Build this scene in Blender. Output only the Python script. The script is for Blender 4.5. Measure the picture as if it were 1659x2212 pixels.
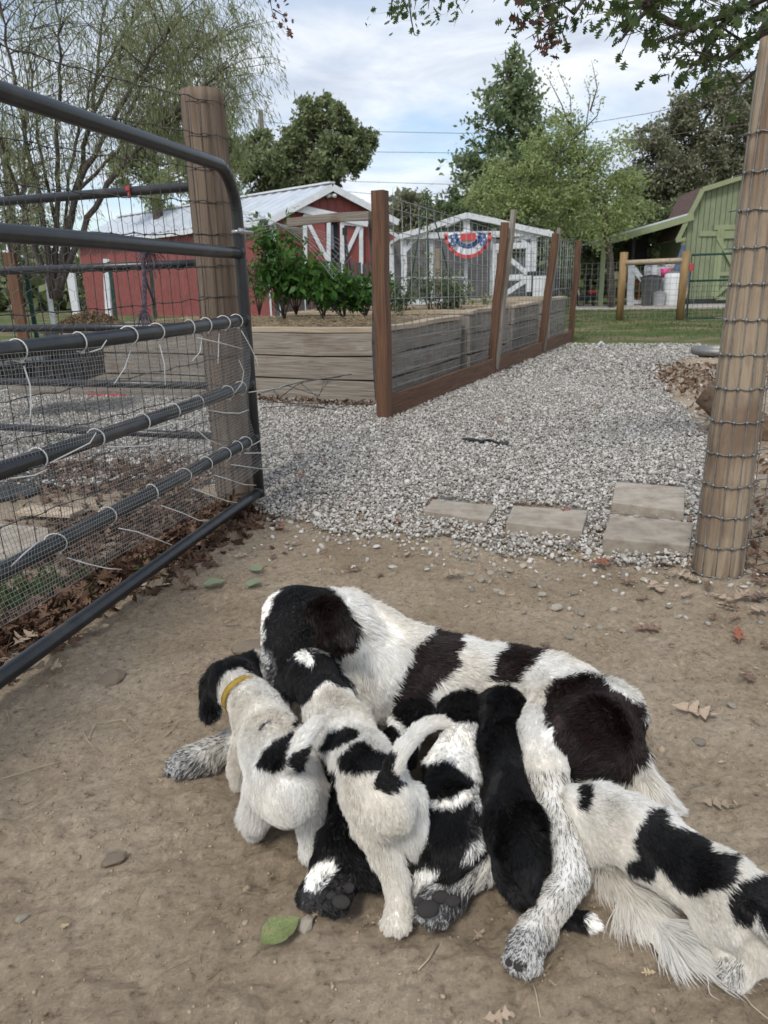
import bpy, bmesh, math, random
import numpy as np
from math import radians, sin, cos, pi, hypot, tan, atan2, exp, sqrt
from mathutils import Vector, Matrix, noise as mnoise
from mathutils.kdtree import KDTree

for o in list(bpy.data.objects):
    bpy.data.objects.remove(o)
random.seed(7)
rng = np.random.default_rng(7)
S = bpy.context.scene
COL = S.collection

# ------------------------------------------------------------ camera, sky, sun, exposure
CAMH, PITCH, ROLL, FPX = 0.95, 17.2, -1.6, 1597.6
cd = bpy.data.cameras.new('camera'); cam = bpy.data.objects.new('camera', cd); COL.objects.link(cam)
cd.sensor_fit = 'VERTICAL'; cd.sensor_height = 36; cd.lens = 26
cd.clip_start = .02; cd.clip_end = 3000
cd.dof.use_dof = True; cd.dof.focus_distance = 1.75; cd.dof.aperture_fstop = 9
RM = Matrix.Rotation(radians(90 - PITCH), 3, 'X') @ Matrix.Rotation(radians(ROLL), 3, 'Z')
cam.matrix_world = Matrix.Translation((0, 0, CAMH)) @ RM.to_4x4()
S.camera = cam
S.render.engine = 'CYCLES'
S.view_settings.view_transform = 'Standard'; S.view_settings.look = 'None'
S.view_settings.exposure = 0.5; S.view_settings.gamma = 1

SUN_EL, SUN_AZ = 52, 205      # high, behind the camera's left
W = bpy.data.worlds.new('World'); S.world = W; W.use_nodes = True
nt = W.node_tree; nt.nodes.clear()
def nd(t, kind, **kw):
    n = t.nodes.new(kind)
    for k, v in kw.items():
        setattr(n, k, v)
    return n
wo = nd(nt, 'ShaderNodeOutputWorld')
sky = nd(nt, 'ShaderNodeTexSky', sky_type='NISHITA', sun_disc=False, sun_elevation=radians(SUN_EL), sun_rotation=radians(SUN_AZ))
b1 = nd(nt, 'ShaderNodeBackground'); b1.inputs['Strength'].default_value = .12
nt.links.new(sky.outputs[0], b1.inputs['Color'])
b2 = nd(nt, 'ShaderNodeBackground'); b2.inputs['Strength'].default_value = .82
tc = nd(nt, 'ShaderNodeTexCoord'); sp = nd(nt, 'ShaderNodeSeparateXYZ'); nt.links.new(tc.outputs['Generated'], sp.inputs[0])
def wmath(op, a, b=None):
    n = nd(nt, 'ShaderNodeMath', operation=op)
    for i, x in enumerate((a, b)):
        if x is None: continue
        if isinstance(x, (int, float)): n.inputs[i].default_value = x
        else: nt.links.new(x, n.inputs[i])
    return n.outputs[0]
zz = wmath('ADD', wmath('MAXIMUM', sp.outputs[2], 0), .16)
cx = wmath('DIVIDE', sp.outputs[0], zz); cy = wmath('DIVIDE', sp.outputs[1], zz)
cmb = nd(nt, 'ShaderNodeCombineXYZ'); nt.links.new(cx, cmb.inputs[0]); nt.links.new(cy, cmb.inputs[1])
def wnoise(scale, det, dist, rough=.55, off=0):
    mp = nd(nt, 'ShaderNodeMapping'); mp.inputs['Location'].default_value = (off, off*.7, 0); mp.inputs['Scale'].default_value = (1, 1.25, 1)
    nt.links.new(cmb.outputs[0], mp.inputs[0])
    n = nd(nt, 'ShaderNodeTexNoise'); n.inputs['Scale'].default_value = scale; n.inputs['Detail'].default_value = det
    n.inputs['Distortion'].default_value = dist; n.inputs['Roughness'].default_value = rough
    nt.links.new(mp.outputs[0], n.inputs['Vector']); return n.outputs[0]
def wramp(src, stops):
    r = nd(nt, 'ShaderNodeValToRGB'); e = r.color_ramp.elements
    while len(e) < len(stops): e.new(.5)
    for q, (p, c) in zip(e, stops): q.position = p; q.color = (*c, 1) if len(c) == 3 else c
    nt.links.new(src, r.inputs[0]); return r.outputs[0]
cov = wramp(wnoise(.9, 7, .35, .55, 3.1), [(.36, (.12,)*3), (.50, (.72,)*3), (.60, (1,)*3)])
tone = wramp(wnoise(2.1, 8, .5, .6, 8.7), [(.3, (.56, .62, .73)), (.48, (.70, .76, .85)), (.64, (.90, .93, .98))])
nt.links.new(tone, b2.inputs['Color'])
ms = nd(nt, 'ShaderNodeMixShader'); nt.links.new(cov, ms.inputs[0]); nt.links.new(b1.outputs[0], ms.inputs[1]); nt.links.new(b2.outputs[0], ms.inputs[2])
nt.links.new(ms.outputs[0], wo.inputs[0])
sd = bpy.data.lights.new('sun', 'SUN'); sd.energy = 1.45; sd.angle = radians(14); sd.color = (1, .97, .92)
so = bpy.data.objects.new('sun', sd); COL.objects.link(so)
az = radians(SUN_AZ)
sdir = Vector((sin(az)*cos(radians(SUN_EL)), cos(az)*cos(radians(SUN_EL)), sin(radians(SUN_EL))))
so.rotation_euler = sdir.to_track_quat('Z', 'Y').to_euler(); so.location = (0, 0, 30)

# ------------------------------------------------------------ measuring the place
RN = np.array(RM)
def ray(u, v): return RN @ np.array([(u-829.5)/FPX, -(v-1106)/FPX, -1.0])
C0 = np.array([0, 0, CAMH])
def G(u, v, z=0.0):
    d = ray(u, v); return Vector(C0 + d*((z-CAMH)/d[2]))
def A(u, v, D):
    d = ray(u, v); return Vector(C0 + d*(D/d[1]))
def depth(p): return -float((RN.T @ (np.array(p)-C0))[2])
def PL(u, v, base, dr, off=0.0):
    """point seen at u,v on the upright plane through base along dr"""
    n = Vector((dr[1], -dr[0], 0)).normalized(); b = Vector(base) + n*off
    d = Vector(ray(u, v)); c = Vector(C0)
    return c + d*((b-c).dot(n)/d.dot(n))
def proj(P):
    q = (np.asarray(P)-C0) @ RN
    return 829.5 - q[:, 0]/q[:, 2]*FPX, 1106 + q[:, 1]/q[:, 2]*FPX

# ------------------------------------------------------------ objects
def tag(o, label=None, cat=None, group=None, kind=None):
    for k, v in (('label', label), ('category', cat), ('group', group), ('kind', kind)):
        if v: o[k] = v
    return o
def thing(name, label, cat, loc=(0, 0, 0), group=None):
    o = bpy.data.objects.new(name, None); COL.objects.link(o); o.location = loc
    o.empty_display_size = .1
    return tag(o, label, cat, group)
def adopt(o, parent):
    if parent is not None:
        o.parent = parent
        T = Vector((0, 0, 0)); q = parent
        while q is not None:
            T += q.location if q.type == 'EMPTY' else Vector((0, 0, 0)); q = q.parent
        o.matrix_parent_inverse = Matrix.Translation(-T) if parent.type == 'EMPTY' else parent.matrix_basis.inverted()
    return o
def link(name, me, mats, parent=None, smooth=False):
    if not isinstance(mats, (list, tuple)): mats = [mats]
    for m in mats: me.materials.append(m)
    o = bpy.data.objects.new(name, me); COL.objects.link(o)
    if smooth: me.shade_smooth()
    return adopt(o, parent)
def npmesh(name, V, F, mats, parent=None, smooth=False, col=None, attr='coat'):
    """V (n,3), F (m,k) arrays"""
    V = np.asarray(V, np.float32); F = np.asarray(F, np.int32)
    me = bpy.data.meshes.new(name)
    me.vertices.add(len(V)); me.vertices.foreach_set('co', V.ravel())
    m, k = F.shape
    me.loops.add(m*k); me.loops.foreach_set('vertex_index', F.ravel())
    me.polygons.add(m); me.polygons.foreach_set('loop_start', np.arange(0, m*k, k, dtype=np.int32))
    me.polygons.foreach_set('loop_total', np.full(m, k, np.int32))
    me.update(calc_edges=True); me.validate()
    if col is not None:
        a = me.attributes.new(attr, 'FLOAT_COLOR', 'POINT')
        c = np.ones((len(V), 4), np.float32); c[:, :3] = col; a.data.foreach_set('color', c.ravel())
    return link(name, me, mats, parent, smooth)
class MB:
    def __init__(s): s.v = []; s.f = []; s.m = []
    def add(s, v, f, m=0):
        n = len(s.v); s.v += [tuple(p) for p in v]; s.f += [tuple(i+n for i in q) for q in f]; s.m += [m]*len(f)
    def box(s, c, size, M=None, m=0):
        x, y, z = [q/2 for q in size]
        P = [Vector((i*x, j*y, k*z)) for i in (-1, 1) for j in (-1, 1) for k in (-1, 1)]
        if M is not None: P = [M @ p for p in P]
        c = Vector(c)
        s.add([c+p for p in P], [(0, 1, 3, 2), (4, 6, 7, 5), (0, 4, 5, 1), (2, 3, 7, 6), (0, 2, 6, 4), (1, 5, 7, 3)], m)
    def bar(s, a, b, w, h, up=(0, 0, 1), m=0):
        M, L, c = frame(a, b, up); s.box(c, (L, w, h), M, m)
    def tube(s, pts, r, n=6, m=0, cap=True):
        pts = [Vector(p) for p in pts]; k = len(pts)
        if k < 2: return
        rs = r if isinstance(r, (list, tuple)) else [r]*k
        base = len(s.v); T = (pts[1]-pts[0]).normalized()
        N = T.orthogonal().normalized()
        for i, p in enumerate(pts):
            t = (pts[min(i+1, k-1)]-pts[max(i-1, 0)])
            if t.length < 1e-9: t = T
            t = t.normalized(); N = (N - t*N.dot(t))
            N = N.normalized() if N.length > 1e-6 else t.orthogonal().normalized()
            B = t.cross(N)
            for j in range(n):
                a = 2*pi*j/n; s.v.append(tuple(p + (N*cos(a)+B*sin(a))*rs[i]))
        for i in range(k-1):
            for j in range(n):
                a, b = base+i*n+j, base+i*n+(j+1) % n
                s.f.append((a, b, b+n, a+n)); s.m.append(m)
        if cap and n > 2:
            s.f.append(tuple(base+j for j in reversed(range(n)))); s.m.append(m)
            s.f.append(tuple(base+(k-1)*n+j for j in range(n))); s.m.append(m)
    def build(s, name, mats, parent=None, smooth=False, bevel=0):
        me = bpy.data.meshes.new(name); me.from_pydata(s.v, [], s.f); me.update()
        me.polygons.foreach_set('material_index', s.m)
        o = link(name, me, mats, parent, smooth)
        if bevel:
            b = o.modifiers.new('bevel', 'BEVEL'); b.width = bevel; b.segments = 2; b.limit_method = 'ANGLE'
        return o
def frame(a, b, up=(0, 0, 1)):
    a, b = Vector(a), Vector(b); x = (b-a); L = x.length; x.normalize()
    up = Vector(up); y = up.cross(x)
    if y.length < 1e-4: y = Vector((0, 1, 0)).cross(x)
    if y.length < 1e-4: y = Vector((1, 0, 0))
    y.normalize(); z = x.cross(y)
    M = Matrix((x, y, z)).transposed(); return M, L, (a+b)/2
BOARDS = {}
def board(name, a, b, w, h, mat, parent=None, up=(0, 0, 1), bevel=.003, sag=0):
    """a plank of its own from a to b; local x runs along the grain"""
    M, L, c = frame(a, b, up); mb = MB(); n = 6
    V = []; F = []
    sd_ = random.random()*50
    for i in range(n+1):
        x = -L/2+L*i/n
        for y, z in ((-w/2, -h/2), (w/2, -h/2), (w/2, h/2), (-w/2, h/2)):
            j = .006*min(w, h, .04)/.04
            V.append((x, y+j*sin(x*7+sd_), z+j*sin(x*5+sd_*2)))
    for i in range(n):
        for j in range(4):
            p, q = i*4+j, i*4+(j+1) % 4
            F.append((p, p+4, q+4, q))
    F.append((0, 1, 2, 3)); F.append((n*4+3, n*4+2, n*4+1, n*4))
    mb.add(V, F); o = mb.build(name, mat, None, False, bevel)
    o.matrix_basis = Matrix.Translation(c) @ M.to_4x4()
    return adopt(o, parent)
def copy_tree(o, parent=None):
    c = o.copy(); COL.objects.link(c)
    if parent is not None: c.parent = parent
    for ch in o.children: copy_tree(ch, c)
    return c

# ------------------------------------------------------------ materials
def mat(name, stops, scale=8, rough=.7, bump=0, bscale=None, stretch=None, detail=6, metal=0, coord='Object', rnd=.0, spec=.4, dist=0, trans=0, second=None):
    """stops: colour ramp over noise. stretch scales the coordinates. rnd: value change from piece to piece"""
    m = bpy.data.materials.new(name); m.use_nodes = True; t = m.node_tree
    bs = t.nodes['Principled BSDF']; bs.inputs['Roughness'].default_value = rough; bs.inputs['Metallic'].default_value = metal
    bs.inputs['Specular IOR Level'].default_value = spec
    tcn = nd(t, 'ShaderNodeTexCoord'); mp = nd(t, 'ShaderNodeMapping'); mp.inputs['Scale'].default_value = stretch or (1, 1, 1)
    oi = nd(t, 'ShaderNodeObjectInfo')
    off = nd(t, 'ShaderNodeVectorMath', operation='SCALE'); off.inputs[0].default_value = (13, 7, 5)
    t.links.new(oi.outputs['Random'], off.inputs['Scale'])
    add = nd(t, 'ShaderNodeVectorMath', operation='ADD')
    t.links.new(tcn.outputs[coord], add.inputs[0]); t.links.new(off.outputs[0], add.inputs[1]); t.links.new(add.outputs[0], mp.inputs[0])
    n = nd(t, 'ShaderNodeTexNoise'); n.inputs['Scale'].default_value = scale; n.inputs['Detail'].default_value = detail; n.inputs['Distortion'].default_value = dist
    n.inputs['Roughness'].default_value = .62
    t.links.new(mp.outputs[0], n.inputs['Vector'])
    r = nd(t, 'ShaderNodeValToRGB'); e = r.color_ramp.elements
    if len(stops) == 1: stops = [(0, stops[0]), (1, stops[0])]
    while len(e) < len(stops): e.new(.5)
    for q, (p, c) in zip(e, stops): q.position = p; q.color = (*c, 1)
    t.links.new(n.outputs[0], r.inputs[0]); out = r.outputs[0]
    if second:
        sc, lo, hi, colr = second       # broad stains: scale, from, to, colour
        n2 = nd(t, 'ShaderNodeTexNoise'); n2.inputs['Scale'].default_value = sc; n2.inputs['Detail'].default_value = 5
        t.links.new(add.outputs[0], n2.inputs['Vector'])
        mr = nd(t, 'ShaderNodeMapRange'); mr.inputs['From Min'].default_value = lo; mr.inputs['From Max'].default_value = hi
        t.links.new(n2.outputs[0], mr.inputs[0])
        mx = nd(t, 'ShaderNodeMix', data_type='RGBA'); t.links.new(mr.outputs[0], mx.inputs['Factor']); t.links.new(out, mx.inputs['A'])
        mx.inputs['B'].default_value = (*colr, 1); out = mx.outputs['Result']
    if rnd:
        hv = nd(t, 'ShaderNodeHueSaturation'); mr = nd(t, 'ShaderNodeMapRange'); mr.inputs['To Min'].default_value = 1-rnd; mr.inputs['To Max'].default_value = 1+rnd
        t.links.new(oi.outputs['Random'], mr.inputs[0]); t.links.new(mr.outputs[0], hv.inputs['Value']); t.links.new(out, hv.inputs['Color']); out = hv.outputs[0]
    t.links.new(out, bs.inputs['Base Color'])
    if bump:
        bn = nd(t, 'ShaderNodeBump'); bn.inputs['Strength'].default_value = bump; bn.inputs['Distance'].default_value = .01
        src = n
        if bscale:
            src = nd(t, 'ShaderNodeTexNoise'); src.inputs['Scale'].default_value = bscale; src.inputs['Detail'].default_value = 8
            t.links.new(mp.outputs[0], src.inputs['Vector'])
        t.links.new(src.outputs[0], bn.inputs['Height']); t.links.new(bn.outputs[0], bs.inputs['Normal'])
    if trans:
        bs.inputs['Transmission Weight'].default_value = trans
    return m
def leafmat(name, c1, c2, c3, rough=.55, trl=.35):
    """colour varies leaf by leaf; light passes through"""
    m = bpy.data.materials.new(name); m.use_nodes = True; t = m.node_tree
    bs = t.nodes['Principled BSDF']; bs.inputs['Roughness'].default_value = rough; bs.inputs['Specular IOR Level'].default_value = .25
    ge = nd(t, 'ShaderNodeNewGeometry'); r = nd(t, 'ShaderNodeValToRGB'); e = r.color_ramp.elements
    e.new(.5)
    for q, (p, c) in zip(e, ((0, c1), (.5, c2), (1, c3))): q.position = p; q.color = (*c, 1)
    t.links.new(ge.outputs['Random Per Island'], r.inputs[0]); t.links.new(r.outputs[0], bs.inputs['Base Color'])
    tr = nd(t, 'ShaderNodeBsdfTranslucent'); t.links.new(r.outputs[0], tr.inputs[0])
    mx = nd(t, 'ShaderNodeMixShader'); mx.inputs[0].default_value = trl
    t.links.new(bs.outputs[0], mx.inputs[1]); t.links.new(tr.outputs[0], mx.inputs[2]); t.links.new(mx.outputs[0], t.nodes['Material Output'].inputs[0])
    return m
WOODS = (3, 40, 40)
M = {}
M['post_pine'] = mat('post_pine', [(.28, (.09, .055, .035)), (.37, (.20, .14, .092)), (.55, (.36, .28, .195)), (.78, (.47, .385, .285))], 1.3, .88, .9, None, (22, 22, 1.1), 12, dist=1.5, second=(5, .50, .72, (.20, .14, .095)))
M['post_grey'] = mat('post_grey', [(.28, (.05, .032, .022)), (.38, (.135, .095, .066)), (.6, (.20, .15, .108)), (.78, (.27, .21, .155))], 1.3, .88, .9, None, (22, 22, 1.1), 8, dist=1.0)
M['brown_post'] = mat('brown_post', [(.3, (.055, .026, .014)), (.5, (.125, .062, .033)), (.75, (.20, .11, .06))], 1.4, .75, .5, None, (1.0, 26, 26), 9, dist=1.8, rnd=.12)
M['grey_plank'] = mat('grey_plank', [(.28, (.07, .055, .042)), (.40, (.19, .16, .125)), (.6, (.30, .262, .215)), (.78, (.41, .365, .31))], 1.3, .85, .6, None, (1.0, 26, 26), 10, dist=2.2, rnd=.12, second=(2.2, .58, .74, (.17, .10, .06)))
M['cap_wood'] = mat('cap_wood', [(.3, (.26, .19, .12)), (.5, (.42, .33, .23)), (.75, (.55, .46, .35))], 1.5, .8, .3, None, (1.2, 14, 14), 8, dist=1, rnd=.08)
M['dark_picket'] = mat('dark_picket', [(.3, (.045, .04, .038)), (.7, (.12, .11, .105))], 2, .9, .3, None, (8, 8, 1), 6, rnd=.2)
M['yellow_post'] = mat('yellow_post', [(.3, (.17, .105, .04)), (.7, (.34, .22, .10))], 2, .8, .3, None, (8, 8, 1), 6)
M['gate_paint'] = mat('gate_paint', [(.3, (.010, .011, .013)), (.6, (.017, .019, .021)), (.8, (.034, .034, .036))], 14, .33, .05, 120, None, 7, spec=.55, second=(6, .56, .8, (.075, .066, .055)))
M['galv'] = mat('galv', [(.3, (.16, .16, .15)), (.7, (.30, .295, .28))], 60, .5, 0, metal=.5)
M['wire_dark'] = mat('wire_dark', [(.3, (.05, .045, .04)), (.7, (.12, .11, .10))], 60, .55, 0, metal=.3)
M['wire_light'] = mat('wire_light', [(.3, (.22, .225, .22)), (.7, (.36, .36, .35))], 60, .5, 0, metal=.3)
M['screen'] = mat('screen', [(.3, (.22, .215, .2)), (.7, (.36, .35, .33))], 60, .5, 0, metal=.25)
M['zip'] = mat('zip', [(.3, (.66, .64, .58)), (.7, (.80, .78, .73))], 30, .45)
M['red_paint'] = mat('red_paint', [(.3, (.215, .058, .050)), (.6, (.27, .074, .064)), (.8, (.32, .095, .085))], 3, .55, .05, rnd=.04)
M['white_paint'] = mat('white_paint', [(.3, (.60, .62, .63)), (.7, (.78, .79, .80))], 5, .55, .05)
M['chipped_white'] = mat('chipped_white', [(.33, (.22, .20, .18)), (.42, (.58, .59, .60)), (.7, (.76, .77, .78))], 14, .7, .1)
M['roof_metal'] = mat('roof_metal', [(.3, (.50, .54, .58)), (.7, (.66, .69, .72))], 2, .4, 0, metal=.25)
M['green_paint'] = mat('green_paint', [(.3, (.175, .20, .115)), (.5, (.215, .245, .145)), (.8, (.26, .29, .18))], 3, .75, .1)
M['green_trim'] = mat('green_trim', [(.3, (.23, .265, .145)), (.8, (.29, .33, .185))], 3, .7)
M['shingle'] = mat('shingle', [(.3, (.10, .062, .052)), (.7, (.18, .115, .10))], 9, .85, .2)
M['green_gate'] = mat('green_gate', [(.3, (.008, .04, .03)), (.7, (.015, .06, .045))], 9, .4)
M['black_plastic'] = mat('black_plastic', [(.3, (.010, .010, .011)), (.7, (.03, .03, .032))], 9, .45)
M['dark_inside'] = mat('dark_inside', [(.3, (.010, .011, .014)), (.7, (.03, .03, .035))], 2, .9)
M['blue_grey'] = mat('blue_grey', [(.3, (.10, .13, .16)), (.7, (.17, .20, .24))], 6, .7)
M['grey_plastic'] = mat('grey_plastic', [(.3, (.13, .15, .155)), (.7, (.20, .22, .225))], 6, .5)
M['white_plastic'] = mat('white_plastic', [(.3, (.62, .63, .62)), (.7, (.74, .74, .73))], 4, .4)
M['steel'] = mat('steel', [(.3, (.35, .36, .37)), (.7, (.52, .53, .53))], 6, .38, metal=.7)
M['pink'] = mat('pink', [(.3, (.60, .04, .18)), (.7, (.72, .07, .26))], 6, .45)
M['red_plastic'] = mat('red_plastic', [(.3, (.42, .035, .045)), (.7, (.55, .07, .075))], 6, .5)
M['orange_wood'] = mat('orange_wood', [(.3, (.32, .12, .03)), (.7, (.48, .20, .06))], 6, .6)
M['denim'] = mat('denim', [(.3, (.05, .085, .15)), (.7, (.14, .19, .27))], 9, .9, .2)
M['black_board'] = mat('black_board', [(.3, (.020, .022, .022)), (.7, (.045, .047, .046))], 5, .8)
M['coop_inside'] = mat('coop_inside', [(.3, (.085, .082, .08)), (.7, (.16, .155, .15))], 5, .9)
M['concrete'] = mat('concrete', [(.3, (.23, .19, .145)), (.5, (.35, .30, .24)), (.75, (.45, .40, .33))], 12, .9, .35, 90, None, 9, rnd=.08, second=(9, .55, .70, (.27, .215, .16)))
M['walk'] = mat('walk', [(.3, (.38, .33, .29)), (.7, (.48, .43, .38))], 6, .9)
M['bark'] = mat('bark', [(.3, (.035, .028, .023)), (.7, (.12, .10, .085))], 6, .9, .5, None, (5, 5, 1))
M['bark_thin'] = mat('bark_thin', [(.3, (.05, .04, .032)), (.7, (.14, .115, .09))], 6, .9)
M['pole_wood'] = mat('pole_wood', [(.3, (.10, .085, .07)), (.7, (.2, .17, .14))], 6, .9)
M['log'] = mat('log', [(.3, (.05, .03, .02)), (.5, (.16, .10, .06)), (.8, (.28, .19, .12))], 4, .85, .8, None, (6, 1, 6), 8, dist=1)
M['rope'] = mat('rope', [(.3, (.035, .028, .04)), (.55, (.10, .08, .105)), (.75, (.2, .17, .2))], 90, .9, .4)
M['collar'] = mat('collar', [(.3, (.28, .17, .02)), (.7, (.45, .30, .05))], 120, .8, .4)
M['pad'] = mat('pad', [(.3, (.030, .026, .025)), (.7, (.075, .066, .062))], 60, .7, .6, 160)
M['nose'] = mat('nose', [(.3, (.010, .009, .009)), (.7, (.02, .018, .018))], 60, .35, .2, 200)
M['straw'] = leafmat('straw', (.24, .17, .09), (.42, .32, .19), (.56, .46, .30), .7, .1)
M['twig'] = leafmat('twig', (.30, .23, .14), (.42, .34, .23), (.52, .44, .32), .8, .05)
M['mulch'] = leafmat('mulch', (.06, .04, .025), (.20, .13, .07), (.34, .24, .14), .8, .05)
M['litter'] = leafmat('litter', (.055, .03, .018), (.15, .085, .052), (.27, .17, .115), .65, .15)
M['leaf_brown'] = mat('leaf_brown', [(.3, (.16, .095, .06)), (.7, (.28, .185, .125))], 30, .6, .3, rnd=.3)
M['leaf_tan'] = mat('leaf_tan', [(.3, (.32, .23, .155)), (.7, (.45, .35, .25))], 30, .65, .3, rnd=.12)
M['leaf_rust'] = mat('leaf_rust', [(.3, (.20, .065, .03)), (.7, (.34, .13, .065))], 30, .6, .3, rnd=.15)
M['leaf_green'] = mat('leaf_green', [(.3, (.13, .16, .055)), (.5, (.20, .235, .09)), (.75, (.27, .29, .13))], 16, .5, .3, second=(9, .6, .75, (.25, .16, .07)))
M['leaf_pale'] = mat('leaf_pale', [(.3, (.17, .21, .12)), (.7, (.26, .30, .18))], 26, .6, .3)
M['stone'] = mat('stone', [(.3, (.30, .26, .20)), (.7, (.47, .42, .34))], 40, .95, .5, rnd=.35, spec=.15)
M['gravel'] = leafmat('gravel', (.21, .185, .155), (.41, .38, .335), (.65, .615, .56), .85, .0)
M['rock'] = mat('rock', [(.3, (.19, .145, .10)), (.7, (.30, .24, .18))], 30, .95, .5, 120)
M['crumb'] = leafmat('crumb', (.24, .175, .12), (.34, .26, .18), (.42, .335, .24), .95, .0)
M['grass'] = leafmat('grass', (.045, .085, .02), (.08, .125, .035), (.17, .17, .07), .7, .3)
M['wirepile'] = M['wire_dark']
M['bunt_red'] = mat('bunt_red', [(.3, (.52, .055, .06)), (.7, (.62, .10, .10))], 8, .8)
M['bunt_white'] = mat('bunt_white', [(.3, (.66, .66, .70)), (.7, (.78, .78, .80))], 8, .8)
M['bunt_blue'] = mat('bunt_blue', [(.3, (.045, .09, .22)), (.7, (.08, .15, .32))], 8, .8)

def fmat(name, rough):
    m = bpy.data.materials.new(name); m.use_nodes = True; t = m.node_tree
    bs = t.nodes['Principled BSDF']; bs.inputs['Roughness'].default_value = rough; bs.inputs['Specular IOR Level'].default_value = .5
    a = nd(t, 'ShaderNodeAttribute', attribute_name='coat'); t.links.new(a.outputs['Color'], bs.inputs['Base Color'])
    if rough < .6:
        tr = nd(t, 'ShaderNodeBsdfTranslucent'); t.links.new(a.outputs['Color'], tr.inputs[0]); mx = nd(t, 'ShaderNodeMixShader'); mx.inputs[0].default_value = .28
        t.links.new(bs.outputs[0], mx.inputs[1]); t.links.new(tr.outputs[0], mx.inputs[2]); t.links.new(mx.outputs[0], t.nodes['Material Output'].inputs[0])
    return m
M['fur'] = fmat('fur', .42)
M['skin'] = fmat('skin', .9)

# ------------------------------------------------------------ ground
def sheet(name, xs, ys, zf, m, **kw):
    X, Y = np.meshgrid(xs, ys, indexing='ij'); Z = zf(X, Y)
    V = np.stack([X, Y, Z], -1).reshape(-1, 3); nx, ny = len(xs), len(ys)
    I = np.arange(nx*ny).reshape(nx, ny)
    F = np.stack([I[:-1, :-1], I[1:, :-1], I[1:, 1:], I[:-1, 1:]], -1).reshape(-1, 4)
    o = npmesh(name, V, F, m, None, True); tag(o, kind='structure', **kw); return o
class VN:
    """tileable value noise on a lattice, cheap for arrays"""
    def __init__(s, seed): s.t = np.random.default_rng(seed).random((256, 256))
    def __call__(s, x, y):
        xi = np.floor(x).astype(int); yi = np.floor(y).astype(int); fx = x-xi; fy = y-yi
        fx = fx*fx*(3-2*fx); fy = fy*fy*(3-2*fy); t = s.t
        a = t[xi & 255, yi & 255]; b = t[(xi+1) & 255, yi & 255]; c = t[xi & 255, (yi+1) & 255]; d = t[(xi+1) & 255, (yi+1) & 255]
        return (a*(1-fx)+b*fx)*(1-fy)+(c*(1-fx)+d*fx)*fy
vn = VN(3); vn2 = VN(5)
def fbm(x, y, o=4):
    r = 0; a = .5
    for i in range(o): r = r+a*vn(x*2**i+i*17, y*2**i+i*31); a *= .5
    return r
_pr = np.random.default_rng(12); PRINTS = []
for _i in range(34):
    _x, _y, _a = _pr.uniform(-1.1, 1.2), _pr.uniform(.75, 2.7), _pr.uniform(0, 6.28)
    for _k in range(5):
        _b = _a+(_k-2)*.42; _d = .0 if _k == 2 and _i % 2 else .030
        PRINTS.append((_x+_d*cos(_b), _y+_d*sin(_b), _pr.uniform(.010, .018), _pr.uniform(.004, .009)))
def gz(x, y):
    x = np.asarray(x, float); y = np.asarray(y, float)
    near = np.clip((3.3-y)/.9, .10, 1)
    rid = np.abs(fbm(x*9+40, y*9+7, 3)-.44)
    dent = 0*x
    for px_, py_, pr_, ph_ in PRINTS:
        q_ = ((x-px_)**2+(y-py_)**2)/pr_**2; dent = dent-ph_*np.exp(-np.minimum(q_, 40))+ph_*.5*np.exp(-np.minimum((np.sqrt(q_)-1.9)**2*3, 40))
    return dent*near+near*(.030*(fbm(x*1.6+9, y*1.6+3, 3)-.45) + .034*(fbm(x*7, y*7, 4)-.45) + .010*(fbm(x*21, y*21+5, 3)-.45) - .012*np.clip(.07-rid, 0, 1)/.07*0.6 + .007*(vn2(x*48, y*48)-.5) + .006*(vn2(x*90, y*90)-.5))
xs = np.concatenate([-np.geomspace(700, 2.2, 40), np.arange(-2.1, 2.1, .014), np.geomspace(2.12, 700, 40)])
ys = np.concatenate([-np.geomspace(300, .4, 12), np.arange(.45, 3.4, .012), np.geomspace(3.42, 1500, 70)])
gm = bpy.data.materials.new('ground'); gm.use_nodes = True; t = gm.node_tree; bs = t.nodes['Principled BSDF']
bs.inputs['Roughness'].default_value = .95; bs.inputs['Specular IOR Level'].default_value = .15
def N(t, tex, scale, det=6, vec=None, rough=.6):
    n = nd(t, 'ShaderNodeTexNoise'); n.inputs['Scale'].default_value = scale; n.inputs['Detail'].default_value = det; n.inputs['Roughness'].default_value = rough
    if vec: t.links.new(vec, n.inputs['Vector'])
    return n.outputs[0]
def ramp(t, src, stops):
    r = nd(t, 'ShaderNodeValToRGB'); e = r.color_ramp.elements
    while len(e) < len(stops): e.new(.5)
    for q, (p, c) in zip(e, stops): q.position = p; q.color = (*c, 1)
    t.links.new(src, r.inputs[0]); return r.outputs[0]
def mix(t, f, a, b, bt='MIX'):
    mx = nd(t, 'ShaderNodeMix', data_type='RGBA', blend_type=bt)
    for k, x in (('Factor', f), ('A', a), ('B', b)):
        if isinstance(x, (int, float)): mx.inputs[k].default_value = x
        elif isinstance(x, tuple): mx.inputs[k].default_value = (*x, 1)
        else: t.links.new(x, mx.inputs[k])
    return mx.outputs['Result']
def bumpy(t, bs, hs, strength=.5, dist=.006):
    prev = None
    for h in hs:
        b = nd(t, 'ShaderNodeBump'); b.inputs['Strength'].default_value = strength; b.inputs['Distance'].default_value = dist
        t.links.new(h, b.inputs['Height'])
        if prev: t.links.new(prev, b.inputs['Normal'])
        prev = b.outputs[0]
    t.links.new(prev, bs.inputs['Normal'])
g = nd(t, 'ShaderNodeNewGeometry').outputs['Position']
base = ramp(t, N(t, 0, 2.2, 8, g), [(.3, (.42, .32, .215)), (.5, (.60, .47, .33)), (.68, (.72, .585, .43))])
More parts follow.
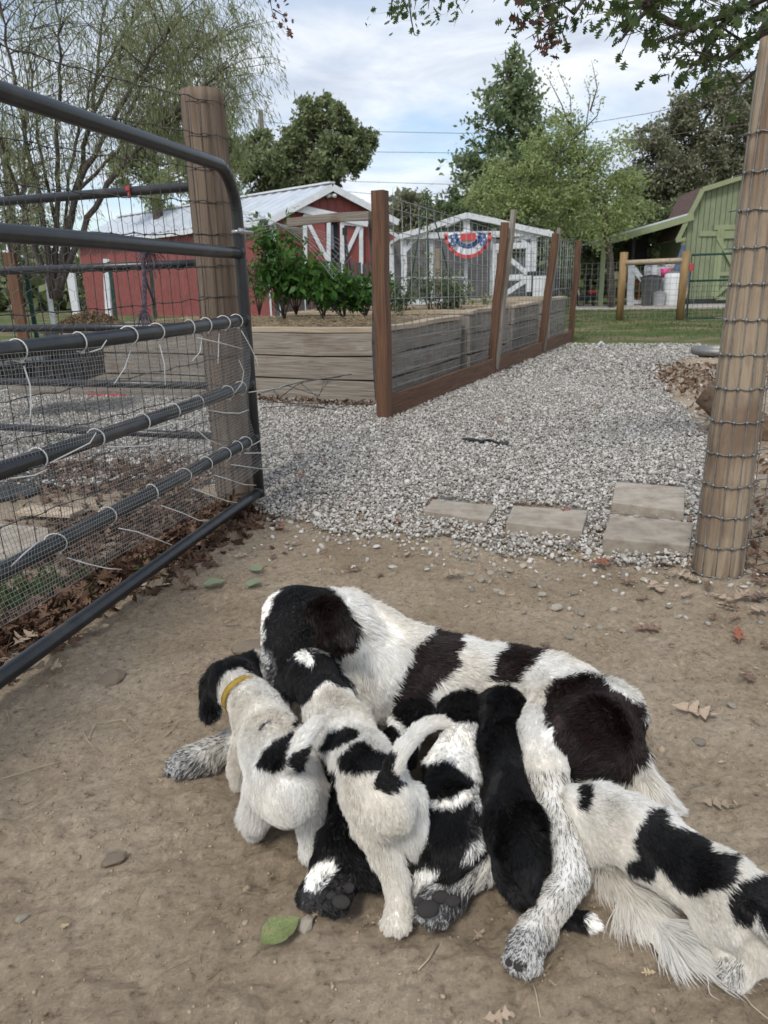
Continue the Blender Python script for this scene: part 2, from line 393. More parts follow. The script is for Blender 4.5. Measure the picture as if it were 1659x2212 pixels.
fine = ramp(t, N(t, 0, 55, 10, g, .75), [(.30, (.25, .22, .20)), (.43, (.82,)*3), (.55, (1.0,)*3), (.64, (1.15,)*3), (.72, (1.7, 1.66, 1.6))])
c = mix(t, 1.0, base, fine, 'MULTIPLY')
vo = nd(t, 'ShaderNodeTexVoronoi', feature='F1'); vo.inputs['Scale'].default_value = 38; t.links.new(g, vo.inputs['Vector'])
c = mix(t, ramp(t, vo.outputs['Distance'], [(.0, (.22,)*3), (.10, (.16,)*3), (.16, (0,)*3)]), c, (.13, .09, .065))
t.links.new(c, bs.inputs['Base Color']); bumpy(t, bs, [N(t, 0, 150, 8, g, .85), N(t, 0, 34, 8, g, .75)], .95, .02)
sheet('ground', xs, ys, lambda X, Y: gz(X, Y), gm)
# ------------------------------------------------------------ gravel
def inpoly(x, y, poly):
    x = np.asarray(x); y = np.asarray(y); r = np.zeros(x.shape, bool); n = len(poly)
    for i in range(n):
        x1, y1 = poly[i][0], poly[i][1]; x2, y2 = poly[(i+1) % n][0], poly[(i+1) % n][1]
        if y1 == y2: continue
        cnd = ((y1 > y) != (y2 > y)) & (x < (x2-x1)*(y-y1)/(y2-y1)+x1); r ^= cnd
    return r
def gp(L): return [(G(u, v).x, G(u, v).y) for u, v in L]
GRAV = gp([(560, 1105), (600, 1125), (760, 1150), (900, 1170), (1100, 1190), (1300, 1215), (1480, 1225), (1570, 1190), (1565, 1060), (1530, 960), (1470, 880), (1415, 820), (1420, 795), (1480, 775), (1590, 762), (1500, 745), (1235, 744)]) + [(3.0, 11.9), (-.3, 11.9), (-2.2, 8), (-9, 8), (-9, 3.6), (-2.4, 3.55), (-1.2, 3.75), (-.62, 3.5)]
pm = bpy.data.materials.new('gravel_bed'); pm.use_nodes = True; t = pm.node_tree; bs = t.nodes['Principled BSDF']; bs.inputs['Roughness'].default_value = .95
g = nd(t, 'ShaderNodeNewGeometry').outputs['Position']
v2 = nd(t, 'ShaderNodeTexVoronoi'); v2.inputs['Scale'].default_value = 42; t.links.new(g, v2.inputs['Vector'])
sx = nd(t, 'ShaderNodeSeparateColor'); t.links.new(v2.outputs['Color'], sx.inputs[0])
c = ramp(t, sx.outputs[0], [(0, (.15, .14, .12)), (.5, (.32, .30, .28)), (1, (.52, .50, .48))])
c = mix(t, ramp(t, v2.outputs['Distance'], [(.35, (0,)*3), (.75, (.7,)*3)]), c, (.10, .085, .07))
t.links.new(c, bs.inputs['Base Color']); bumpy(t, bs, [v2.outputs['Distance']], -.8, .015)
mb = MB()
bm = bmesh.new(); vs = [bm.verts.new((x, y+(.30 if y < 3.2 else 0), .001)) for x, y in GRAV]; bm.faces.new(vs); bmesh.ops.triangulate(bm, faces=bm.faces[:])
bm.normal_update()
if sum(f.normal.z for f in bm.faces) < 0: bmesh.ops.reverse_faces(bm, faces=bm.faces[:])
me = bpy.data.meshes.new('gravel_path'); bm.to_mesh(me); bm.free(); tag(link('gravel_path', me, pm), kind='structure')
def ico_arr():
    bm = bmesh.new(); bmesh.ops.create_icosphere(bm, subdivisions=1, radius=1); 
    V = np.array([v.co[:] for v in bm.verts]); F = np.array([[v.index for v in f.verts] for f in bm.faces]); bm.free(); return V, F
IV, IF = ico_arr()
OV = np.array([(1, 0, 0), (-1, 0, 0), (0, 1, 0), (0, -1, 0), (0, 0, 1), (0, 0, -1)], float)*1.12; OF = np.array([(0, 2, 4), (2, 1, 4), (1, 3, 4), (3, 0, 4), (2, 0, 5), (1, 2, 5), (3, 1, 5), (0, 3, 5)])
def rotm(n, tilt=1.0):
    q = rng.normal(size=(n, 4)); q[:, 1:3] *= tilt; q /= np.linalg.norm(q, axis=1)[:, None]; w, x, y, z = q.T
    return np.stack([1-2*(y*y+z*z), 2*(x*y-z*w), 2*(x*z+y*w), 2*(x*y+z*w), 1-2*(x*x+z*z), 2*(y*z-x*w), 2*(x*z-y*w), 2*(y*z+x*w), 1-2*(x*x+y*y)], -1).reshape(n, 3, 3)
def stones(P, r, flat=.62, jit=.22, IV=IV, IF=IF):
    n = len(P); V = IV[None]*(1+rng.uniform(-jit, jit, (n, len(IV), 1)))
    V = V*(r[:, None, None]*np.stack([rng.uniform(.8, 1.35, n), rng.uniform(.7, 1.1, n), rng.uniform(flat-.15, flat+.2, n)], -1)[:, None, :])
    V = np.einsum('nij,nkj->nki', rotm(n, .35), V)+P[:, None, :]
    F = IF[None]+(np.arange(n)*len(IV))[:, None, None]
    return V.reshape(-1, 3), F.reshape(-1, 3)
PX, PY = [], []
def scatter(x0, x1, y0, y1, n):
    return rng.uniform(x0, x1, n), rng.uniform(y0, y1, n)
bands = [(-3.2, 2.4, 2.2, 4.7, 88000, .0064), (-4.4, 3.4, 4.7, 7.4, 88000, .0078), (-4.5, 5.5, 7.4, 12.4, 50000, .0110)]
Ps, Rs = [], []
PAV = [gp(c_) for c_ in ([(1322, 1090), (1478, 1112), (1480, 1055), (1330, 1043)], [(1302, 1160), (1490, 1176), (1497, 1120), (1318, 1105)], [(1093, 1128), (1258, 1146), (1270, 1102), (1108, 1092)], [(915, 1102), (1052, 1124), (1072, 1092), (935, 1078)])]
for x0, x1, y0, y1, n, r in bands:
    x, y = scatter(x0, x1, y0, y1, n)
    ok = inpoly(x+(.05*(fbm(x*5, y*5)-.5)*4), y+.22*(fbm(x*4+9, y*4)-.5)*2, GRAV) & (np.abs(x) < .62*y+.35)
    for pv in PAV: ok &= ~(inpoly(x, y, pv) & (rng.random(n) < .985))
    x, y = x[ok], y[ok]
    rr = r*rng.lognormal(0, .32, len(x)); z = gz(x, y)+.008+rng.uniform(0, .012, len(x))
    Ps.append(np.stack([x, y, z], -1)); Rs.append(rr)
# strays thinning out over the dirt
x, y = scatter(-.5, 1.25, 1.75, 3.0, 2600)
edge = np.interp(x, [-.6, 0, .5, .9, 1.2], [3.05, 2.72, 2.5, 2.38, 2.3]); d = edge-y
ok = (rng.random(len(x)) < np.exp(-np.clip(d, 0, 9)/.13)*.9+.004) & (d > -.15); x, y = x[ok], y[ok]
Ps.append(np.stack([x, y, gz(x, y)+.004], -1)); Rs.append(.0085*rng.lognormal(0, .3, len(x)))
V, F = stones(np.concatenate([Ps[0], Ps[3]]), np.concatenate([Rs[0], Rs[3]]), jit=.28)
tag(npmesh('gravel', V, F, M['gravel']), 'loose grey crushed stone covering the near part of the path', 'gravel', kind='stuff')
V, F = stones(np.concatenate(Ps[1:3]), np.concatenate(Rs[1:3]), jit=.3, IV=OV, IF=OF)
tag(npmesh('gravel', V, F, M['gravel']), 'loose grey crushed stone covering the far part of the path', 'gravel', kind='stuff')
x, y = scatter(-1.6, 2.4, 2.9, 9, 420); ok = inpoly(x, y, GRAV); GFX = (x[ok], y[ok])
x, y = scatter(.8, 4.2, 3.2, 9.5, 5200); ok = ~inpoly(x, y, GRAV) & (rng.random(len(x)) < .55*(fbm(x*3, y*3)+.3)); x, y = x[ok], y[ok]
V, F = stones(np.stack([x, y, gz(x, y)+.004], -1), .011*rng.lognormal(0, .3, len(x)))
tag(npmesh('gravel', V, F, M['gravel']), 'thin scatter of gravel on the bare earth right of the path', 'gravel', kind='stuff')
# crumbs of earth
x, y = scatter(-1.3, 1.4, .62, 2.9, 9000)
V, F = stones(np.stack([x, y, gz(x, y)+.0005], -1), .0017*rng.lognormal(0, .5, len(x)))
tag(npmesh('soil_crumbs', V, F, M['crumb']), 'small crumbs of dry earth strewn over the trodden dirt', 'soil', kind='stuff')
# lone pebbles
PLACES = [(1040, 1252, 'in the cluster of pebbles behind the mother dog'), (1120, 1235, 'below the middle paver'), (1180, 1275, 'midway between mother dog and middle paver'), (1230, 1370, 'just above the back of the mother dog'), (1330, 1370, 'above the rump of the mother dog'), (1345, 1240, 'below the front right paver'), (1450, 1325, 'left of the right post leaves'), (1265, 1335, 'standing apart above the mother dog')]
def pebble_mesh(i):
    bm = bmesh.new(); bmesh.ops.create_icosphere(bm, subdivisions=2, radius=1)
    for v in bm.verts:
        v.co *= 1+.22*(mnoise.noise(v.co*1.3+Vector((i*9, 0, 0))))*1.6; v.co.z *= .6; v.co.x *= 1.25
    me = bpy.data.meshes.new('pebble'); bm.to_mesh(me); bm.free(); me.materials.append(M['stone']); return me
PM = [pebble_mesh(i) for i in range(4)]
SIZE = lambda p, a, b: 'tiny' if p < a else ('small' if p < b else 'larger')
def pebble(u, v, rpx, label='small pale pebble lying loose on the brown dirt', group='loose pebbles on the dirt', m=None):
    p = G(u, v); r = rpx/FPX*depth(p)
    o = bpy.data.objects.new('pebble', random.choice(PM)); COL.objects.link(o)
    o.location = (p.x, p.y, float(gz(p.x, p.y))+r*.4); o.scale = (r, r, r); o.rotation_euler = (random.uniform(-.3, .3), random.uniform(-.3, .3), random.uniform(0, 6.3))
    if group:
        near = min((hypot(u-a, v-b), t) for a, b, t in PLACES)[1]; label = '%s pale pebble on the dirt %s' % (SIZE(rpx, 6.5, 9.5), near)
    tag(o, label, 'pebble', group); return o
for u, v, r in ((1005, 1210, 9), (1015, 1240, 8), (1040, 1252, 9), (1075, 1275, 9), (1085, 1288, 7), (1100, 1238, 8), (1150, 1270, 9), (1170, 1290, 9), (1200, 1322, 12), (1230, 1385, 8), (1255, 1335, 8), (1268, 1360, 6), (1325, 1320, 7), (1392, 1250, 8), (1445, 1310, 7), (1400, 1215, 8), (1350, 1235, 9), (1295, 1365, 7), (1345, 1365, 7), (1310, 1375, 5), (1240, 1290, 8), (1130, 1330, 6), (1460, 1335, 6), (1385, 1345, 5), (1060, 1240, 8), (1130, 1225, 8), (1020, 1275, 7), (1180, 1250, 7)):
    pebble(u, v, r)
pebble(1468, 1330, 6); 
for u, v, r, lb in ((1581, 1532, 9, 'white stone chip alone on the dirt below the right post'), (1510, 1603, 12, 'grey flat stone on the dirt right of the mother dog'),
                    (660, 1998, 17, 'bright white stone chip on the dirt just below the green leaf'), (45, 1977, 11, 'small brownish stone on the dirt near the left picture edge'),
                    (237, 1462, 30, 'half buried tan rock in the dirt below the gate'), (1042, 1150, 10, 'round yellowish pebble beside the half buried paver'),
                    (550, 1405, 40, 'large half buried tan rock behind the first puppy head'), (245, 1852, 24, 'pale flat stone flush with the dirt at lower left')):
    o = pebble(u, v, r, lb, None)
    if r > 20: o.location.z -= .35*o.scale.x; o.scale.z *= .8; o.data = o.data.copy(); o.data.materials[0] = M['rock']

# ------------------------------------------------------------ leaves and straw
def oak_outline(sd_):
    """half outline of a lobed oak leaf, stalk at x=0"""
    rr = random.Random(sd_); pts = [(0, .012), (.10, .03)]
    for x0, w in ((.24, .20), (.47, .34), (.70, .26)):
        w *= rr.uniform(.6, 1.25); x0 += rr.uniform(-.03, .03); s = rr.uniform(.03, .09)
        pts += [(x0-.075, .06+.02*rr.random()), (x0-.045+s*.4, w*.72), (x0+s, w), (x0+.03+s, w*.86), (x0+.055+s*.5, w*.5)]
    pts += [(.86, .055), (.90, .10*rr.uniform(.6, 1.3)), (1.0, .02)]
    return pts
def leaf_mesh(name, kind, sd_, m, cup=.25):
    rr = random.Random(sd_); bm = bmesh.new()
    if kind == 'oak': up = oak_outline(sd_); dn = [(x+rr.uniform(-.015, .015), -y) for x, y in oak_outline(sd_+7)]
    else:
        up = [(t, .36*sin(pi*t**.85)*(1+.05*rr.uniform(-1, 1))+.006) for t in np.linspace(0, 1, 17)]; dn = [(x, -y*rr.uniform(.93, 1.05)) for x, y in up]
    bend = rr.uniform(-.3, .3); k1, k2 = rr.uniform(.4, 1.6), rr.uniform(.4, 1.6)
    def z(x, y): return cup*((k1 if y > 0 else k2)*abs(y)**1.2*1.3+.45*abs(x-.5)**1.6)+(.10 if kind == 'oak' else .035)*mnoise.noise(Vector((x*3.2, y*4.5, sd_*3)))
    def P(x, y): return (x, y+bend*x*(1-x), z(x, y))
    mid = [bm.verts.new(P(x, .0)) for x, _ in up]
    for v in mid: v.co.z -= .012
    for side in (up, dn):
        h = [bm.verts.new(P(up[i][0]*.5+side[i][0]*.5, side[i][1]*.55)) for i in range(len(up))]; e = [bm.verts.new(P(x, y)) for x, y in side]
        for i in range(len(up)-1):
            for a, b in ((mid, h), (h, e)):
                q = (a[i], a[i+1], b[i+1], b[i]); bm.faces.new(q if side is up else q[::-1])
    a = mid[0].co.copy(); s1 = [bm.verts.new(a+Vector(q)) for q in ((.02, .012, 0), (.02, -.012, 0), (-.2, -.008+.04*rr.random(), .03), (-.2, .008+.04*rr.random(), .03))]; bm.faces.new(s1)
    me = bpy.data.meshes.new(name); bm.to_mesh(me); bm.free(); me.materials.append(m); me.shade_smooth(); return me
OAK = {k: [leaf_mesh('fallen_leaf', 'oak', i*9+j, M['leaf_'+k], .10+.26*j/6) for j in range(7)] for i, k in enumerate(('brown', 'tan', 'rust'))}
BR = {k: [leaf_mesh('green_leaf', 'round', 3+i, M['leaf_'+k], .22)] for i, k in enumerate(('green', 'pale'))}
def leaf(u, v, Lpx, kind='brown', label='dry brown oak leaf fallen on the dirt', group='dry oak leaves scattered on the dirt', rz=None, z=0, name='fallen_leaf', tilt=.14):
    p = G(u, v, z); L = Lpx/FPX*depth(p)
    src = OAK.get(kind) or BR[kind]
    o = bpy.data.objects.new(name, random.choice(src)); COL.objects.link(o)
    rz = random.uniform(0, 6.28) if rz is None else rz
    o.rotation_euler = (random.uniform(-tilt, tilt), random.uniform(-tilt, tilt)*.6, rz); o.scale = (L, L, L)
    o.location = (p.x-cos(rz)*L*.5, p.y-sin(rz)*L*.5, z+(max(float(gz(p.x+dx*L, p.y+dy*L)) for dx in (-.3, 0, .3) for dy in (-.3, 0, .3)) if z == 0 else 0)+.004+.09*L)
    if group:
        kd_ = 'rusty' if kind == 'rust' else ('pale tan' if kind == 'tan' else 'brown'); near = min((hypot(u-a, v-b), t) for a, b, t in (LPL if 'dirt' in group else GPL))[1]
        label = '%s %s oak leaf %s' % (SIZE(Lpx, 28, 50), kd_, near)
    return tag(o, label, 'leaf', group)
LPL = [(60, 1430, 'under the lowest gate rail at far left'), (500, 1200, 'on the dirt beside the gate foot'), (400, 1265, 'at the edge of the leaf litter'), (1640, 1270, 'at the foot of the right post'), (1580, 1315, 'in the group of leaves below the right post'), (1415, 1260, 'between the front paver and the right post'), (1650, 1400, 'at the right edge below the post'), (1480, 1410, 'on open dirt right of the mother back'), (1600, 1600, 'on open dirt beside the pale long leaf'), (960, 1195, 'on the gravel edge behind the mother dog'), (765, 1238, 'alone on the dirt above the mother dog head'), (500, 1350, 'left of the mother dog head'), (190, 1715, 'on the bare dirt at left'), (670, 1975, 'beside the white stone chip'), (975, 2175, 'near the lower picture edge'), (1215, 1165, 'among gravel just below the middle paver'), (1130, 1190, 'below the leftmost pavers'), (1180, 1400, 'just above the mother dog back'), (1410, 1475, 'on bare dirt right of the mother dog'), (240, 1300, 'between gate rail and wire screen'), (590, 1210, 'on dirt right of the gate foot'), (1330, 1190, 'below the front right paver'), (1635, 1160, 'behind the right post')]
GPL = [(640, 985, 'on gravel right of the gate end'), (605, 1138, 'at the gravel edge by the gate foot'), (625, 870, 'on gravel below the plank bed'), (900, 872, 'beside the brown corner post base'), (1070, 928, 'on gravel near the torn black rubber'), (930, 1085, 'touching the half buried paver'), (845, 905, 'at the foot of the corner post'), (700, 1010, 'in the middle of the near gravel'), (1000, 850, 'on gravel along the kickboard'), (1130, 800, 'far up the gravel path'), (1160, 940, 'in the centre of the path'), (1290, 880, 'on the right half of the path'), (1400, 1085, 'between the two right pavers'), (810, 1105, 'on gravel behind the mother dog'), (1240, 960, 'right of the path centre'), (1190, 870, 'on the far middle of the path')]
leaf(607, 2022, 98, 'green', 'large yellow green leaf lying flat on the dirt below the puppies', None, .7, name='green_leaf', tilt=.05)
leaf(463, 1265, 50, 'pale', 'pale green leaf on the dirt, left one of two near the gate', None, .5, name='green_leaf')
leaf(548, 1268, 42, 'pale', 'pale green leaf on the dirt, right one of two near the gate', None, 1.2, name='green_leaf')
leaf(552, 1233, 36, 'pale', 'small faded green leaf on the dirt beside the gate foot', None, 2.5, name='green_leaf')
leaf(1295, 1224, 66, 'rust', 'rust orange oak leaf on the gravel edge before the front paver', None, .2)
leaf(1500, 1552, 95, 'tan', 'long pale oak leaf on bare dirt right of the mother dog', None, -.45)
leaf(1548, 1744, 72, 'tan', 'pale lobed oak leaf with pointed lobes near the right edge', None, -.2, tilt=.1)
leaf(1612, 1477, 62, 'brown', 'crumpled brown oak leaf near the right edge above the pale one', None, 1.6)
leaf(1592, 1385, 70, 'rust', 'reddish oak leaf curled up at the right edge below the post', None, 1.2)
leaf(1398, 1362, 66, 'brown', 'flat brown oak leaf halfway between mother dog and right post', None, .1)
leaf(980, 1252, 48, 'tan', 'curled tan oak leaf between the pebbles behind the mother dog', None, .3)
leaf(205, 1370, 62, 'tan', 'tan oak leaf lying alone just past the lowest gate rail', None, .4)
leaf(330, 1272, 76, 'tan', 'broad tan oak leaf at the edge of the leaf litter', None, .2)
leaf(1078, 2200, 72, 'tan', 'tan leaf cut by the lower picture edge', None, .1)
leaf(1035, 2010, 40, 'tan', 'small pale leaf scrap between the two large hind paws', None, .8)
leaf(1168, 2103, 34, 'tan', 'small pale leaf scrap beside the big hind paw', None, -1.1)
leaf(680, 1978, 30, 'tan', 'tiny tan leaf curl just above the white stone chip', None, 1.0)
leaf(1220, 1106, 34, 'rust', 'orange leaf lying on top of the middle paver', None, .5, .035)
leaf(530, 1921, 22, 'tan', 'tiny tan leaf fragment lying on the dirt at lower left', None, 1.2)
for u, v, s in ((105, 1452, 62), (25, 1432, 70), (60, 1400, 66), (520, 1205, 40), (430, 1180, 44), (400, 1265, 46), (1640, 1265, 52), (1655, 1305, 60), (1600, 1300, 62), (1570, 1320, 50), (1415, 1278, 62),
                (1355, 1265, 44), (1470, 1248, 52), (1640, 1330, 60), (1530, 1275, 44), (1440, 1225, 50), (765, 1238, 40), (500, 1350, 30), (190, 1715, 24), (660, 1975, 26), (975, 2175, 18), (1215, 1165, 42), (1130, 1190, 30),
                (1180, 1400, 30), (1410, 1475, 16), (240, 1300, 46), (590, 1210, 30), (1330, 1190, 36), (1620, 1180, 50), (1650, 1145, 50), (1560, 1300, 54), (1630, 1300, 58), (1650, 1240, 50), (1590, 1345, 44), (1540, 1340, 36), (1480, 1290, 44), (1655, 1400, 40), (1500, 1420, 22), (1450, 1400, 20), (1350, 1440, 18), (1625, 1560, 24), (1560, 1650, 20), (1500, 1260, 40), (1385, 1300, 40), (1260, 1210, 34), (1010, 1185, 32), (880, 1205, 30), (640, 1180, 36), (700, 1200, 26), (820, 1250, 24)):
    leaf(u, v, s, random.choice(('brown', 'brown', 'tan')))
for u, v, s in ((640, 985, 26), (610, 1140, 24), (625, 870, 18), (900, 872, 18), (1082, 913, 20), (1060, 942, 18), (930, 1085, 24), (600, 1135, 22), (845, 905, 16), (700, 1000, 18), (1020, 872, 18), (1130, 800, 14), (980, 830, 14), (1160, 940, 22), (650, 1030, 26), (1290, 880, 18), (1400, 1085, 26), (760, 1080, 20), (860, 1130, 22), (1240, 960, 16), (1190, 870, 14)):
    leaf(u, v, s, random.choice(('rust', 'rust', 'brown')), 'brown orange oak leaf dropped on the grey gravel', 'oak leaves dropped on the gravel', None, .022)
def leafpile(name, pts, sizes, label, m, tilt=.8, zmax=.05):
    """many loose leaves as one mass"""
    n = len(pts); up = oak_outline(4); k = len(up)
    sh = np.array([(x, y, .4*y*y) for x, y in up]+[(x, -y, .4*y*y) for x, y in reversed(up)], float); c = np.array([[.5, 0, -.04]])
    sh = np.concatenate([c, sh]); sh[:, 0] -= .5; m_ = len(sh)-1
    tri = np.array([(0, 1+i, 1+(i+1) % m_) for i in range(m_)])
    q = rng.normal(size=(n, 4)); q[:, 1:3] *= tilt*.5; q /= np.linalg.norm(q, axis=1)[:, None]; w, x, y, z = q.T
    R = np.stack([1-2*(y*y+z*z), 2*(x*y-z*w), 2*(x*z+y*w), 2*(x*y+z*w), 1-2*(x*x+z*z), 2*(y*z-x*w), 2*(x*z-y*w), 2*(y*z+x*w), 1-2*(x*x+y*y)], -1).reshape(n, 3, 3)
    sv = sh[None]*np.asarray(sizes)[:, None, None]*np.array([1, 1, 1.0])*np.stack([np.ones(n), rng.uniform(.6, 1.2, n), rng.uniform(-1, 3, n)], -1)[:, None, :]
    V = np.einsum('nij,nkj->nki', R, sv)+np.asarray(pts)[:, None, :]
    F = tri[None]+(np.arange(n)*len(sh))[:, None, None]
    return tag(npmesh(name, V.reshape(-1, 3), F.reshape(-1, 3), m), label, 'leaves', kind='stuff')
def along(a, b, n, spread, h):
    a, b = np.array(a[:2]), np.array(b[:2]); t = rng.random(n)**1.0; P = a+(b-a)*t[:, None]; nrm = np.array([-(b-a)[1], (b-a)[0]]); nrm = nrm/np.linalg.norm(nrm)
    o = rng.normal(size=n)*spread; P = P+nrm*o[:, None]; z = gz(P[:, 0], P[:, 1])+.006+rng.random(n)*h*np.exp(-(o/spread)**2)
    return np.concatenate([P, z[:, None]], 1)
a, b = G(525, 1095), G(-160, 1480)
pts = np.concatenate([along(a, b, 1500, .085, .045), along(G(470, 1080), G(-50, 1235), 700, .22, .02), along(G(480, 1030), G(100, 1020), 1300, .26, .03), along(G(430, 1110), G(150, 1160), 500, .12, .02), along(G(560, 1120), G(330, 1240), 60, .12, .01)])
leafpile('leaf_litter', pts, rng.uniform(.035, .085, len(pts)), 'drift of dry brown oak leaves heaped along the foot of the gate and wire fence', M['litter'])
pts = along(G(555, 868), G(805, 880), 420, .08, .05)
leafpile('leaf_litter', pts, rng.uniform(.03, .07, len(pts)), 'strip of rusty dead leaves along the foot of the long plank bed', M['litter'])
pts = np.concatenate([along(G(1640, 1180), G(1560, 850), 420, .16, .02), along(G(1445, 850), G(1570, 790), 1600, .6, .02), along(G(1600, 1250), G(1659, 1150), 120, .12, .01)])
leafpile('leaf_litter', pts, rng.uniform(.03, .07, len(pts)), 'thin dark leaf litter on the ground behind the right post', M['litter'])
def straws(name, P, L, r, m, label, cat, par=None, flat=.25):
    n = len(P); d = rng.normal(size=(n, 3)); d[:, 2] *= flat; d /= np.linalg.norm(d, axis=1)[:, None]
    s = np.cross(d, rng.normal(size=(n, 3))); s /= np.linalg.norm(s, axis=1)[:, None]; L = L*rng.lognormal(0, .4, n)
    b = np.cross(d, s); Q = [P-d*L[:, None]/2, P+d*L[:, None]/2]; V = []
    for q, k in ((Q[0], 1), (Q[0]*.5+Q[1]*.5+b*L[:, None]*.06, 1), (Q[1], .6)):
        V += [q+s*r*k, q-s*r*k*.5+b*r*k*.8, q-s*r*k*.5-b*r*k*.8]
    V = np.stack(V, 1); f = []
    for i in (0, 3):
        for j in range(3): f.append((i+j, i+(j+1) % 3, i+3+(j+1) % 3, i+3+j))
    F = np.array(f)[None]+(np.arange(n)*9)[:, None, None]
    return tag(npmesh(name, V.reshape(-1, 3), F.reshape(-1, 4), m, par), label, cat if par is None else None, kind='stuff')
x, y = scatter(-1.2, 1.4, .65, 2.6, 190); straws('dry_straw', np.stack([x, y, gz(x, y)+.004], -1), .035, .0008, M['twig'], 'bits of dry straw and thin stems strewn on the dirt', 'straw', flat=.06)
def stem(pts, r, label):
    mb = MB(); mb.tube([G(u, v, .006) + Vector((0, 0, float(gz(G(u, v).x, G(u, v).y)))) for u, v in pts], r, 5); tag(mb.build('dry_stem', M['twig'], None, True), label, 'stem')
stem([(903, 2093), (925, 2065), (945, 2035)], .0016, 'straight dry stem on the dirt below the standing puppy')
stem([(180, 1585), (190, 1600), (215, 1612), (188, 1602), (205, 1560), (262, 1548), (288, 1570)], .0011, 'thin looping stem on the dirt left of the stretched foreleg')
stem([(0, 1673), (40, 1662), (90, 1648), (130, 1640)], .001, 'thin straw lying at the left picture edge')
stem([(1148, 2105), (1158, 2135), (1168, 2180)], .001, 'thin stem on the dirt below the big hind paw')
stem([(1595, 2138), (1625, 2175), (1659, 2200)], .0013, 'dry stem in the lower right corner')
stem([(1395, 1578), (1400, 1590), (1412, 1610), (1408, 1590)], .001, 'small bent stem on the dirt right of the mother dog')
stem([(385, 1560), (370, 1580), (355, 1592)], .0012, 'short thin stem just above the stretched front paw')
stem([(0, 1530), (15, 1535), (18, 1555), (5, 1572)], .0009, 'curled grass stem at the left picture edge under the gate')

x, y = scatter(-1.2, 1.4, .75, 2.7, 170); leafpile('leaf_fragments', np.stack([x, y, gz(x, y)+.004], -1), rng.uniform(.008, .024, 170), 'small broken scraps of dry leaf strewn over the dirt', M['straw'], .3)
leafpile('leaf_fragments', np.stack([GFX[0], GFX[1], 0*GFX[0]+.022], -1), rng.uniform(.012, .04, len(GFX[0])), 'small rusty leaf scraps scattered through the gravel path', M['litter'], .5)
# ------------------------------------------------------------ pavers
def paver(cs, h, label):
    P = [G(u, v, h) for u, v in cs]; c = sum(P, Vector())/4
    bm = bmesh.new(); n = 5
    top = [[None]*(n+1) for _ in range(n+1)]
    for i in range(n+1):
        for j in range(n+1):
            s, t_ = i/n, j/n; p = P[0].lerp(P[1], s).lerp(P[3].lerp(P[2], s), t_); top[i][j] = bm.verts.new((p.x-c.x, p.y-c.y, h-.001*random.random()))
    for i in range(n):
        for j in range(n): bm.faces.new((top[i][j], top[i][j+1], top[i+1][j+1], top[i+1][j]))
    ring = [top[i][0] for i in range(n)]+[top[n][j] for j in range(n)]+[top[i][n] for i in range(n, 0, -1)]+[top[0][j] for j in range(n, 0, -1)]
    low = [bm.verts.new((v.co.x*1.004, v.co.y*1.004, -.03)) for v in ring]
    for i in range(len(ring)): bm.faces.new((ring[i], ring[(i+1) % len(ring)], low[(i+1) % len(ring)], low[i]))
    bmesh.ops.recalc_face_normals(bm, faces=bm.faces[:])
    me = bpy.data.meshes.new('paver'); bm.to_mesh(me); bm.free(); o = link('paver', me, M['concrete']); o.location = (c.x, c.y, 0)
    b = o.modifiers.new('bevel', 'BEVEL'); b.width = .004; b.segments = 2; b.limit_method = 'ANGLE'
    tag(o, label, 'paver', 'concrete stepping slabs')
paver([(1322, 1084), (1478, 1104), (1480, 1052), (1330, 1040)], .045, 'square grey paver farthest back, right behind the front right one')
paver([(1302, 1162), (1490, 1178), (1497, 1128), (1318, 1112)], .055, 'largest square grey paver nearest the right post')
paver([(1093, 1128), (1258, 1146), (1270, 1102), (1108, 1092)], .045, 'middle grey paver with an orange leaf and gravel on top')
paver([(915, 1102), (1052, 1124), (1072, 1092), (935, 1078)], .036, 'leftmost grey paver half buried in the gravel')

# ------------------------------------------------------------ round posts, wire fences
def zat(u, v, b):
    d = ray(u, v); return CAMH+d[2]*hypot(b[0], b[1])/hypot(d[0], d[1])
def log_post(name, base, topz, r0, r1, m, label, lean=(0, 0), kn=()):
    n, k = 40, 48; V = []; sd_ = random.random()*30
    for i in range(k+1):
        t = i/k; z = -.05+(topz+.05)*t; r = r0+(r1-r0)*t
        for j in range(n):
            a = 2*pi*j/n; q = r*(1+.018*mnoise.noise(Vector((cos(a)*1.3, sin(a)*1.3, z*1.5+sd_))))
            cr = abs(mnoise.noise(Vector((a*1.7+sd_, z*.7, 3)))); q -= .006*max(0, 1-cr/.035)
            for (ka, kz, kr) in kn:
                dd = hypot(((a-ka+pi) % (2*pi)-pi)*r, z-kz)/kr
                q += .004*exp(-dd*dd)-.005*exp(-(dd*3)**2)
            V.append((q*cos(a)+lean[0]*t, q*sin(a)+lean[1]*t, z))
    F = [(i*n+j, i*n+(j+1) % n, (i+1)*n+(j+1) % n, (i+1)*n+j) for i in range(k) for j in range(n)]
    mb = MB(); mb.add(V, F); c = len(mb.v); mb.v.append((lean[0], lean[1], topz+.002)); mb.f += [(k*n+j, k*n+(j+1) % n, c) for j in range(n)]; mb.m += [0]*n
    o = mb.build(name, m, None, True); o.location = (base[0], base[1], 0); return tag(o, label, 'post')
LPB = G(508, 1078); LPB = Vector((LPB.x, LPB.y+.08, 0))
log_post('round_post', LPB, zat(430, 197, LPB), .100, .086, M['post_grey'], 'weathered round wooden post behind the end of the dark gate', lean=(-.005, 0))
RPB = G(1566, 1245); RPB = Vector((RPB.x, RPB.y+.06, 0)); RT = zat(1650, 85, RPB)
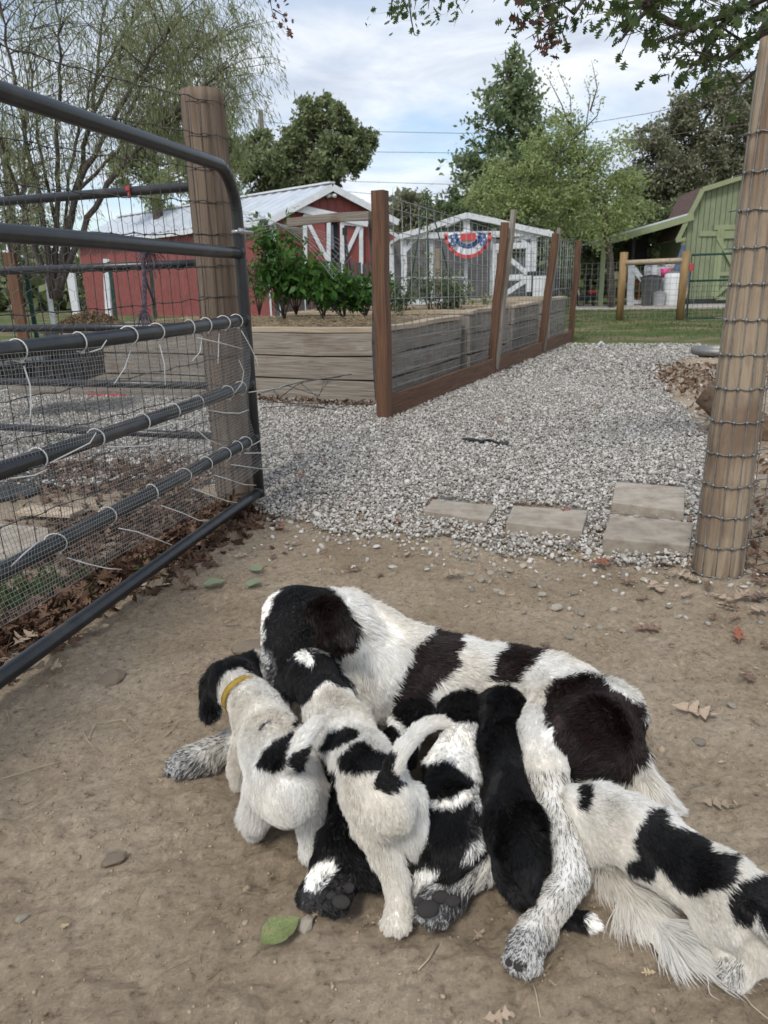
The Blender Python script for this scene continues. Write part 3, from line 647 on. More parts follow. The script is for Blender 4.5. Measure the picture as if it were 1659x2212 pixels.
log_post('round_post', RPB, RT, .082, .055, M['post_pine'], 'tall tan round post wrapped in wire at the right edge', lean=(.012, 0), kn=((4.5, .71, .03), (4.35, .53, .022), (4.95, .64, .03)))
# right post wire: wraps the post and runs off to the right
mb = MB()
zs = [zat(1570, v, RPB) for v in (1232, 1165, 1100, 1036, 970, 904)]
dz = (zs[-1]-zs[0])/5; zs = [zs[0]+dz*i for i in range(14)]
def rpc(z): return Vector((RPB.x+.012*z/RT, RPB.y, z)), .082+(.055-.082)*z/RT+.0035
for z in zs:
    if z > RT-.02: continue
    pts = []
    for i in range(13):
        a = pi*1.02+(pi*.98)*i/12; c, r = rpc(z); pts.append(c+Vector((cos(a)*r, sin(a)*r, .004*sin(i*2.1+z*40))))
    e = pts[-1]; pts += [e+Vector((.12*k, .05*k, .003*sin(k*3+z*9))) for k in range(1, 8)]
    pts = [pts[0]+Vector((-.006, .05, 0))]+pts
    mb.tube(pts, .0021, 5)
for k in range(16):
    if k < 6:
        a = pi*1.04+k*.48; pts = []
        for i in range(21):
            z = zs[0]-.01+(RT-.06-zs[0])*i/20; c, r = rpc(z); pts.append(c+Vector((cos(a)*(r+.002), sin(a)*(r+.002), 0)))
        for z in zs:
            if z < RT-.05:
                c, r = rpc(z); p = c+Vector((cos(a)*(r+.001), sin(a)*(r+.001), 0)); mb.box(p, (.008, .008, .009))
    else:
        c, r = rpc(0); p0 = Vector((RPB.x+.09+.058*(k-5), RPB.y+.01+.024*(k-5), 0)); pts = [p0+Vector((.002*sin(i), 0, zs[0]+(RT-.1)*i/12)) for i in range(13)]
    mb.tube(pts, .0018, 5)
r_ = thing('wire_fence', 'galvanised wire mesh wrapped round the tan post at the right edge', 'wire fence', RPB)
mb.build('wire_mesh', M['galv'], r_, True)
# left wire fence
FE = Vector((LPB.x+.03, LPB.y-.09, 0)); FL = G(0, 1337); fd = (FL-FE); fd.z = 0; flen = fd.length; fd.normalize()
fz0 = [.035]; top = zat(385, 227, LPB)-.0; nrow = 14; rows = [.03+(top-.03)*i/13 for i in range(14)]
def fpt(s, z): return FE+fd*s+Vector((0, 0, z))
mb = MB(); FLN = flen+1.3
for i, z in enumerate(rows):
    pts = [fpt(s, z-.05*(s/FLN)*(i/13)*0-.045*sin(pi*min(s/1.0, 1)*.5)*(i/13)+.003*sin(s*34+i*1.7)+.002*sin(s*57+i)) for s in np.linspace(0, FLN, 90)]
    mb.tube(pts, .0019 if i < 13 else .0024, 5)
nc = int(FLN/.058)
for k in range(nc+1):
    s = FLN*k/nc; j = random.uniform(-.004, .004)
    mb.tube([fpt(s+j*sin(q)+.003*sin(q*2.1+k), rows[0]+(rows[-1]-rows[0]-.045*sin(pi*min(s, 1)*.5))*q/13) for q in range(14)], .0015, 4)
    if s < 2.4:
        for i, z in enumerate(rows):
            mb.box(fpt(s, z-.045*sin(pi*min(s/1.0, 1)*.5)*(i/13)+.003*sin(s*34+i*1.7)+.002*sin(s*57+i)), (.007, .007, .007))
# wraps round the left post
for z in rows:
    pts = [Vector((LPB.x+cos(a)*(.103-.014*z/1.7), LPB.y+sin(a)*(.103-.014*z/1.7), z+.003*sin(a*5))) for a in np.linspace(pi*.95, 2.2*pi, 16)]; mb.tube(pts, .0017, 5)
for a in (pi*1.12, pi*1.3, pi*1.5, pi*1.72, pi*1.95):
    mb.tube([Vector((LPB.x+cos(a+.03*sin(q))*(.104-.014*q/13), LPB.y+sin(a)*(.104-.014*q/13), rows[0]+(rows[-1]-rows[0])*q/13)) for q in range(14)], .0016, 5)
r_ = thing('wire_fence', 'tall woven wire stock fence running behind the open gate at left', 'wire fence', FE)
mb.build('wire_mesh', M['wire_dark'], r_, True)
mb = MB()
def hexwire(mb, org, ux, uz, W_, H_, s, r):
    """chicken wire as zigzag wires"""
    nx = int(W_/s); nz = int(H_/(s*.75))
    for j in range(nz):
        z0 = j*s*.75
        for i in range(nx):
            x0 = i*s+(s/2 if j % 2 else 0)
            p = [org+ux*(x0+a*s)+uz*(z0+b*s) for a, b in ((0, 0), (.5, .25), (1, 0), (.5, .25), (.5, .75))]
            p2 = org+ux*(x0+.5*s)+uz*(z0+.5*s*1.0)
            mb.tube([org+ux*x0+uz*z0, org+ux*(x0+.5*s)+uz*(z0+.22*s), org+ux*(x0+s)+uz*z0], r, 3, cap=False)
            mb.tube([org+ux*(x0+.5*s)+uz*(z0+.22*s), org+ux*(x0+.5*s)+uz*(z0+.75*s)], r, 3, cap=False)
n_ = Vector((-fd.y, fd.x, 0))
hexwire(mb, FE+fd*.05+n_*-.01+Vector((0, 0, .35)), fd, Vector((0, 0, 1)), 2.3, .9, .05, .0006)
tag(mb.build('chicken_wire', M['galv'], r_), kind='stuff')

# ------------------------------------------------------------ the dark tubular gate
GE = G(560, 1065, .055); GE.z = 0
gl = Vector(ray(1205, 600)); gl.z = 0; gl.normalize(); gd = -gl       # from the end stile towards the camera
BZ = [.06, .309, .545, .817, 1.085, 1.40]
GLN = 3.05
gate = thing('tubular_gate', 'dark grey tubular steel gate standing open along the left side', 'gate', GE)
def gpt(s, z, o=0): return GE+gd*s+Vector((0, 0, z))+Vector((-gd.y, gd.x, 0))*o
GR = .0235
bend = [gpt(0, BZ[0]-.02), gpt(0, .5), gpt(0, 1.0), gpt(0, 1.22)]+[gpt(.155-.155*cos(a), 1.22+.18*sin(a)*.999) for a in np.linspace(.15, pi/2, 9)]
bend += [gpt(s, BZ[5]) for s in (.5, 1.2, 2, GLN-.15)]+[gpt(GLN-.15+.15*sin(a), 1.24+.16*cos(a)) for a in np.linspace(.2, pi/2, 7)]+[gpt(GLN, .06)]
mb = MB(); mb.tube(bend, GR, 20)
for q in range(7):   # crimp marks in the bend
    a = .2+q*.19; c = gpt(.155-.155*cos(a), 1.22+.18*sin(a)); tdir = (gd*sin(a)+Vector((0, 0, cos(a)))).normalized()
    mb.tube([c-tdir*.003, c-tdir*.0015, c+tdir*.0015, c+tdir*.003], [GR*.99, GR*1.045, GR*1.045, GR*.99], 20, cap=False)
mb.build('frame', M['gate_paint'], gate, True)
for i in range(5):
    mb = MB(); mb.tube([gpt(s, BZ[i]+.002*sin(s*3+i)) for s in np.linspace(.015, GLN-.01, 24)], GR*(.96), 20); mb.tube([gpt(.012, BZ[i]), gpt(.03, BZ[i])], [GR*1.2, GR*1.0], 20)
    mb.build('rail', M['gate_paint'], gate, True)
mb = MB()
mb.tube([gpt(-.0, 1.158), gpt(-.0, 1.172)], GR*1.22, 16); mb.box(gpt(-.045, 1.165), (.045, .010, .045), Matrix.Rotation(atan2(gd.y, gd.x), 3, 'Z'))
mb.tube([gpt(-.075, 1.165, .03), gpt(.05, 1.165, .03)], .007, 8); mb.tube([gpt(.04, 1.165, .03), gpt(.056, 1.165, .03)], .013, 6)
mb.build('latch_bracket', M['steel'], gate, True)
# fine screen tied to the lower half
scr = []
sw, sh_ = 2.2, BZ[3]-.03-.205
nxs, nzs = 176, 50
def spt(i, j):
    s = .065+sw*i/nxs; zf = j/nzs; z = .20-.02*sin(s*2.2)+(BZ[3]-.005-.20)*zf
    bulge = .024+.006*sin(s*7+z*9)+.010*sin(s*2.6+1)*(sin(z*14))
    bulge += .03*max(0, .3-z)/.1*(.5+.5*sin(s*5))
    s2 = s + (-.03*sin(zf*pi*3)*max(0, 1-i/10))+.004*sin(z*50+i*.2)
    return gpt(s2, z, bulge)
GRD = np.array([[spt(i, j)[:] for j in range(nzs+1)] for i in range(nxs+1)])
mb = MB()
for i in range(nxs+1): mb.tube([Vector(GRD[i, j]) for j in range(0, nzs+1, 2)], .00068, 3, cap=False)
for j in range(nzs+1): mb.tube([Vector(GRD[i, j]) for i in range(0, nxs+1, 3)], .00068, 3, cap=False)
mb.build('wire_screen', M['screen'], gate)
def k4(c): return (c[0]*.375, 663.6+c[1]*.375)
ties = {3: [100, 455, 740, 900, 1090, 1185, 1285, 1360], 2: [215, 550, 820, 1000, 1140, 1310, 1385], 1: [320, 620, 875, 1055, 1185, 1290, 1365, 1412]}
b4 = {3: ((0, 270), (1400, 80)), 2: ((0, 930), (1400, 460)), 1: ((0, 1545), (1420, 760))}
tails = [[(700, 250), (640, 350), (550, 440)], [(870, 215), (875, 330), (855, 450)], [(1120, 170), (1085, 260), (1015, 310)], [(1220, 150), (1195, 230), (1170, 325)], [(1090, 175), (1200, 205), (1320, 240)],
         [(1350, 135), (1385, 220), (1410, 300), (1405, 345)], [(75, 340), (88, 450), (70, 560), (40, 640)], [(230, 895), (340, 830), (420, 780), (435, 720)], [(0, 985), (110, 965), (150, 930)], [(560, 805), (680, 800), (770, 795), (820, 775)],
         [(830, 700), (920, 670), (1010, 650), (1045, 615)], [(1150, 590), (1230, 608), (1310, 610), (1350, 590)], [(1315, 490), (1338, 440), (1335, 370), (1290, 305)], [(1395, 490), (1470, 478), (1540, 465), (1575, 445)],
         [(330, 1440), (430, 1475), (530, 1500), (590, 1503)], [(630, 1270), (720, 1290), (800, 1325), (890, 1365)], [(880, 1140), (980, 1180), (1070, 1225), (1110, 1222)], [(1060, 1040), (1150, 1080), (1240, 1115), (1280, 1122)],
         [(1190, 965), (1260, 990), (1340, 1020), (1395, 1023)], [(1290, 905), (1370, 918), (1450, 930), (1485, 927)], [(1370, 840), (1450, 838), (1520, 832)], [(1415, 795), (1450, 765), (1485, 735)], [(0, 1490), (50, 1410), (105, 1340)], [(1085, 700), (1130, 760), (1200, 795)], [(460, 260), (500, 240), (505, 190)]]
heads = []
for bi, L in ties.items():
    (x0, y0), (x1, y1) = b4[bi]
    for cx_ in L:
        yy = y0+(y1-y0)*(cx_-x0)/(x1-x0); u, v = k4((cx_, yy)); p = PL(u, v, GE, gd); s = (p-GE).dot(gd); s = max(.02, s); z = BZ[bi]; tl = random.uniform(-.012, .012)
        mb = MB(); loop = [gpt(s+tl*sin(a), z+cos(a)*(GR+.0035), sin(a)*(GR+.0035)) for a in np.linspace(0, 2*pi, 17)]
        mb.tube(loop, .0021, 5, cap=False); h = gpt(s, z-GR-.004, .008); mb.box(h, (.008, .008, .008)); mb.build('zip_tie', M['zip'], gate, True)
for tl in tails:
    pts = [PL(*k4(c), GE, gd, 0) for c in tl]; n_g = Vector((-gd.y, gd.x, 0))
    pts = [p+n_g*(.03+.045*i/len(pts)) for i, p in enumerate(pts)]
    mb = MB(); mb.tube(pts, [.0021]*(len(pts)-1)+[.0015], 5); mb.build('zip_tie_tail', M['zip'], gate, True)
# rope toy hung from the rail
def R3(c): return (c[0]*.36, 165.9+c[1]*.36)
rt = [PL(*R3(c), GE, gd, .045) for c in ((870, 1040), (858, 1100), (865, 1180), (868, 1260), (866, 1340), (868, 1420))]
mb = MB(); fine = [rt[int(i//5)].lerp(rt[min(int(i//5)+1, 5)], (i % 5)/5) for i in range(26)]
for ph in (0, 2.1, 4.2): mb.tube([p+Vector((cos(i*1.1+ph), sin(i*1.1+ph), 0))*.0045 for i, p in enumerate(fine)], .0042, 6)
mb2 = MB()
for q, (e, n, L) in enumerate(((rt[-1], 60, .045), (rt[0]+gd*-.02, 40, .07))):
    for _ in range(n):
        d = Vector((random.gauss(0, .6), random.gauss(0, .6), random.gauss(-.5, .45))); p = e+Vector((0, 0, .005)); mb2.tube([p, p+d*L*.4, p+d*L*.75+Vector((0, 0, -L*.35))], .0012, 3)
mb.tube([rt[2], rt[2]+gd*-.02+Vector((0, 0, -.05)), rt[2]+gd*-.045+Vector((0, 0, -.1))], .004, 6)
ry = thing('rope_toy', 'frayed dark braided rope hanging from the second gate rail', 'rope', rt[0]); mb.build('braid', M['rope'], ry, True); tag(mb2.build('frayed_end', M['rope'], ry), kind='stuff')
# the second gate beyond the fence
HE = A(470, 1040, 3.95); HE.z = 0
ha, hb = A(392, 405, 3.95), A(0, 437, 4.32); hd = (hb-ha); hd.z = 0; hd.normalize()
hz = [zat(450, v, A(450, 800, 3.9)) for v in (946, 835, 706, 568)]+[ha.z]
g2 = thing('tubular_gate', 'second dark tubular gate seen behind the wire fence at left', 'gate', HE)
def hpt(s, z): return Vector((ha.x, ha.y, 0))+hd*(s-.2)+Vector((0, 0, z))
mb = MB(); mb.tube([hpt(0, .06), hpt(0, hz[4]-.13)]+[hpt(.12-.12*cos(a), hz[4]-.12+.12*sin(a)) for a in np.linspace(.2, pi/2, 6)]+[hpt(s, hz[4]) for s in (.5, 1.5, 3.2)], .023, 14); mb.build('frame', M['gate_paint'], g2, True)
for z in hz[:4]:
    mb = MB(); mb.tube([hpt(s, z) for s in (.0, 1, 2, 3.2)], .021, 14); mb.build('rail', M['gate_paint'], g2, True)
mb = MB(); p = hpt(.5, hz[4]); mb.tube([p+Vector((0, -.02, .02)), p+Vector((0, -.03, -.02)), p+Vector((.0, -.03, -.03))], .005, 5); mb.box(p+Vector((0, -.03, .012)), (.022, .012, .022)); mb.build('red_clip', M['red_plastic'], g2)
# ------------------------------------------------------------ garden enclosure
def zup(p, z): return Vector((p.x, p.y, z))
EP = [G(832, 905), G(1062, 810), G(1168, 766), G(1231, 739)]
EP = [Vector((p.x, p.y, 0)) for p in EP]
ez = [zat(819, 412, EP[0]), zat(1088, 480, EP[1]), zat(1196, 505, EP[2]), zat(1239, 520, EP[3])]
ed = (EP[3]-EP[0]).normalized(); en = Vector((ed.y, -ed.x, 0))
enc = thing('garden_fence', 'brown timber and wire panel fence enclosing the raised garden beds', 'fence', EP[0])
up_d = (ed.x, ed.y, 0)
def upright(name, p, z, w, h, m, off=(0, 0), lean=(0, 0), par=enc, label=None):
    a = Vector((p.x+off[0], p.y+off[1], 0)); b = Vector((a.x+lean[0], a.y+lean[1], z))
    o = board(name, a-Vector((0, 0, .02)), b, w, h, m, par, up_d, .003)
    if label: o['label'] = label
    return o
upright('post', EP[0], ez[0], .092, .092, M['brown_post'])
upright('post', EP[1], ez[1], .075, .045, M['brown_post'], (-.03, -.02), (.14, .02))
upright('post', EP[1], zat(1098, 452, EP[1]), .04, .09, M['grey_plank'], (.04, .04), (.17, .05), label='leaning grey post')
upright('post', EP[2], ez[2], .08, .06, M['brown_post'], (-.03, -.06), (.15, .0))
upright('post', EP[2], zat(1201, 492, EP[2]), .04, .09, M['grey_plank'], (.03, .04), (.17, .04))
upright('post', EP[3], ez[3], .08, .08, M['brown_post'], (0, 0), (.07, 0))
for a, b, h in ((EP[0], EP[1], .17), (EP[1], EP[2], .17), (EP[2], EP[3], .18)):
    d = (b-a).normalized(); L = (b-a).length; a2 = a+d*(.05 if a is EP[0] else .0); b2 = b-d*.004
    n_ = Vector((d.y, -d.x, 0)); off = n_*.02
    o = board('kickboard', a2+off+Vector((0, 0, h/2+.0)), b2+off+Vector((0, 0, h/2+.0)), .04, h, M['brown_post'], enc)
mb = MB(); TL = (EP[3]-EP[0]).length
def et(s): 
    t = s/TL
    if t < .5: return ez[0]*(1-t/.42)+ez[1]*(t/.42) if t < .42 else ez[1]
    return ez[2]
segs = [(EP[0]+ed*.06, EP[1]-ed*.05, ez[0]-.02, ez[1]-.06), (EP[1]+ed*.05, EP[2]-ed*.05, ez[1]-.05, ez[2]-.03), (EP[2]+ed*.05, EP[3], ez[2]-.04, ez[3]-.02)]
for a, b, z0, z1 in segs:
    L = (b-a).length; d = (b-a).normalized(); n = int(L/.155)
    for k in range(n+1):
        p = a+d*(L*k/n); zt = z0+(z1-z0)*k/n; mb.tube([p+Vector((0, 0, .06)), p+en*.004*sin(k)+Vector((0, 0, zt*.5)), p+Vector((0, 0, zt))], .0028, 5)
    hs = [.11, .21, .31, .42, .54, .68, .83, .98, 1.13, 1.28, 1.43]
    for h in hs:
        q0, q1 = h*z0/1.5, h*z1/1.5
        mb.tube([a+Vector((0, 0, q0)), (a+b)/2+Vector((0, 0, (q0+q1)/2+.004)), b+Vector((0, 0, q1))], .0028, 5)
    mb.tube([a+Vector((0, 0, z0)), b+Vector((0, 0, z1))], .003, 5)
# far end turning left
e2 = EP[3]+Vector((-.75, .25, 0))
for k in range(9): p = EP[3].lerp(e2, k/8); mb.tube([p+Vector((0, 0, .05)), p+Vector((0, 0, ez[3]-.02+.1*sin(k/8*pi*.5)))], .0028, 4)
for h in (.2, .4, .6, .8, 1.0, 1.2, 1.4, 1.5): mb.tube([EP[3]+Vector((0, 0, h)), e2+Vector((0, 0, h))], .0028, 4)
mb.build('wire_panel', M['wire_light'], enc, True)
mb = MB(); hexwire(mb, EP[0]+ed*.07-en*.012+Vector((0, 0, .07)), ed, Vector((0, 0, 1)), 3.6, .60, .04, .0007)
tag(mb.build('chicken_wire', M['galv'], enc), kind='stuff')
# door frame off the corner post
fb = thing('trellis_frame', 'grey beam and upright fixed to the left of the brown corner post', 'frame', A(806, 690, 5.5))
p = A(801, 465, 5.46); q = A(625, 480, 6.2); board('beam', p, q, .04, .06, M['grey_plank'], fb)
p = A(806, 470, 5.6); board('upright', Vector((p.x, p.y, .1)), p, .05, .04, M['dark_picket'], fb, up_d)
mb = MB()
for k in range(9):
    w = []; x0 = 430+k*22
    for i in range(15):
        t = i/14; u = 470+t*250+k*5; v = 452+150*(t**2.4)+k*11*(1-t)-8*k*t; w.append(A(u, v, 6.6-.5*t+.12*k))
    mb.tube(w, .0017, 4)
for k in range(15):
    w = []
    for j in range(6):
        t = k/14; w.append(A(470+t*250+j*8, 452+150*(t**2.4)+j*17*(1-t)-10*j*t, 6.6-.5*t+.19*j))
    mb.tube(w, .0012, 4)
tag(mb.build('wire_arch', M['wire_light'], None), 'bent wire mesh arch over the tall pepper plants', 'trellis')

# ------------------------------------------------------------ raised beds
def bed(label, O, Wb, Db, H, planks, capw=.14, m=M['grey_plank'], capm=M['cap_wood']):
    """O: front right ground corner; runs Wb to the left and Db back along the wire fence"""
    V_ = lambda x, y: Vector((O.x, O.y, 0))+en*x+ed*y
    x0, x1, y0, y1 = -Wb, 0, 0, Db
    r = thing('raised_bed', label, 'raised bed', V_(-Wb/2, Db/2)); ph = H/planks; g = .011
    def seg(a, b, nrm):
        for i in range(planks):
            z = ph*i+ph/2; o = nrm*random.uniform(-.008, .008)
            board('plank', a+o+Vector((0, 0, z)), b+o+Vector((0, 0, z)), .038, ph-g, m, r, bevel=.005)
    seg(V_(x0, y0), V_(x1-.02, y0), ed); seg(V_(x0, y1), V_(x1-.02, y1), ed); seg(V_(x1, y0-.019), V_(x1, y1+.019), en); seg(V_(x0-.02, y0-.019), V_(x0-.02, y1+.019), en)
    z = Vector((0, 0, H+.02)); k = capw/2-.03
    for y in (y0+k, y1-k): board('cap_board', V_(x0-.05, y)+z, V_(x1+.05, y)+z, capw, .038, capm, r)
    for x in (x0+k-.02, x1-k+.02): board('cap_board', V_(x, y0+k+capw/2+.002)+z, V_(x, y1-k-capw/2-.002)+z, capw, .038, capm, r)
    mb = MB(); mb.box(V_(-Wb/2, Db/2)+Vector((0, 0, H/2-.03)), (Wb-.07, Db-.07, H-.1), Matrix.Rotation(atan2(en.y, en.x), 3, 'Z'))
    n = 14; vs = []
    for i in range(n+1):
        for j in range(6):
            p = V_(x0+Wb*i/n, Db*j/5); vs.append((p.x, p.y, H-.03+.035*mnoise.noise(Vector((i*.9, j*.8, 1)))))
    mb.add(vs, [(i*6+j, (i+1)*6+j, (i+1)*6+j+1, i*6+j+1) for i in range(n) for j in range(5)]); mb.build('soil', M['bark'], r, True)
    r['V'] = 0; del r['V']; return r, V_
B1, V1 = bed('long waist high plank bed with straw mulch, nearest the gate', G(822, 874), 3.4, 1.95, .575, 3)
B2, V2 = bed('second raised plank bed jutting out behind the wire fence', G(1012, 809), 2.2, 1.5, .62, 3)
B3, V3 = bed('third raised plank bed farther along inside the wire fence', G(1104, 769), 1.6, 1.4, .60, 3)
B4, V4 = bed('last raised bed at the far end of the wire fence', G(1184, 738), 1.4, 1.1, .62, 3)
def mulchpile(par, V_, Wb, Db, z, h, n, L=.06):
    a, b = rng.random(n), rng.random(n); P = np.array([V_(-Wb*(.03+.94*p), Db*(.05+.9*q))[:] for p, q in zip(a, b)]); P[:, 2] = z+rng.random(n)*h*(.4+.6*fbm(P[:, 0]*2, P[:, 1]*2))*1.3
    straws('straw_mulch', P, L, .0017, M['straw'], None, None, par, .35)
mulchpile(B1, V1, 3.4, 1.95, .575, .075, 6000); mulchpile(B2, V2, 2.2, 1.5, .61, .06, 2200); mulchpile(B3, V3, 1.6, 1.4, .59, .05, 700)
# mulch heap further left
hp = A(190, 668, 8.0); hx, hy = hp.x, hp.y
n = 2600; a = rng.random(n)*2*pi; rr = np.sqrt(rng.random(n)); x = hx+rr*np.cos(a)*.36; y = hy+rr*np.sin(a)*.3; z = .60+.15*(1-rr**2)*rng.random(n)**.3
sp_ = np.stack([x, y, z], -1)
leafpile('bark_mulch', sp_, rng.uniform(.02, .05, n), 'heap of bark mulch and dead leaves in the black tub', M['mulch'], 1.4)
mb = MB(); mb.tube([Vector((hx+.5*cos(a), hy+.42*sin(a), .585+.01*sin(a*3))) for a in np.linspace(0, 2*pi, 40)], .03, 8, cap=False)
vs = [(hx+s*cos(a), hy+s*.85*sin(a), z) for s, z in ((.49, .6), (.43, .3)) for a in np.linspace(0, 2*pi, 24, endpoint=False)]; mb.add(vs, [(i, (i+1) % 24, 24+(i+1) % 24, 24+i) for i in range(24)])
mb.add([(hx+.42*cos(a)*.9, hy+.36*sin(a)*.9, .56) for a in np.linspace(0, 2*pi, 24, endpoint=False)], [tuple(range(24))])
tag(mb.build('rubber_tub', M['grey_plastic'], None, True), 'low grey rubber tub of mulch with a thick rolled rim at left', 'tub')
# black sheeting, planks and odds behind the gate
def slab(name, cs, z0, z1, m, label, cat):
    P = [G(u, v, z1) for u, v in cs]; mb = MB(); n = len(P)
    mb.add([(p.x, p.y, z1) for p in P]+[(p.x, p.y, z0) for p in P], [tuple(range(n))]+[(i, i+n, (i+1) % n+n, (i+1) % n) for i in range(n)])
    o = mb.build(name, m, None, False, .003)
    bm = bmesh.new(); bm.from_mesh(o.data); bmesh.ops.recalc_face_normals(bm, faces=bm.faces[:]); bm.to_mesh(o.data); bm.free(); return tag(o, label, cat)
slab('concrete_slab', [(-60, 1225), (92, 1185), (108, 1140), (-40, 1128)], 0, .045, M['concrete'], 'pale sandy concrete slab behind the screened gate at far left', 'slab')
slab('loose_board', [(28, 1106), (150, 1112), (182, 1098), (70, 1090)], .02, .035, M['cap_wood'], 'light loose board lying on leaves behind the gate', 'board')
slab('black_sheet', [(-50, 1085), (60, 1068), (148, 1030), (90, 1004), (-50, 1010)], .0, .02, M['black_board'], 'dark grey plastic sheet on the ground behind the gate', 'sheet')
slab('red_board', [(165, 850), (270, 853), (278, 842), (168, 838)], .0, .03, M['red_plastic'], 'flat red plastic strip lying on gravel before the plank bed', 'strip')
slab('weathered_board', [(20, 842), (440, 846), (440, 838), (30, 833)], 0, .06, M['grey_plank'], 'low grey edging board on the gravel behind the gate', 'board')
mb = MB()
for i in range(60):
    u = random.uniform(0, 185); v = random.uniform(752, 806); p = A(u, v, 5.7+random.uniform(-.15, .3)); mb.box(p, (random.uniform(.05, .2), .05, random.uniform(.01, .035)), Matrix.Rotation(random.uniform(-.5, .5), 3, 'Z') @ Matrix.Rotation(random.uniform(-.3, .3), 3, 'Y'))
pt = A(90, 790, 5.95); 
tb = thing('crate_stack', 'black plastic tray and folded sheeting piled left of the plank bed', 'crates', (pt.x, pt.y, 0))
for (u0, v0, u1, v1, D, m) in ((-40, 748, 95, 790, 5.8, 'grey_plastic'), (20, 785, 190, 820, 5.75, 'black_plastic'), (90, 745, 188, 782, 5.95, 'black_plastic'), (-40, 795, 60, 830, 5.7, 'black_plastic')):
    a_, b_ = A(u0, v0, D), A(u1, v1, D); mb3 = MB(); cx_, cz_ = (a_.x+b_.x)/2, (a_.z+b_.z)/2; w, h = b_.x-a_.x, a_.z-b_.z
    mb3.box((cx_, D+.2, cz_), (w, .4, h)); mb3.box((cx_, D+.2, cz_+h/2+.006), (w+.03, .43, .012))
    for i in range(8): mb3.box((cx_-w/2+w*(i+.5)/8, D-.006, cz_), (.012, .012, h*.8))
    mb3.build('tray', M[m], tb, False, .004)
# tomato cage wires lying by the bed
mb = MB()
for pts in ([(560, 845), (640, 828), (760, 808)], [(560, 850), (660, 822), (738, 814)], [(565, 880), (640, 876), (720, 884), (790, 862)], [(560, 868), (680, 872), (810, 874)], [(600, 862), (640, 832), (655, 826)], [(618, 832), (690, 855), (700, 822)], [(650, 828), (686, 858), (712, 818)], [(590, 842), (612, 870), (700, 880)]):
    mb.tube([A(u, v, 5.72-.02*i) for i, (u, v) in enumerate(pts)], .0035, 5)
tag(mb.build('wire_cage', M['wire_dark'], None, True), 'collapsed black wire plant cage lying before the long plank bed', 'wire cage')
p = G(760, 866); o = blob_later = None
mb = MB(); bm = bmesh.new(); bmesh.ops.create_uvsphere(bm, u_segments=16, v_segments=10, radius=.035)
me = bpy.data.meshes.new('ball'); bm.to_mesh(me); bm.free(); o = link('ball', me, M['white_plastic'], None, True); o.location = (p.x, p.y, .04); tag(o, 'white ball lying in the leaves below the plank bed', 'ball')
# black strip of rubber on the gravel
mb = MB()
for k in range(5):
    pts = [G(u, v+random.uniform(-2, 2), .02+.008*random.random()) for u, v in ((1000, 948), (1020, 950), (1040, 954), (1056, 952), (1078, 957), (1097, 957))]; mb.tube(pts[random.randint(0, 1):], [.004, .008, .006, .003, .007, .003][:len(pts[0:])][-len(pts):] if False else .008, 6)
tag(mb.build('torn_rubber', M['black_plastic'], None), 'torn black rubber strip lying on the gravel path', 'rubber strip')

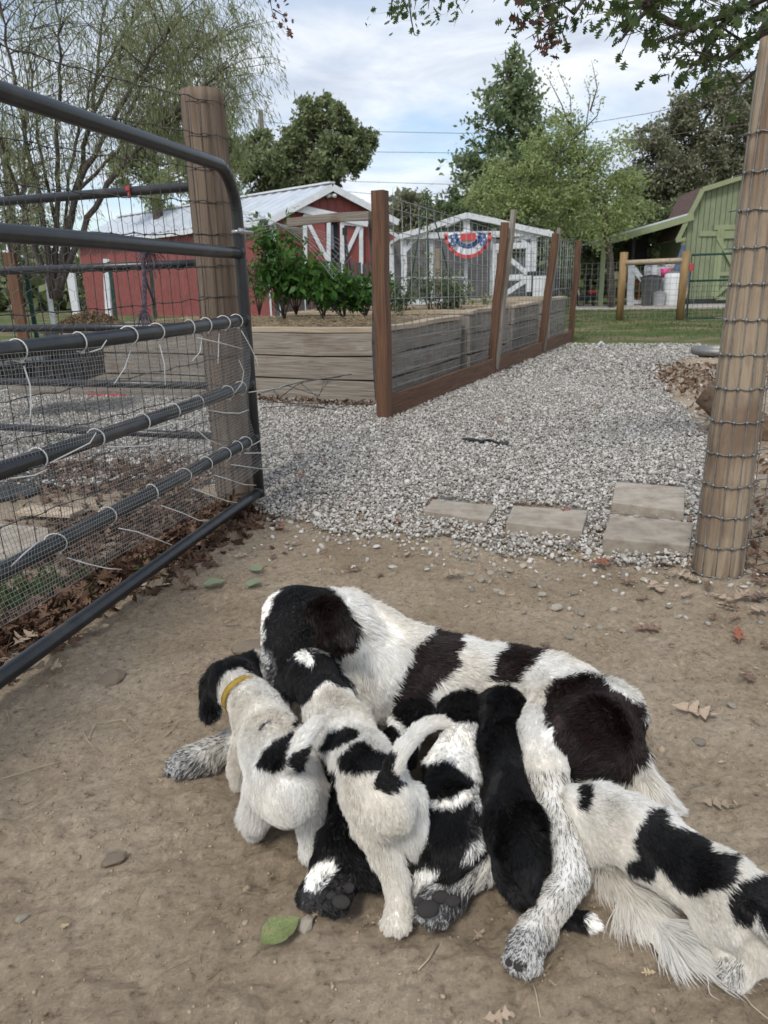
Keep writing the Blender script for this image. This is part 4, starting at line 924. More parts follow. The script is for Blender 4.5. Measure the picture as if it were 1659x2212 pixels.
# ------------------------------------------------------------ red barn
def gable_barn():
    D0 = 24.0
    cl = A(592, 660, D0); cr = A(829, 660, D0+1.1); cl.z = cr.z = 0
    fd_ = (cr-cl); Wd = fd_.length; fd_.normalize(); bk = Vector((-fd_.y, fd_.x, 0))     # back direction
    bk = (bk*1+fd_*-.55).normalized(); Ln = 12.5
    ez_ = zat(590, 470, cl); rz_ = zat(715, 404, (cl+cr)/2)
    r = thing('red_barn', 'red metal barn with white trim, pale ridged roof and half open sliding doors', 'barn', cl)
    def ribbed(a, b, zf, name, nrm):
        """wall with vertical ribs, top height zf(t)"""
        mb = MB(); L = (b-a).length; d = (b-a).normalized(); n = int(L/.23); V = []; 
        for i in range(n):
            for s, o in ((0, 0), (.70, 0), (.78, .022), (.92, .022)):
                t = (i+s)/n; p = a+d*L*t+nrm*o; V.append((p, zf(t)))
        V.append((b, zf(1)))
        vs = []; 
        for p, z in V: vs += [(p.x, p.y, 0), (p.x, p.y, z)]
        mb.add(vs, [(2*i, 2*i+2, 2*i+3, 2*i+1) for i in range(len(V)-1)]); mb.build(name, M['red_paint'], r)
    nf = -Vector((-fd_.y, fd_.x, 0)); nl = -fd_
    gz_ = lambda t: ez_+(rz_-ez_)*(1-abs(2*t-1))-.02
    ribbed(cl, cr, gz_, 'front_wall', nf); sl = cl+bk*Ln
    ribbed(sl, cl, lambda t: ez_-.02, 'side_wall', nl); ribbed(cr, cr+bk*Ln, lambda t: ez_-.02, 'side_wall', -nl); ribbed(cr+bk*Ln, sl, gz_, 'back_wall', -nf)
    mid = (cl+cr)/2; ov = .28
    for sgn, e in ((-1, cl), (1, cr)):
        o_ = fd_*sgn*ov; dz_ = -(rz_-ez_)/(Wd/2)*ov
        n = 26; mb = MB(); vs = []
        for i in range(n*4+1):
            t = i/(n*4); p0 = mid+bk*(-.35+(Ln+.6)*t); h = .035 if i % 4 == 3 else 0
            ee = e+o_+bk*(-.35+(Ln+.6)*t); vs += [(p0.x, p0.y, rz_+.06+h), (ee.x, ee.y, ez_+dz_+.06+h)]
        mb.add(vs, [(2*i, 2*i+1, 2*i+3, 2*i+2) for i in range(n*4)]); mb.build('roof', M['roof_metal'], r)
        a0 = mid-bk*.36; b0 = e+o_-bk*.36
        board('barge_board', Vector((a0.x, a0.y, rz_-.04)), Vector((b0.x, b0.y, ez_+dz_-.04)), .03, .19, M['white_paint'], r)
        a0 = e+o_-bk*.36; b0 = e+o_+bk*(Ln+.2); board('eave_trim', Vector((a0.x, a0.y, ez_+dz_-.03)), Vector((b0.x, b0.y, ez_+dz_-.03)), .05, .16, M['white_paint'], r)
        c_ = e+nf*.03; board('corner_trim', zup(c_+fd_*(-sgn)*.12, 0), zup(c_+fd_*(-sgn)*.12, ez_-.05), .2, .03, M['white_paint'], r, tuple(nf))
    c_ = cl+nl*.03+bk*.12; board('corner_trim', zup(c_, 0), zup(c_, ez_-.06), .2, .03, M['white_paint'], r, tuple(nl))
    mb = MB(); a0, b0 = mid-bk*.35, mid+bk*(Ln+.2); mb.bar(zup(a0, rz_+.1), zup(b0, rz_+.1), .22, .05); mb.build('ridge_cap', M['white_paint'], r)
    # front features placed by how far along the wall they stand
    def F(u, v, off=.0): return PL(u, v, cl, fd_, off)
    so_ = .06 if (nf.dot(Vector((fd_.y, -fd_.x, 0))) > 0) else -.06
    def fx(u, v, k=1): return F(u, v, so_*k)
    def strip(name, p, q, w, m, k=1):
        board(name, fx(*p, k), fx(*q, k), w, .03, m, r, tuple(nf)) if False else board(name, fx(*p, k), fx(*q, k), .03, w, m, r, (0, 0, 1) if abs(p[0]-q[0]) > 8 else tuple(fd_))
    # opening, drawn as a panel on the wall
    def quad(name, u0, v0, u1, v1, m, k):
        a, b = fx(u0, v0, k), fx(u1, v1, k); zt, zb = a.z, b.z; mb = MB(); dd = nf*.01
        P = [zup(a, zb), zup(b, zb), zup(b, zt), zup(a, zt)]; mb.add(P+[p-nf*.03 for p in P], [(0, 1, 2, 3), (4, 7, 6, 5), (0, 4, 5, 1), (3, 2, 6, 7), (0, 3, 7, 4), (1, 5, 6, 2)]); return mb.build(name, m, r)
    quad('dark_doorway_panel', 706, 478, 738, 690, M['dark_inside'], .6)  # near-black panel, the shade inside the open door put into its colour
    mb = MB(); a = fx(712, 512, .9); mb.box(a, (.25, .05, .7)); mb.build('inner_window', M['blue_grey'], r)
    for (u0, u1, vt, vb) in ((657, 712, 464, 690), (737, 782, 478, 690)):
        dr_ = quad('sliding_door', u0, vt, u1, vb, M['red_paint'], 1.5)
        strip('door_trim', (u0+2, vt), (u0+2, vb), .13, M['white_paint'], 2.2); strip('door_trim', (u1-2, vt), (u1-2, vb), .13, M['white_paint'], 2.2)
        strip('door_trim', (u0, vt+3), (u1, vt+3+(u1-u0)*.08), .13, M['white_paint'], 2.35)
    strip('door_trim', (660, 470), (710, 566), .12, M['white_paint'], 2.5); strip('door_trim', (779, 482), (741, 562), .12, M['white_paint'], 2.5)
    strip('door_track', (627, 446), (795, 482), .22, M['white_paint'], 3.2)
    for u, v in ((716, 421), (548, 459)):
        mb = MB(); p = fx(u, v, 2) if u > 600 else A(u, v, D0+.4); mb.box(p, (.12, .1, .08)); mb.tube([p, p+Vector((-.12, -.15, -.05))], .06, 8); mb.tube([p, p+Vector((.13, -.15, -.05))], .06, 8); mb.build('floodlight', M['white_plastic'], r, True)
    # small lean-to on the right
    q0 = cr+Vector((.2, 1.5, 0)); q1 = q0+fd_*1.3; zz0 = zat(842, 514, q0)+.25
    mb = MB(); mb.add([zup(q0, 0), zup(q1, 0), zup(q1, zz0-.75), zup(q0, zz0)], [(0, 1, 2, 3)]); mb.build('lean_to_wall', M['red_paint'], r); board('barge_board', zup(q0, zz0), zup(q1+fd_*.2, zz0-.86), .04, .12, M['white_paint'], r)
gable_barn()
# bits behind the gates at far left
pk = thing('picket_fence', 'dark weathered picket fence in front of the red barn doors', 'fence', A(800, 690, 14))
for k, u in enumerate(list(range(592, 812, 14))):
    v = 564+(k % 3)*3+ (8 if u < 700 else 0); p = A(u, v, 14+k*.05); b = Vector((p.x, p.y, 0)); o = board('picket', b, Vector((p.x, p.y, p.z)), .095, .02, M['dark_picket'], pk, (0, 1, 0), .004)
for v in (600, 640): board('rail', A(585, v, 14.06), A(812, v-2, 14.06+.9), .03, .09, M['dark_picket'], pk)
mb = MB()
for h, L in ((0, 1), ):
    p = A(745, 508, 13.4); mb.tube([p, p+Vector((.0, 0, -1.3))], .02, 5); mb.tube([p, A(768, 650, 13.4)], .016, 5); mb.tube([p, A(753, 660, 13.3)], .016, 5); mb.tube([p+Vector((0, 0, .12)), p], .045, 6)
tag(mb.build('folded_umbrella', M['black_plastic'], None), 'thin black tripod poles standing before the barn door', 'tripod')
for i, (u, v0, v1, D, m, w, lb) in enumerate(((20, 545, 690, 9, 'brown_post', .12, 'rusty brown post at the far left edge'), (52, 560, 700, 9.2, 'green_gate', .05, 'dark green metal stake near the left edge'), (235, 565, 680, 11, 'green_gate', .05, 'dark green metal stake before the red barn wall'), (322, 560, 660, 11.5, 'green_gate', .05, 'thin green stake right of the first green stake'), (150, 575, 665, 12, 'white_paint', .12, 'white upright board among the left trees'), (98, 580, 660, 12.5, 'white_paint', .07, 'narrow white post among the left trees'), (212, 560, 660, 12, 'white_paint', .09, 'leaning white board beside the red barn'))):
    p = A(u, v0, D); a = Vector((p.x, p.y, 0)); b = Vector((p.x+(.12 if i == 6 else 0), p.y, p.z)); o = board('post', a, b, w, w*.6, M[m], None, (0, 1, 0)); tag(o, lb, 'post')

# ------------------------------------------------------------ white framed coop with bunting
def coop():
    D = 19.0; L0 = A(870, 655, D); R0 = A(1152, 652, D+.2); L0.z = R0.z = 0; fd_ = (R0-L0); Wd = fd_.length; fd_.normalize(); bk = Vector((-fd_.y, fd_.x, 0)); nf = -bk; dp = 3.0
    r = thing('bird_coop', 'open white framed coop with wire sides and a peaked top', 'coop', L0)
    ezl = zat(868, 512, L0); rz_ = zat(1007, 468, (L0+R0)/2)
    def f(u, v, o=0.0): return PL(u, v, L0, fd_, 0)+nf*o
    W_ = M['chipped_white']; s = .13
    def bm_(name, p, q, w=s, o=0.0, th=.07): board(name, f(*p, o), f(*q, o), th, w, W_, r, (0, 0, 1) if abs(p[0]-q[0]) > 12 else tuple(fd_))
    for u in (873, 1150): board('post', zup(f(u, 600), 0), zup(f(u, 600), ezl-.02), .13, .13, W_, r, tuple(nf))
    for u in (932, 1006, 1062): board('stud', zup(f(u, 600), 0), zup(f(u, 600), ezl-.08), .09, .05, W_, r, tuple(nf))
    bm_('header', (868, 511), (1185, 503), .14, .09)
    bm_('rafter', (862, 513), (1007, 466), .13, .16); bm_('rafter', (1007, 466), (1190, 508), .13, .16); bm_('king_post', (1007, 474), (1007, 506), .16, .05)
    bm_('brace', (873, 545), (900, 513), .09, .02); bm_('brace', (1150, 545), (1122, 510), .09, .02)
    bm_('sill', (873, 652), (1062, 652), .12, .03); bm_('rail', (873, 600), (1006, 600), .05, .0)
    dr = [((1070, 533), (1140, 531)), ((1066, 601), (1138, 598)), ((1066, 650), (1138, 648))]
    for p, q in dr: bm_('door_rail', p, q, .14, .12)
    bm_('door_stile', (1066, 528), (1066, 652), .10, .125); bm_('door_stile', (1138, 528), (1138, 650), .12, .125)
    bm_('door_brace', (1072, 540), (1136, 592), .11, .15); bm_('door_brace', (1136, 604), (1072, 646), .11, .15)
    # roof ridge and back
    for u in (868, 1150): 
        a = f(u, 600)+bk*dp; board('back_post', zup(a, 0), zup(a, ezl-.02), .12, .12, W_, r, tuple(nf))
    mid = f(1007, 480); 
    for z, p in ((rz_, mid), (ezl, f(868, 600)), (ezl, f(1175, 600))): board('purlin', zup(p, z+.0), zup(p+bk*dp, z), .09, .09, W_, r)
    # grey panels at the back
    mb = MB(); a, b = f(875, 600)+bk*dp, f(1148, 600)+bk*dp
    mb.add([zup(a, 0), zup(b, 0), zup(b, ezl), zup((a+b)/2, rz_-.1), zup(a, ezl)], [(0, 1, 2, 3, 4)]); mb.build('back_panel', M['coop_inside'], r)
    a, b = f(1152, 600)+bk*.1, f(1152, 600)+bk*dp; mb = MB(); mb.add([zup(a, 0), zup(b, 0), zup(b, ezl*.75), zup(a, ezl*.75)], [(0, 1, 2, 3)]); mb.build('side_panel', M['coop_inside'], r)
    mb = MB(); a, b = f(868, 600)+nf*.04, f(1150, 600)+nf*.04; L = (b-a).length; n = int(L/.07)
    for k in range(n+1):
        t = k/n; zt = ezl+(rz_-ezl)*(1-abs(2*t-1)); p = a+(b-a)*t; mb.tube([zup(p, .05), zup(p, zt)], .0028, 3, cap=False)
    for z in np.arange(.1, rz_, .07):
        t0 = 0 if z < ezl else (z-ezl)/(rz_-ezl)/2; mb.tube([zup(a+(b-a)*t0, z), zup(a+(b-a)*(1-t0), z)], .0028, 3, cap=False)
    tag(mb.build('wire_mesh', M['wire_light'], r), kind='stuff')
    # bunting: a pleated half round
    bt = thing('bunting', 'pleated red white and blue half round bunting with stars on the coop', 'bunting', f(1006, 510)); c = f(1006, 505, .28); Rr = (f(1056, 505)-f(955, 505)).length/2
    secs = 18
    for name, r0, r1, m in (('red_band', .86, 1.0, 'bunt_red'), ('white_band', .62, .86, 'bunt_white'), ('blue_band', .44, .62, 'bunt_blue'), ('white_center', .05, .44, 'bunt_white')):
        mb = MB(); n = 72; V = []
        for i in range(n+1):
            a = pi+pi*i/n; pl = .035*sin(i/n*pi*secs)
            for rr_ in (r0, (r0+r1)/2, r1):
                q = c+fd_*cos(a)*Rr*rr_+Vector((0, 0, sin(a)*Rr*rr_*1.0))+nf*(pl*rr_+.02); V.append(q)
        mb.add(V, [(i*3+j, i*3+j+1, i*3+j+4, i*3+j+3) for i in range(n) for j in range(2)]); mb.build(name, M[m], bt, True)
    mb = MB()
    p = c+Vector((0, 0, -.09)); mb.box(p+nf*.08, (.36, .012, .16))
    mb.build('red_stripe', M['bunt_red'], bt)
    for sx_ in (-1, 1):
        p = c+fd_*sx_*Rr*.62+Vector((0, 0, -.16))+nf*.075; mb = MB(); mb.box(p, (.14, .012, .26)); bb = mb.build('blue_field', M['bunt_blue'], bt)
        mb = MB()
        for j, (dx, dz_) in enumerate(((-.02, .08), (.03, .0), (-.02, -.08))):
            q = p+fd_*dx+Vector((0, 0, dz_))+nf*.009; V = [q+fd_*(.032 if k % 2 == 0 else .013)*sin(k*pi/5)+Vector((0, 0, (.032 if k % 2 == 0 else .013)*cos(k*pi/5))) for k in range(10)]
            mb.add([q]+V, [(0, 1+(k+1) % 10, 1+k) for k in range(10)])
        mb.build('star', M['bunt_white'], bb) if False else mb.build('star', M['bunt_white'], bt)
    # wood leaning inside, grey panel
    board('lumber', zup(f(957, 600)+bk*.8, 0), f(952, 535)+bk*.6, .12, .05, M['cap_wood'], r, tuple(nf))
coop()
tp = A(1172, 625, 15.5); 
mb = MB(); mb.box((tp.x, tp.y, tp.z-.25), (.55, .5, 1.2)); o = mb.build('storage_bin', M['black_plastic'], None, False, .03); tag(o, 'black bin standing behind the end of the garden fence', 'bin')
mb = MB(); p = A(1166, 618, 15.1); mb.box((p.x, p.y, p.z), (.28, .02, .38)); mb.box((p.x-.22, p.y, p.z+.05), (.10, .02, .3)); tag(mb.build('feed_sack', M['white_plastic'], None), 'pale feed sack hanging on the black bin', 'sack')

# ------------------------------------------------------------ lawn
xs2 = np.linspace(-40, 60, 60); 
lm = bpy.data.materials.new('lawn'); lm.use_nodes = True; t = lm.node_tree; bs = t.nodes['Principled BSDF']; bs.inputs['Roughness'].default_value = .95; bs.inputs['Specular IOR Level'].default_value = .1
g = nd(t, 'ShaderNodeNewGeometry').outputs['Position']
c = ramp(t, N(t, 0, .9, 6, g), [(.36, (.075, .115, .035)), (.5, (.125, .15, .055)), (.58, (.22, .18, .11)), (.66, (.28, .22, .145))])
c = mix(t, 1.0, c, ramp(t, N(t, 0, 30, 6, g, .8), [(.3, (.5,)*3), (.7, (1.35,)*3)]), 'MULTIPLY'); t.links.new(c, bs.inputs['Base Color']); bumpy(t, bs, [N(t, 0, 40, 6, g, .8)], .8, .03)
sheet('lawn', np.linspace(-60, 80, 30), np.concatenate([np.linspace(10.2, 60, 30)]), lambda X, Y: .006+0*X, lm)
n = 60000; x, y = scatter(1.5, 17, 11.6, 25, n); ok = (rng.random(n) < np.clip(1.6*(fbm(x*.7, y*.7)-.30)*2+.25, .05, 1)) & (x > (y*.24)) & (x < y*.60+.5); x, y = x[ok], y[ok]; n = len(x)
h = rng.uniform(.025, .06, n); w = .006*np.ones(n); a = rng.random(n)*6.28; V = np.stack([np.stack([x-np.cos(a)*w, y-np.sin(a)*w, 0*x+.01], -1), np.stack([x+np.cos(a)*w, y+np.sin(a)*w, 0*x+.01], -1), np.stack([x+rng.normal(size=n)*.02, y+rng.normal(size=n)*.02, h], -1)], 1).reshape(-1, 3)
tag(npmesh('grass', V, np.arange(3*n).reshape(n, 3), M['grass']), 'short patchy lawn grass beyond the gravel path', 'grass', kind='stuff')
def tuft(name, ctr, rad, n, hmax, label, dens=None):
    x = ctr.x+rng.normal(size=n)*rad[0]; y = ctr.y+rng.normal(size=n)*rad[1]; h = rng.uniform(.4, 1, n)*hmax; a = rng.random(n)*6.28; w = .0022
    L = rng.normal(size=(n, 2))*hmax*.35
    V = np.stack([np.stack([x-np.cos(a)*w, y-np.sin(a)*w, 0*x], -1), np.stack([x+np.cos(a)*w, y+np.sin(a)*w, 0*x], -1), np.stack([x+L[:, 0]*.3+np.cos(a)*w*.8, y+L[:, 1]*.3, h*.6], -1), np.stack([x+L[:, 0], y+L[:, 1], h], -1)], 1).reshape(-1, 3)
    F = (np.array([(0, 1, 2), (0, 2, 3)])[None]+(np.arange(n)*4)[:, None, None]).reshape(-1, 3)
    tag(npmesh(name, V, F, M['grass']), label, 'grass', kind='stuff')
tuft('grass_tuft', G(30, 1300), (.10, .10), 420, .07, 'green grass poking through the leaf litter at far left')
tuft('grass_tuft', G(245, 1235), (.07, .05), 140, .05, 'small green grass tuft under the gate screen')
tuft('grass_tuft', G(110, 960), (.12, .06), 200, .05, 'grass tuft on the gravel behind the second gate')
slab('walkway', [(1236, 668), (1700, 664), (1700, 655), (1238, 658)], 0, .03, M['walk'], None, None); bpy.data.objects['walkway']['kind'] = 'structure'

# ------------------------------------------------------------ post and rail gate, wire fence, green gate
HB = [G(1338, 692), G(1468, 692)]
hb = thing('rail_gateway', 'two yellowish wooden posts joined by a weathered cross rail on the lawn', 'gateway', HB[0])
for p, (u, v) in zip(HB, ((1345, 545), (1475, 543))):
    mb = MB(); z = zat(u, v, p); mb.tube([Vector((p.x, p.y, -.05)), Vector((p.x, p.y, z*.5)), Vector((p.x+.01, p.y, z))], .085, 14); mb.build('post', M['yellow_post'], hb, True)
z0 = zat(1345, 568, HB[0]); mb = MB(); mb.tube([Vector((HB[0].x, HB[0].y-.02, z0)), Vector((HB[1].x, HB[1].y-.02, z0+.01))], .055, 12); o = mb.build('cross_rail', M['cap_wood'], hb, True)
wf = thing('wire_fence', 'square mesh wire fence across the far side of the lawn', 'wire fence', HB[0])
mb = MB(); 
def netting(a, b, H, sx_, sz_, r_):
    L = (b-a).length; n = int(L/sx_)
    for k in range(n+1): p = a+(b-a)*k/n; mb.tube([zup(p, .03), zup(p, H)], r_, 3, cap=False)
    for z in np.arange(.05, H+.01, sz_): mb.tube([zup(a, z), zup(b, z)], r_, 3, cap=False)
netting(HB[0], HB[1], 1.25, .12, .12, .0035); Lf = G(1238, 690); netting(Vector((Lf.x, HB[0].y+.5, 0)), HB[0], 1.25, .12, .12, .0035); netting(HB[1], HB[1]+(HB[1]-HB[0]).normalized()*.25, 1.25, .12, .12, .0035)
mb.build('wire_mesh', M['wire_light'], wf)
gp_ = G(1482, 690); gr_ = gp_+(Vector((1, -.35, 0))).normalized()*2.6
gg = thing('green_gate', 'dark green tubular metal gate with wire mesh before the green barn', 'gate', gp_)
zt = [zat(1487, v, gp_) for v in (551, 607, 688)]; gdn = (gr_-gp_).normalized()
mb = MB(); mb.tube([gp_+Vector((0, 0, zt[2])), gp_+Vector((0, 0, zt[0]))]+[gp_+gdn*2.6+Vector((0, 0, zt[0])), gp_+gdn*2.6+Vector((0, 0, zt[2])), gp_+Vector((0, 0, zt[2]))], .026, 10); mb.build('frame', M['green_gate'], gg, True)
mb = MB(); mb.tube([gp_+Vector((0, 0, zt[1])), gr_+Vector((0, 0, zt[1]))], .022, 10); mb.build('rail', M['green_gate'], gg, True)
mb = MB(); 
for k in range(26): p = gp_+gdn*2.6*k/25; mb.tube([zup(p, zt[2]), zup(p, zt[1])], .004, 3, cap=False)
for k in range(8): z = zt[2]+(zt[1]-zt[2])*k/7; mb.tube([zup(gp_, z), zup(gr_, z)], .004, 3, cap=False)
mb.build('wire_mesh', M['green_gate'], gg)
for (u, v, s) in ((1481, 570, .11), (1492, 577, .12)):
    mb = MB(); p = A(u, v, gp_.y-.1); mb.box(p, (s, .03, s*1.25)); mb.tube([p+Vector((-s/2, -.02, 0)), p+Vector((-s*.9, -.03, .02))], .012, 5); mb.build('red_latch', M['red_plastic'], gg, False, .008)

# ------------------------------------------------------------ green gambrel barn
def gambrel():
    D = 25.0; L0 = A(1467, 655, D); R0 = A(1760, 650, D-.5); L0.z = R0.z = 0; fd_ = (R0-L0).normalized(); bk = Vector((-fd_.y, fd_.x, 0)); nf = -bk; dp = 2.6
    r = thing('green_barn', 'green board barn with a two slope roof and braced door', 'barn', L0)
    def f(u, v, o=0.0): return PL(u, v, L0, fd_, 0)+nf*o
    e = f(1472, 518); k1 = f(1516, 413); tp_ = f(1606, 385); cx_ = k1+(tp_-k1)*1.45
    mirror = lambda p: Vector((2*cx_.x-p.x, 2*cx_.y-p.y, p.z)) if False else (p+fd_*2*((cx_-p).dot(fd_)))
    L1 = f(1467, 560)
    n = 28; Wd = 2*((cx_-L1).dot(fd_)); prof = [(0, e.z-.1), ((k1-L1).dot(fd_), k1.z-.03), (Wd/2, cx_.z-.03), (Wd-(k1-L1).dot(fd_), k1.z-.03), (Wd, e.z-.1)]
    def zf(s): return float(np.interp(s, [p[0] for p in prof], [p[1] for p in prof]))
    for i in range(n):
        s0, s1 = Wd*i/n+.008, Wd*(i+1)/n-.008; mb = MB(); a, b = zup(L1, 0)+fd_*s0, zup(L1, 0)+fd_*s1; j = nf*random.uniform(0, .006)
        V = [zup(a, .18)+j, zup(b, .18)+j, zup(b, zf(s1))+j, zup(a, zf(s0))+j]; V += [v-nf*.03 for v in V]; mb.add(V, [(0, 1, 2, 3), (7, 6, 5, 4), (0, 4, 5, 1), (1, 5, 6, 2), (2, 6, 7, 3), (3, 7, 4, 0)]); mb.build('siding_board', M['green_paint'], r)
    mb = MB(); a = zup(L1, 0)-nf*.045; b = a+fd_*Wd; mb.add([zup(a, 0)]+[a+fd_*s+Vector((0, 0, z)) for s, z in prof]+[zup(b, 0)], [(0, 6, 5, 4, 3, 2, 1)]); mb.build('front_wall', M['dark_inside'], r)
    mb = MB(); a = zup(L1, 0); mb.add([a, a+bk*dp, zup(a+bk*dp, e.z), zup(a, e.z)], [(0, 1, 2, 3)]); mb.build('side_wall', M['green_paint'], r)
    board('floor_beam', zup(f(1465, 655), .09)+nf*.02, zup(f(1700, 655), .09)+nf*.02, .06, .16, M['black_board'], r)
    board('trim', f(1510, 505, .03), f(1640, 503, .03), .03, .16, M['green_trim'], r)
    ov = nf*.18
    pts = [e-fd_*.18, k1-fd_*.03+Vector((0, 0, .06)), cx_+Vector((0, 0, .06)), mirror(k1)+Vector((0, 0, .06)), mirror(e)]
    for i in range(4):
        a, b = pts[i], pts[i+1]; mb = MB(); th = Vector((0, 0, .05)); V = [a+ov, b+ov, b+bk*dp, a+bk*dp]; mb.add([p+th for p in V]+V, [(0, 1, 2, 3), (7, 6, 5, 4), (0, 4, 5, 1), (1, 5, 6, 2), (2, 6, 7, 3), (3, 7, 4, 0)]); mb.build('roof', M['shingle'], r)
        board('barge_board', a+nf*.2-Vector((0, 0, .03)), b+nf*.2-Vector((0, 0, .03)), .03, .14, M['green_trim'], r)
    board('soffit', zup(e, e.z-.04)-fd_*.22+nf*.2, zup(e, e.z+.02)+fd_*.08+nf*.2, .03, .1, M['green_trim'], r)
    # door
    dk = .05
    for p, q, w in (((1541, 492), (1700, 488), .15), ((1547, 512), (1690, 508), .12), ((1545, 592), (1690, 588), .12), ((1545, 644), (1690, 642), .12)): board('door_trim', f(*p, dk), f(*q, dk), .03, w, M['green_trim'], r)
    for u in (1543, 1549): board('door_trim', zup(f(u, 600, dk+.02*(u > 1545)), f(u, 645).z), zup(f(u, 600, dk+.02*(u > 1545)), f(u, 495).z), .12, .03, M['green_trim'], r, tuple(nf))
    board('door_brace', f(1550, 515, .09), f(1590, 588, .09), .03, .12, M['green_trim'], r); board('door_brace', f(1600, 590, .09), f(1540, 642, .09), .03, .12, M['green_trim'], r)
    # lean-to roof on posts
    a, b = f(1495, 462, .2), f(1277, 525, .2); 
    lt = r
    mb = MB(); V = [a, b, b+bk*4, a+bk*4]; th = Vector((0, 0, .05)); mb.add([p+th for p in V]+V, [(0, 3, 2, 1), (4, 5, 6, 7), (0, 1, 5, 4), (1, 2, 6, 5), (2, 3, 7, 6), (3, 0, 4, 7)]); mb.build('lean_to_roof', M['roof_metal'], r)
    board('lean_to_fascia', a-Vector((0, 0, .1))+nf*.02, b-Vector((0, 0, .1))+nf*.02, .04, .2, M['green_trim'], r)
    for k in range(5): board('rafter', a-Vector((0, 0, .1))+bk*(.8+k*.75), b-Vector((0, 0, .1))+bk*(.8+k*.75), .05, .15, M['black_board'], r)
    p = f(1299, 600, .1); board('lean_to_post', zup(p, 0), zup(p, f(1299, 530).z), .14, .14, M['green_trim'], r, tuple(nf))
    p = f(1386, 560, -1.4); board('lean_to_post', zup(p, 0), zup(p, f(1386, 505).z+.1), .1, .1, M['dark_picket'], r, tuple(nf))
    p = f(1305, 600, -3.6); board('lean_to_post', zup(p, 0), zup(p, f(1299, 530).z), .14, .14, M['black_board'], r, tuple(nf))
    return f, fd_, bk, nf
gf, gfd, gbk, gnf = gambrel()
def gb(u, v, o=0.0): return gf(u, v, o)
# things under the lean-to
r = thing('white_stall', 'low white wooden stall wall with a slanting brace under the lean-to', 'stall', zup(gb(1400, 650), 0))
board('panel', zup(gb(1425, 650, -.3), gb(1425, 628, -.3).z-.15), zup(gb(1425, 650, -.3), gb(1425, 571, -.3).z), .95, .04, M['white_paint'], r, tuple(gnf))
for i in range(6): board('slat', gb(1395, 580+i*12, -.25), gb(1452, 580+i*12, -.25), .03, .17, M['chipped_white'], r)
board('stile', zup(gb(1362, 650), 0), gb(1364, 573), .22, .05, M['white_paint'], r, tuple(gnf)); board('stile', zup(gb(1414, 650), 0), gb(1414, 573), .16, .05, M['white_paint'], r, tuple(gnf))
board('brace', gb(1368, 580, .04), gb(1416, 640, .04), .04, .16, M['white_paint'], r); board('sill', gb(1355, 652), gb(1420, 652), .04, .12, M['white_paint'], r)
board('top_rail', gb(1384, 565, -.2), gb(1440, 569, -.2), .04, .08, M['grey_plank'], r)
mb = MB(); p = gb(1405, 520, -2.2); q = gb(1450, 560, -2.2); mb.add([gb(1385, 515, -2), gb(1433, 505, -2.2), gb(1428, 560, -2.2), gb(1385, 558, -2)], [(0, 1, 2, 3)]); 
o = mb.build('hanging_board', M['black_board'], None); so__ = o.modifiers.new('thick', 'SOLIDIFY'); so__.thickness = .04; tag(o, 'large black board hung under the lean-to roof', 'board')
def lathe(mb, c, prof, n=20):
    V = [(c.x+r_*cos(2*pi*j/n), c.y+r_*sin(2*pi*j/n), z) for r_, z in prof for j in range(n)]
    mb.add(V, [(i*n+j, i*n+(j+1) % n, (i+1)*n+(j+1) % n, (i+1)*n+j) for i in range(len(prof)-1) for j in range(n)])
p = zup(gb(1394, 655, .6), 0); t1 = thing('trash_can', 'tall grey plastic bin with its lid ajar beside the white barrel', 'bin', p); mb = MB(); lathe(mb, p, [(0, .02), (.24, .02), (.31, .82), (.33, .82), (.33, .86), (.29, .86), (.22, .1)]); mb.build('body', M['grey_plastic'], t1, True)
mb = MB(); lathe(mb, p, [(0, .98), (.18, .96), (.36, .90), (.36, .87)]); o = mb.build('lid', M['black_plastic'], t1, True)
p = zup(gb(1399, 656, .95), 0)+gfd*.12; t1 = thing('metal_pail', 'small ribbed galvanised bin in front of the grey plastic bin', 'bin', p); mb = MB(); prof = [(0, .02), (.17, .02)]+[(.17+.03*i/9+.006*(i % 2), .02+.4*i/9) for i in range(10)]+[(.215, .43), (.18, .43), (.16, .06)]; lathe(mb, p, prof); mb.build('body', M['steel'], t1, False)
mb = MB(); lathe(mb, p, [(0, .50), (.03, .49), (.16, .45), (.22, .43)]); mb.build('lid', M['steel'], t1, True)
p = zup(gb(1437, 656, .7), 0); t1 = thing('white_barrel', 'tall white plastic barrel with rounded shoulders under the lean-to', 'barrel', p); mb = MB(); lathe(mb, p, [(0, .01), (.24, .01), (.265, .06), (.26, .5), (.265, .86), (.25, .95), (.20, 1.0), (0, 1.01)], 24); mb.build('body', M['white_plastic'], t1, True)
mb = MB(); lathe(mb, p, [(0, 1.06), (.19, 1.06), (.2, 1.0)]); mb.build('lid', M['grey_plastic'], t1, True)
p = gb(1433, 590, .2); t1 = thing('pink_bucket', 'bright pink bucket hanging above the white barrel', 'bucket', p); mb = MB(); lathe(mb, p, [(0, p.z-.13), (.11, p.z-.13), (.15, p.z+.14), (.14, p.z+.14), (.1, p.z-.1)]); mb.build('body', M['pink'], t1, True); mb = MB(); mb.tube([p+Vector((.14*cos(a), 0, .14+.12*sin(a))) for a in np.linspace(0, pi, 12)], .008, 4); mb.build('handle', M['wire_light'], t1)
p = gb(1452, 590, .15); mb = MB(); 
for i in range(5): mb.box(p+Vector((random.uniform(-.08, .08), -.02*i, random.uniform(-.1, .12))), (.09, .05, .11), Matrix.Rotation(random.random(), 3, 'Y'))
tag(mb.build('wicker_basket', M['orange_wood'], None, False, .01), 'small orange basket hanging right of the pink bucket', 'basket')
mb = MB(); top = gb(1471, 532, .25); n = 16; V = []
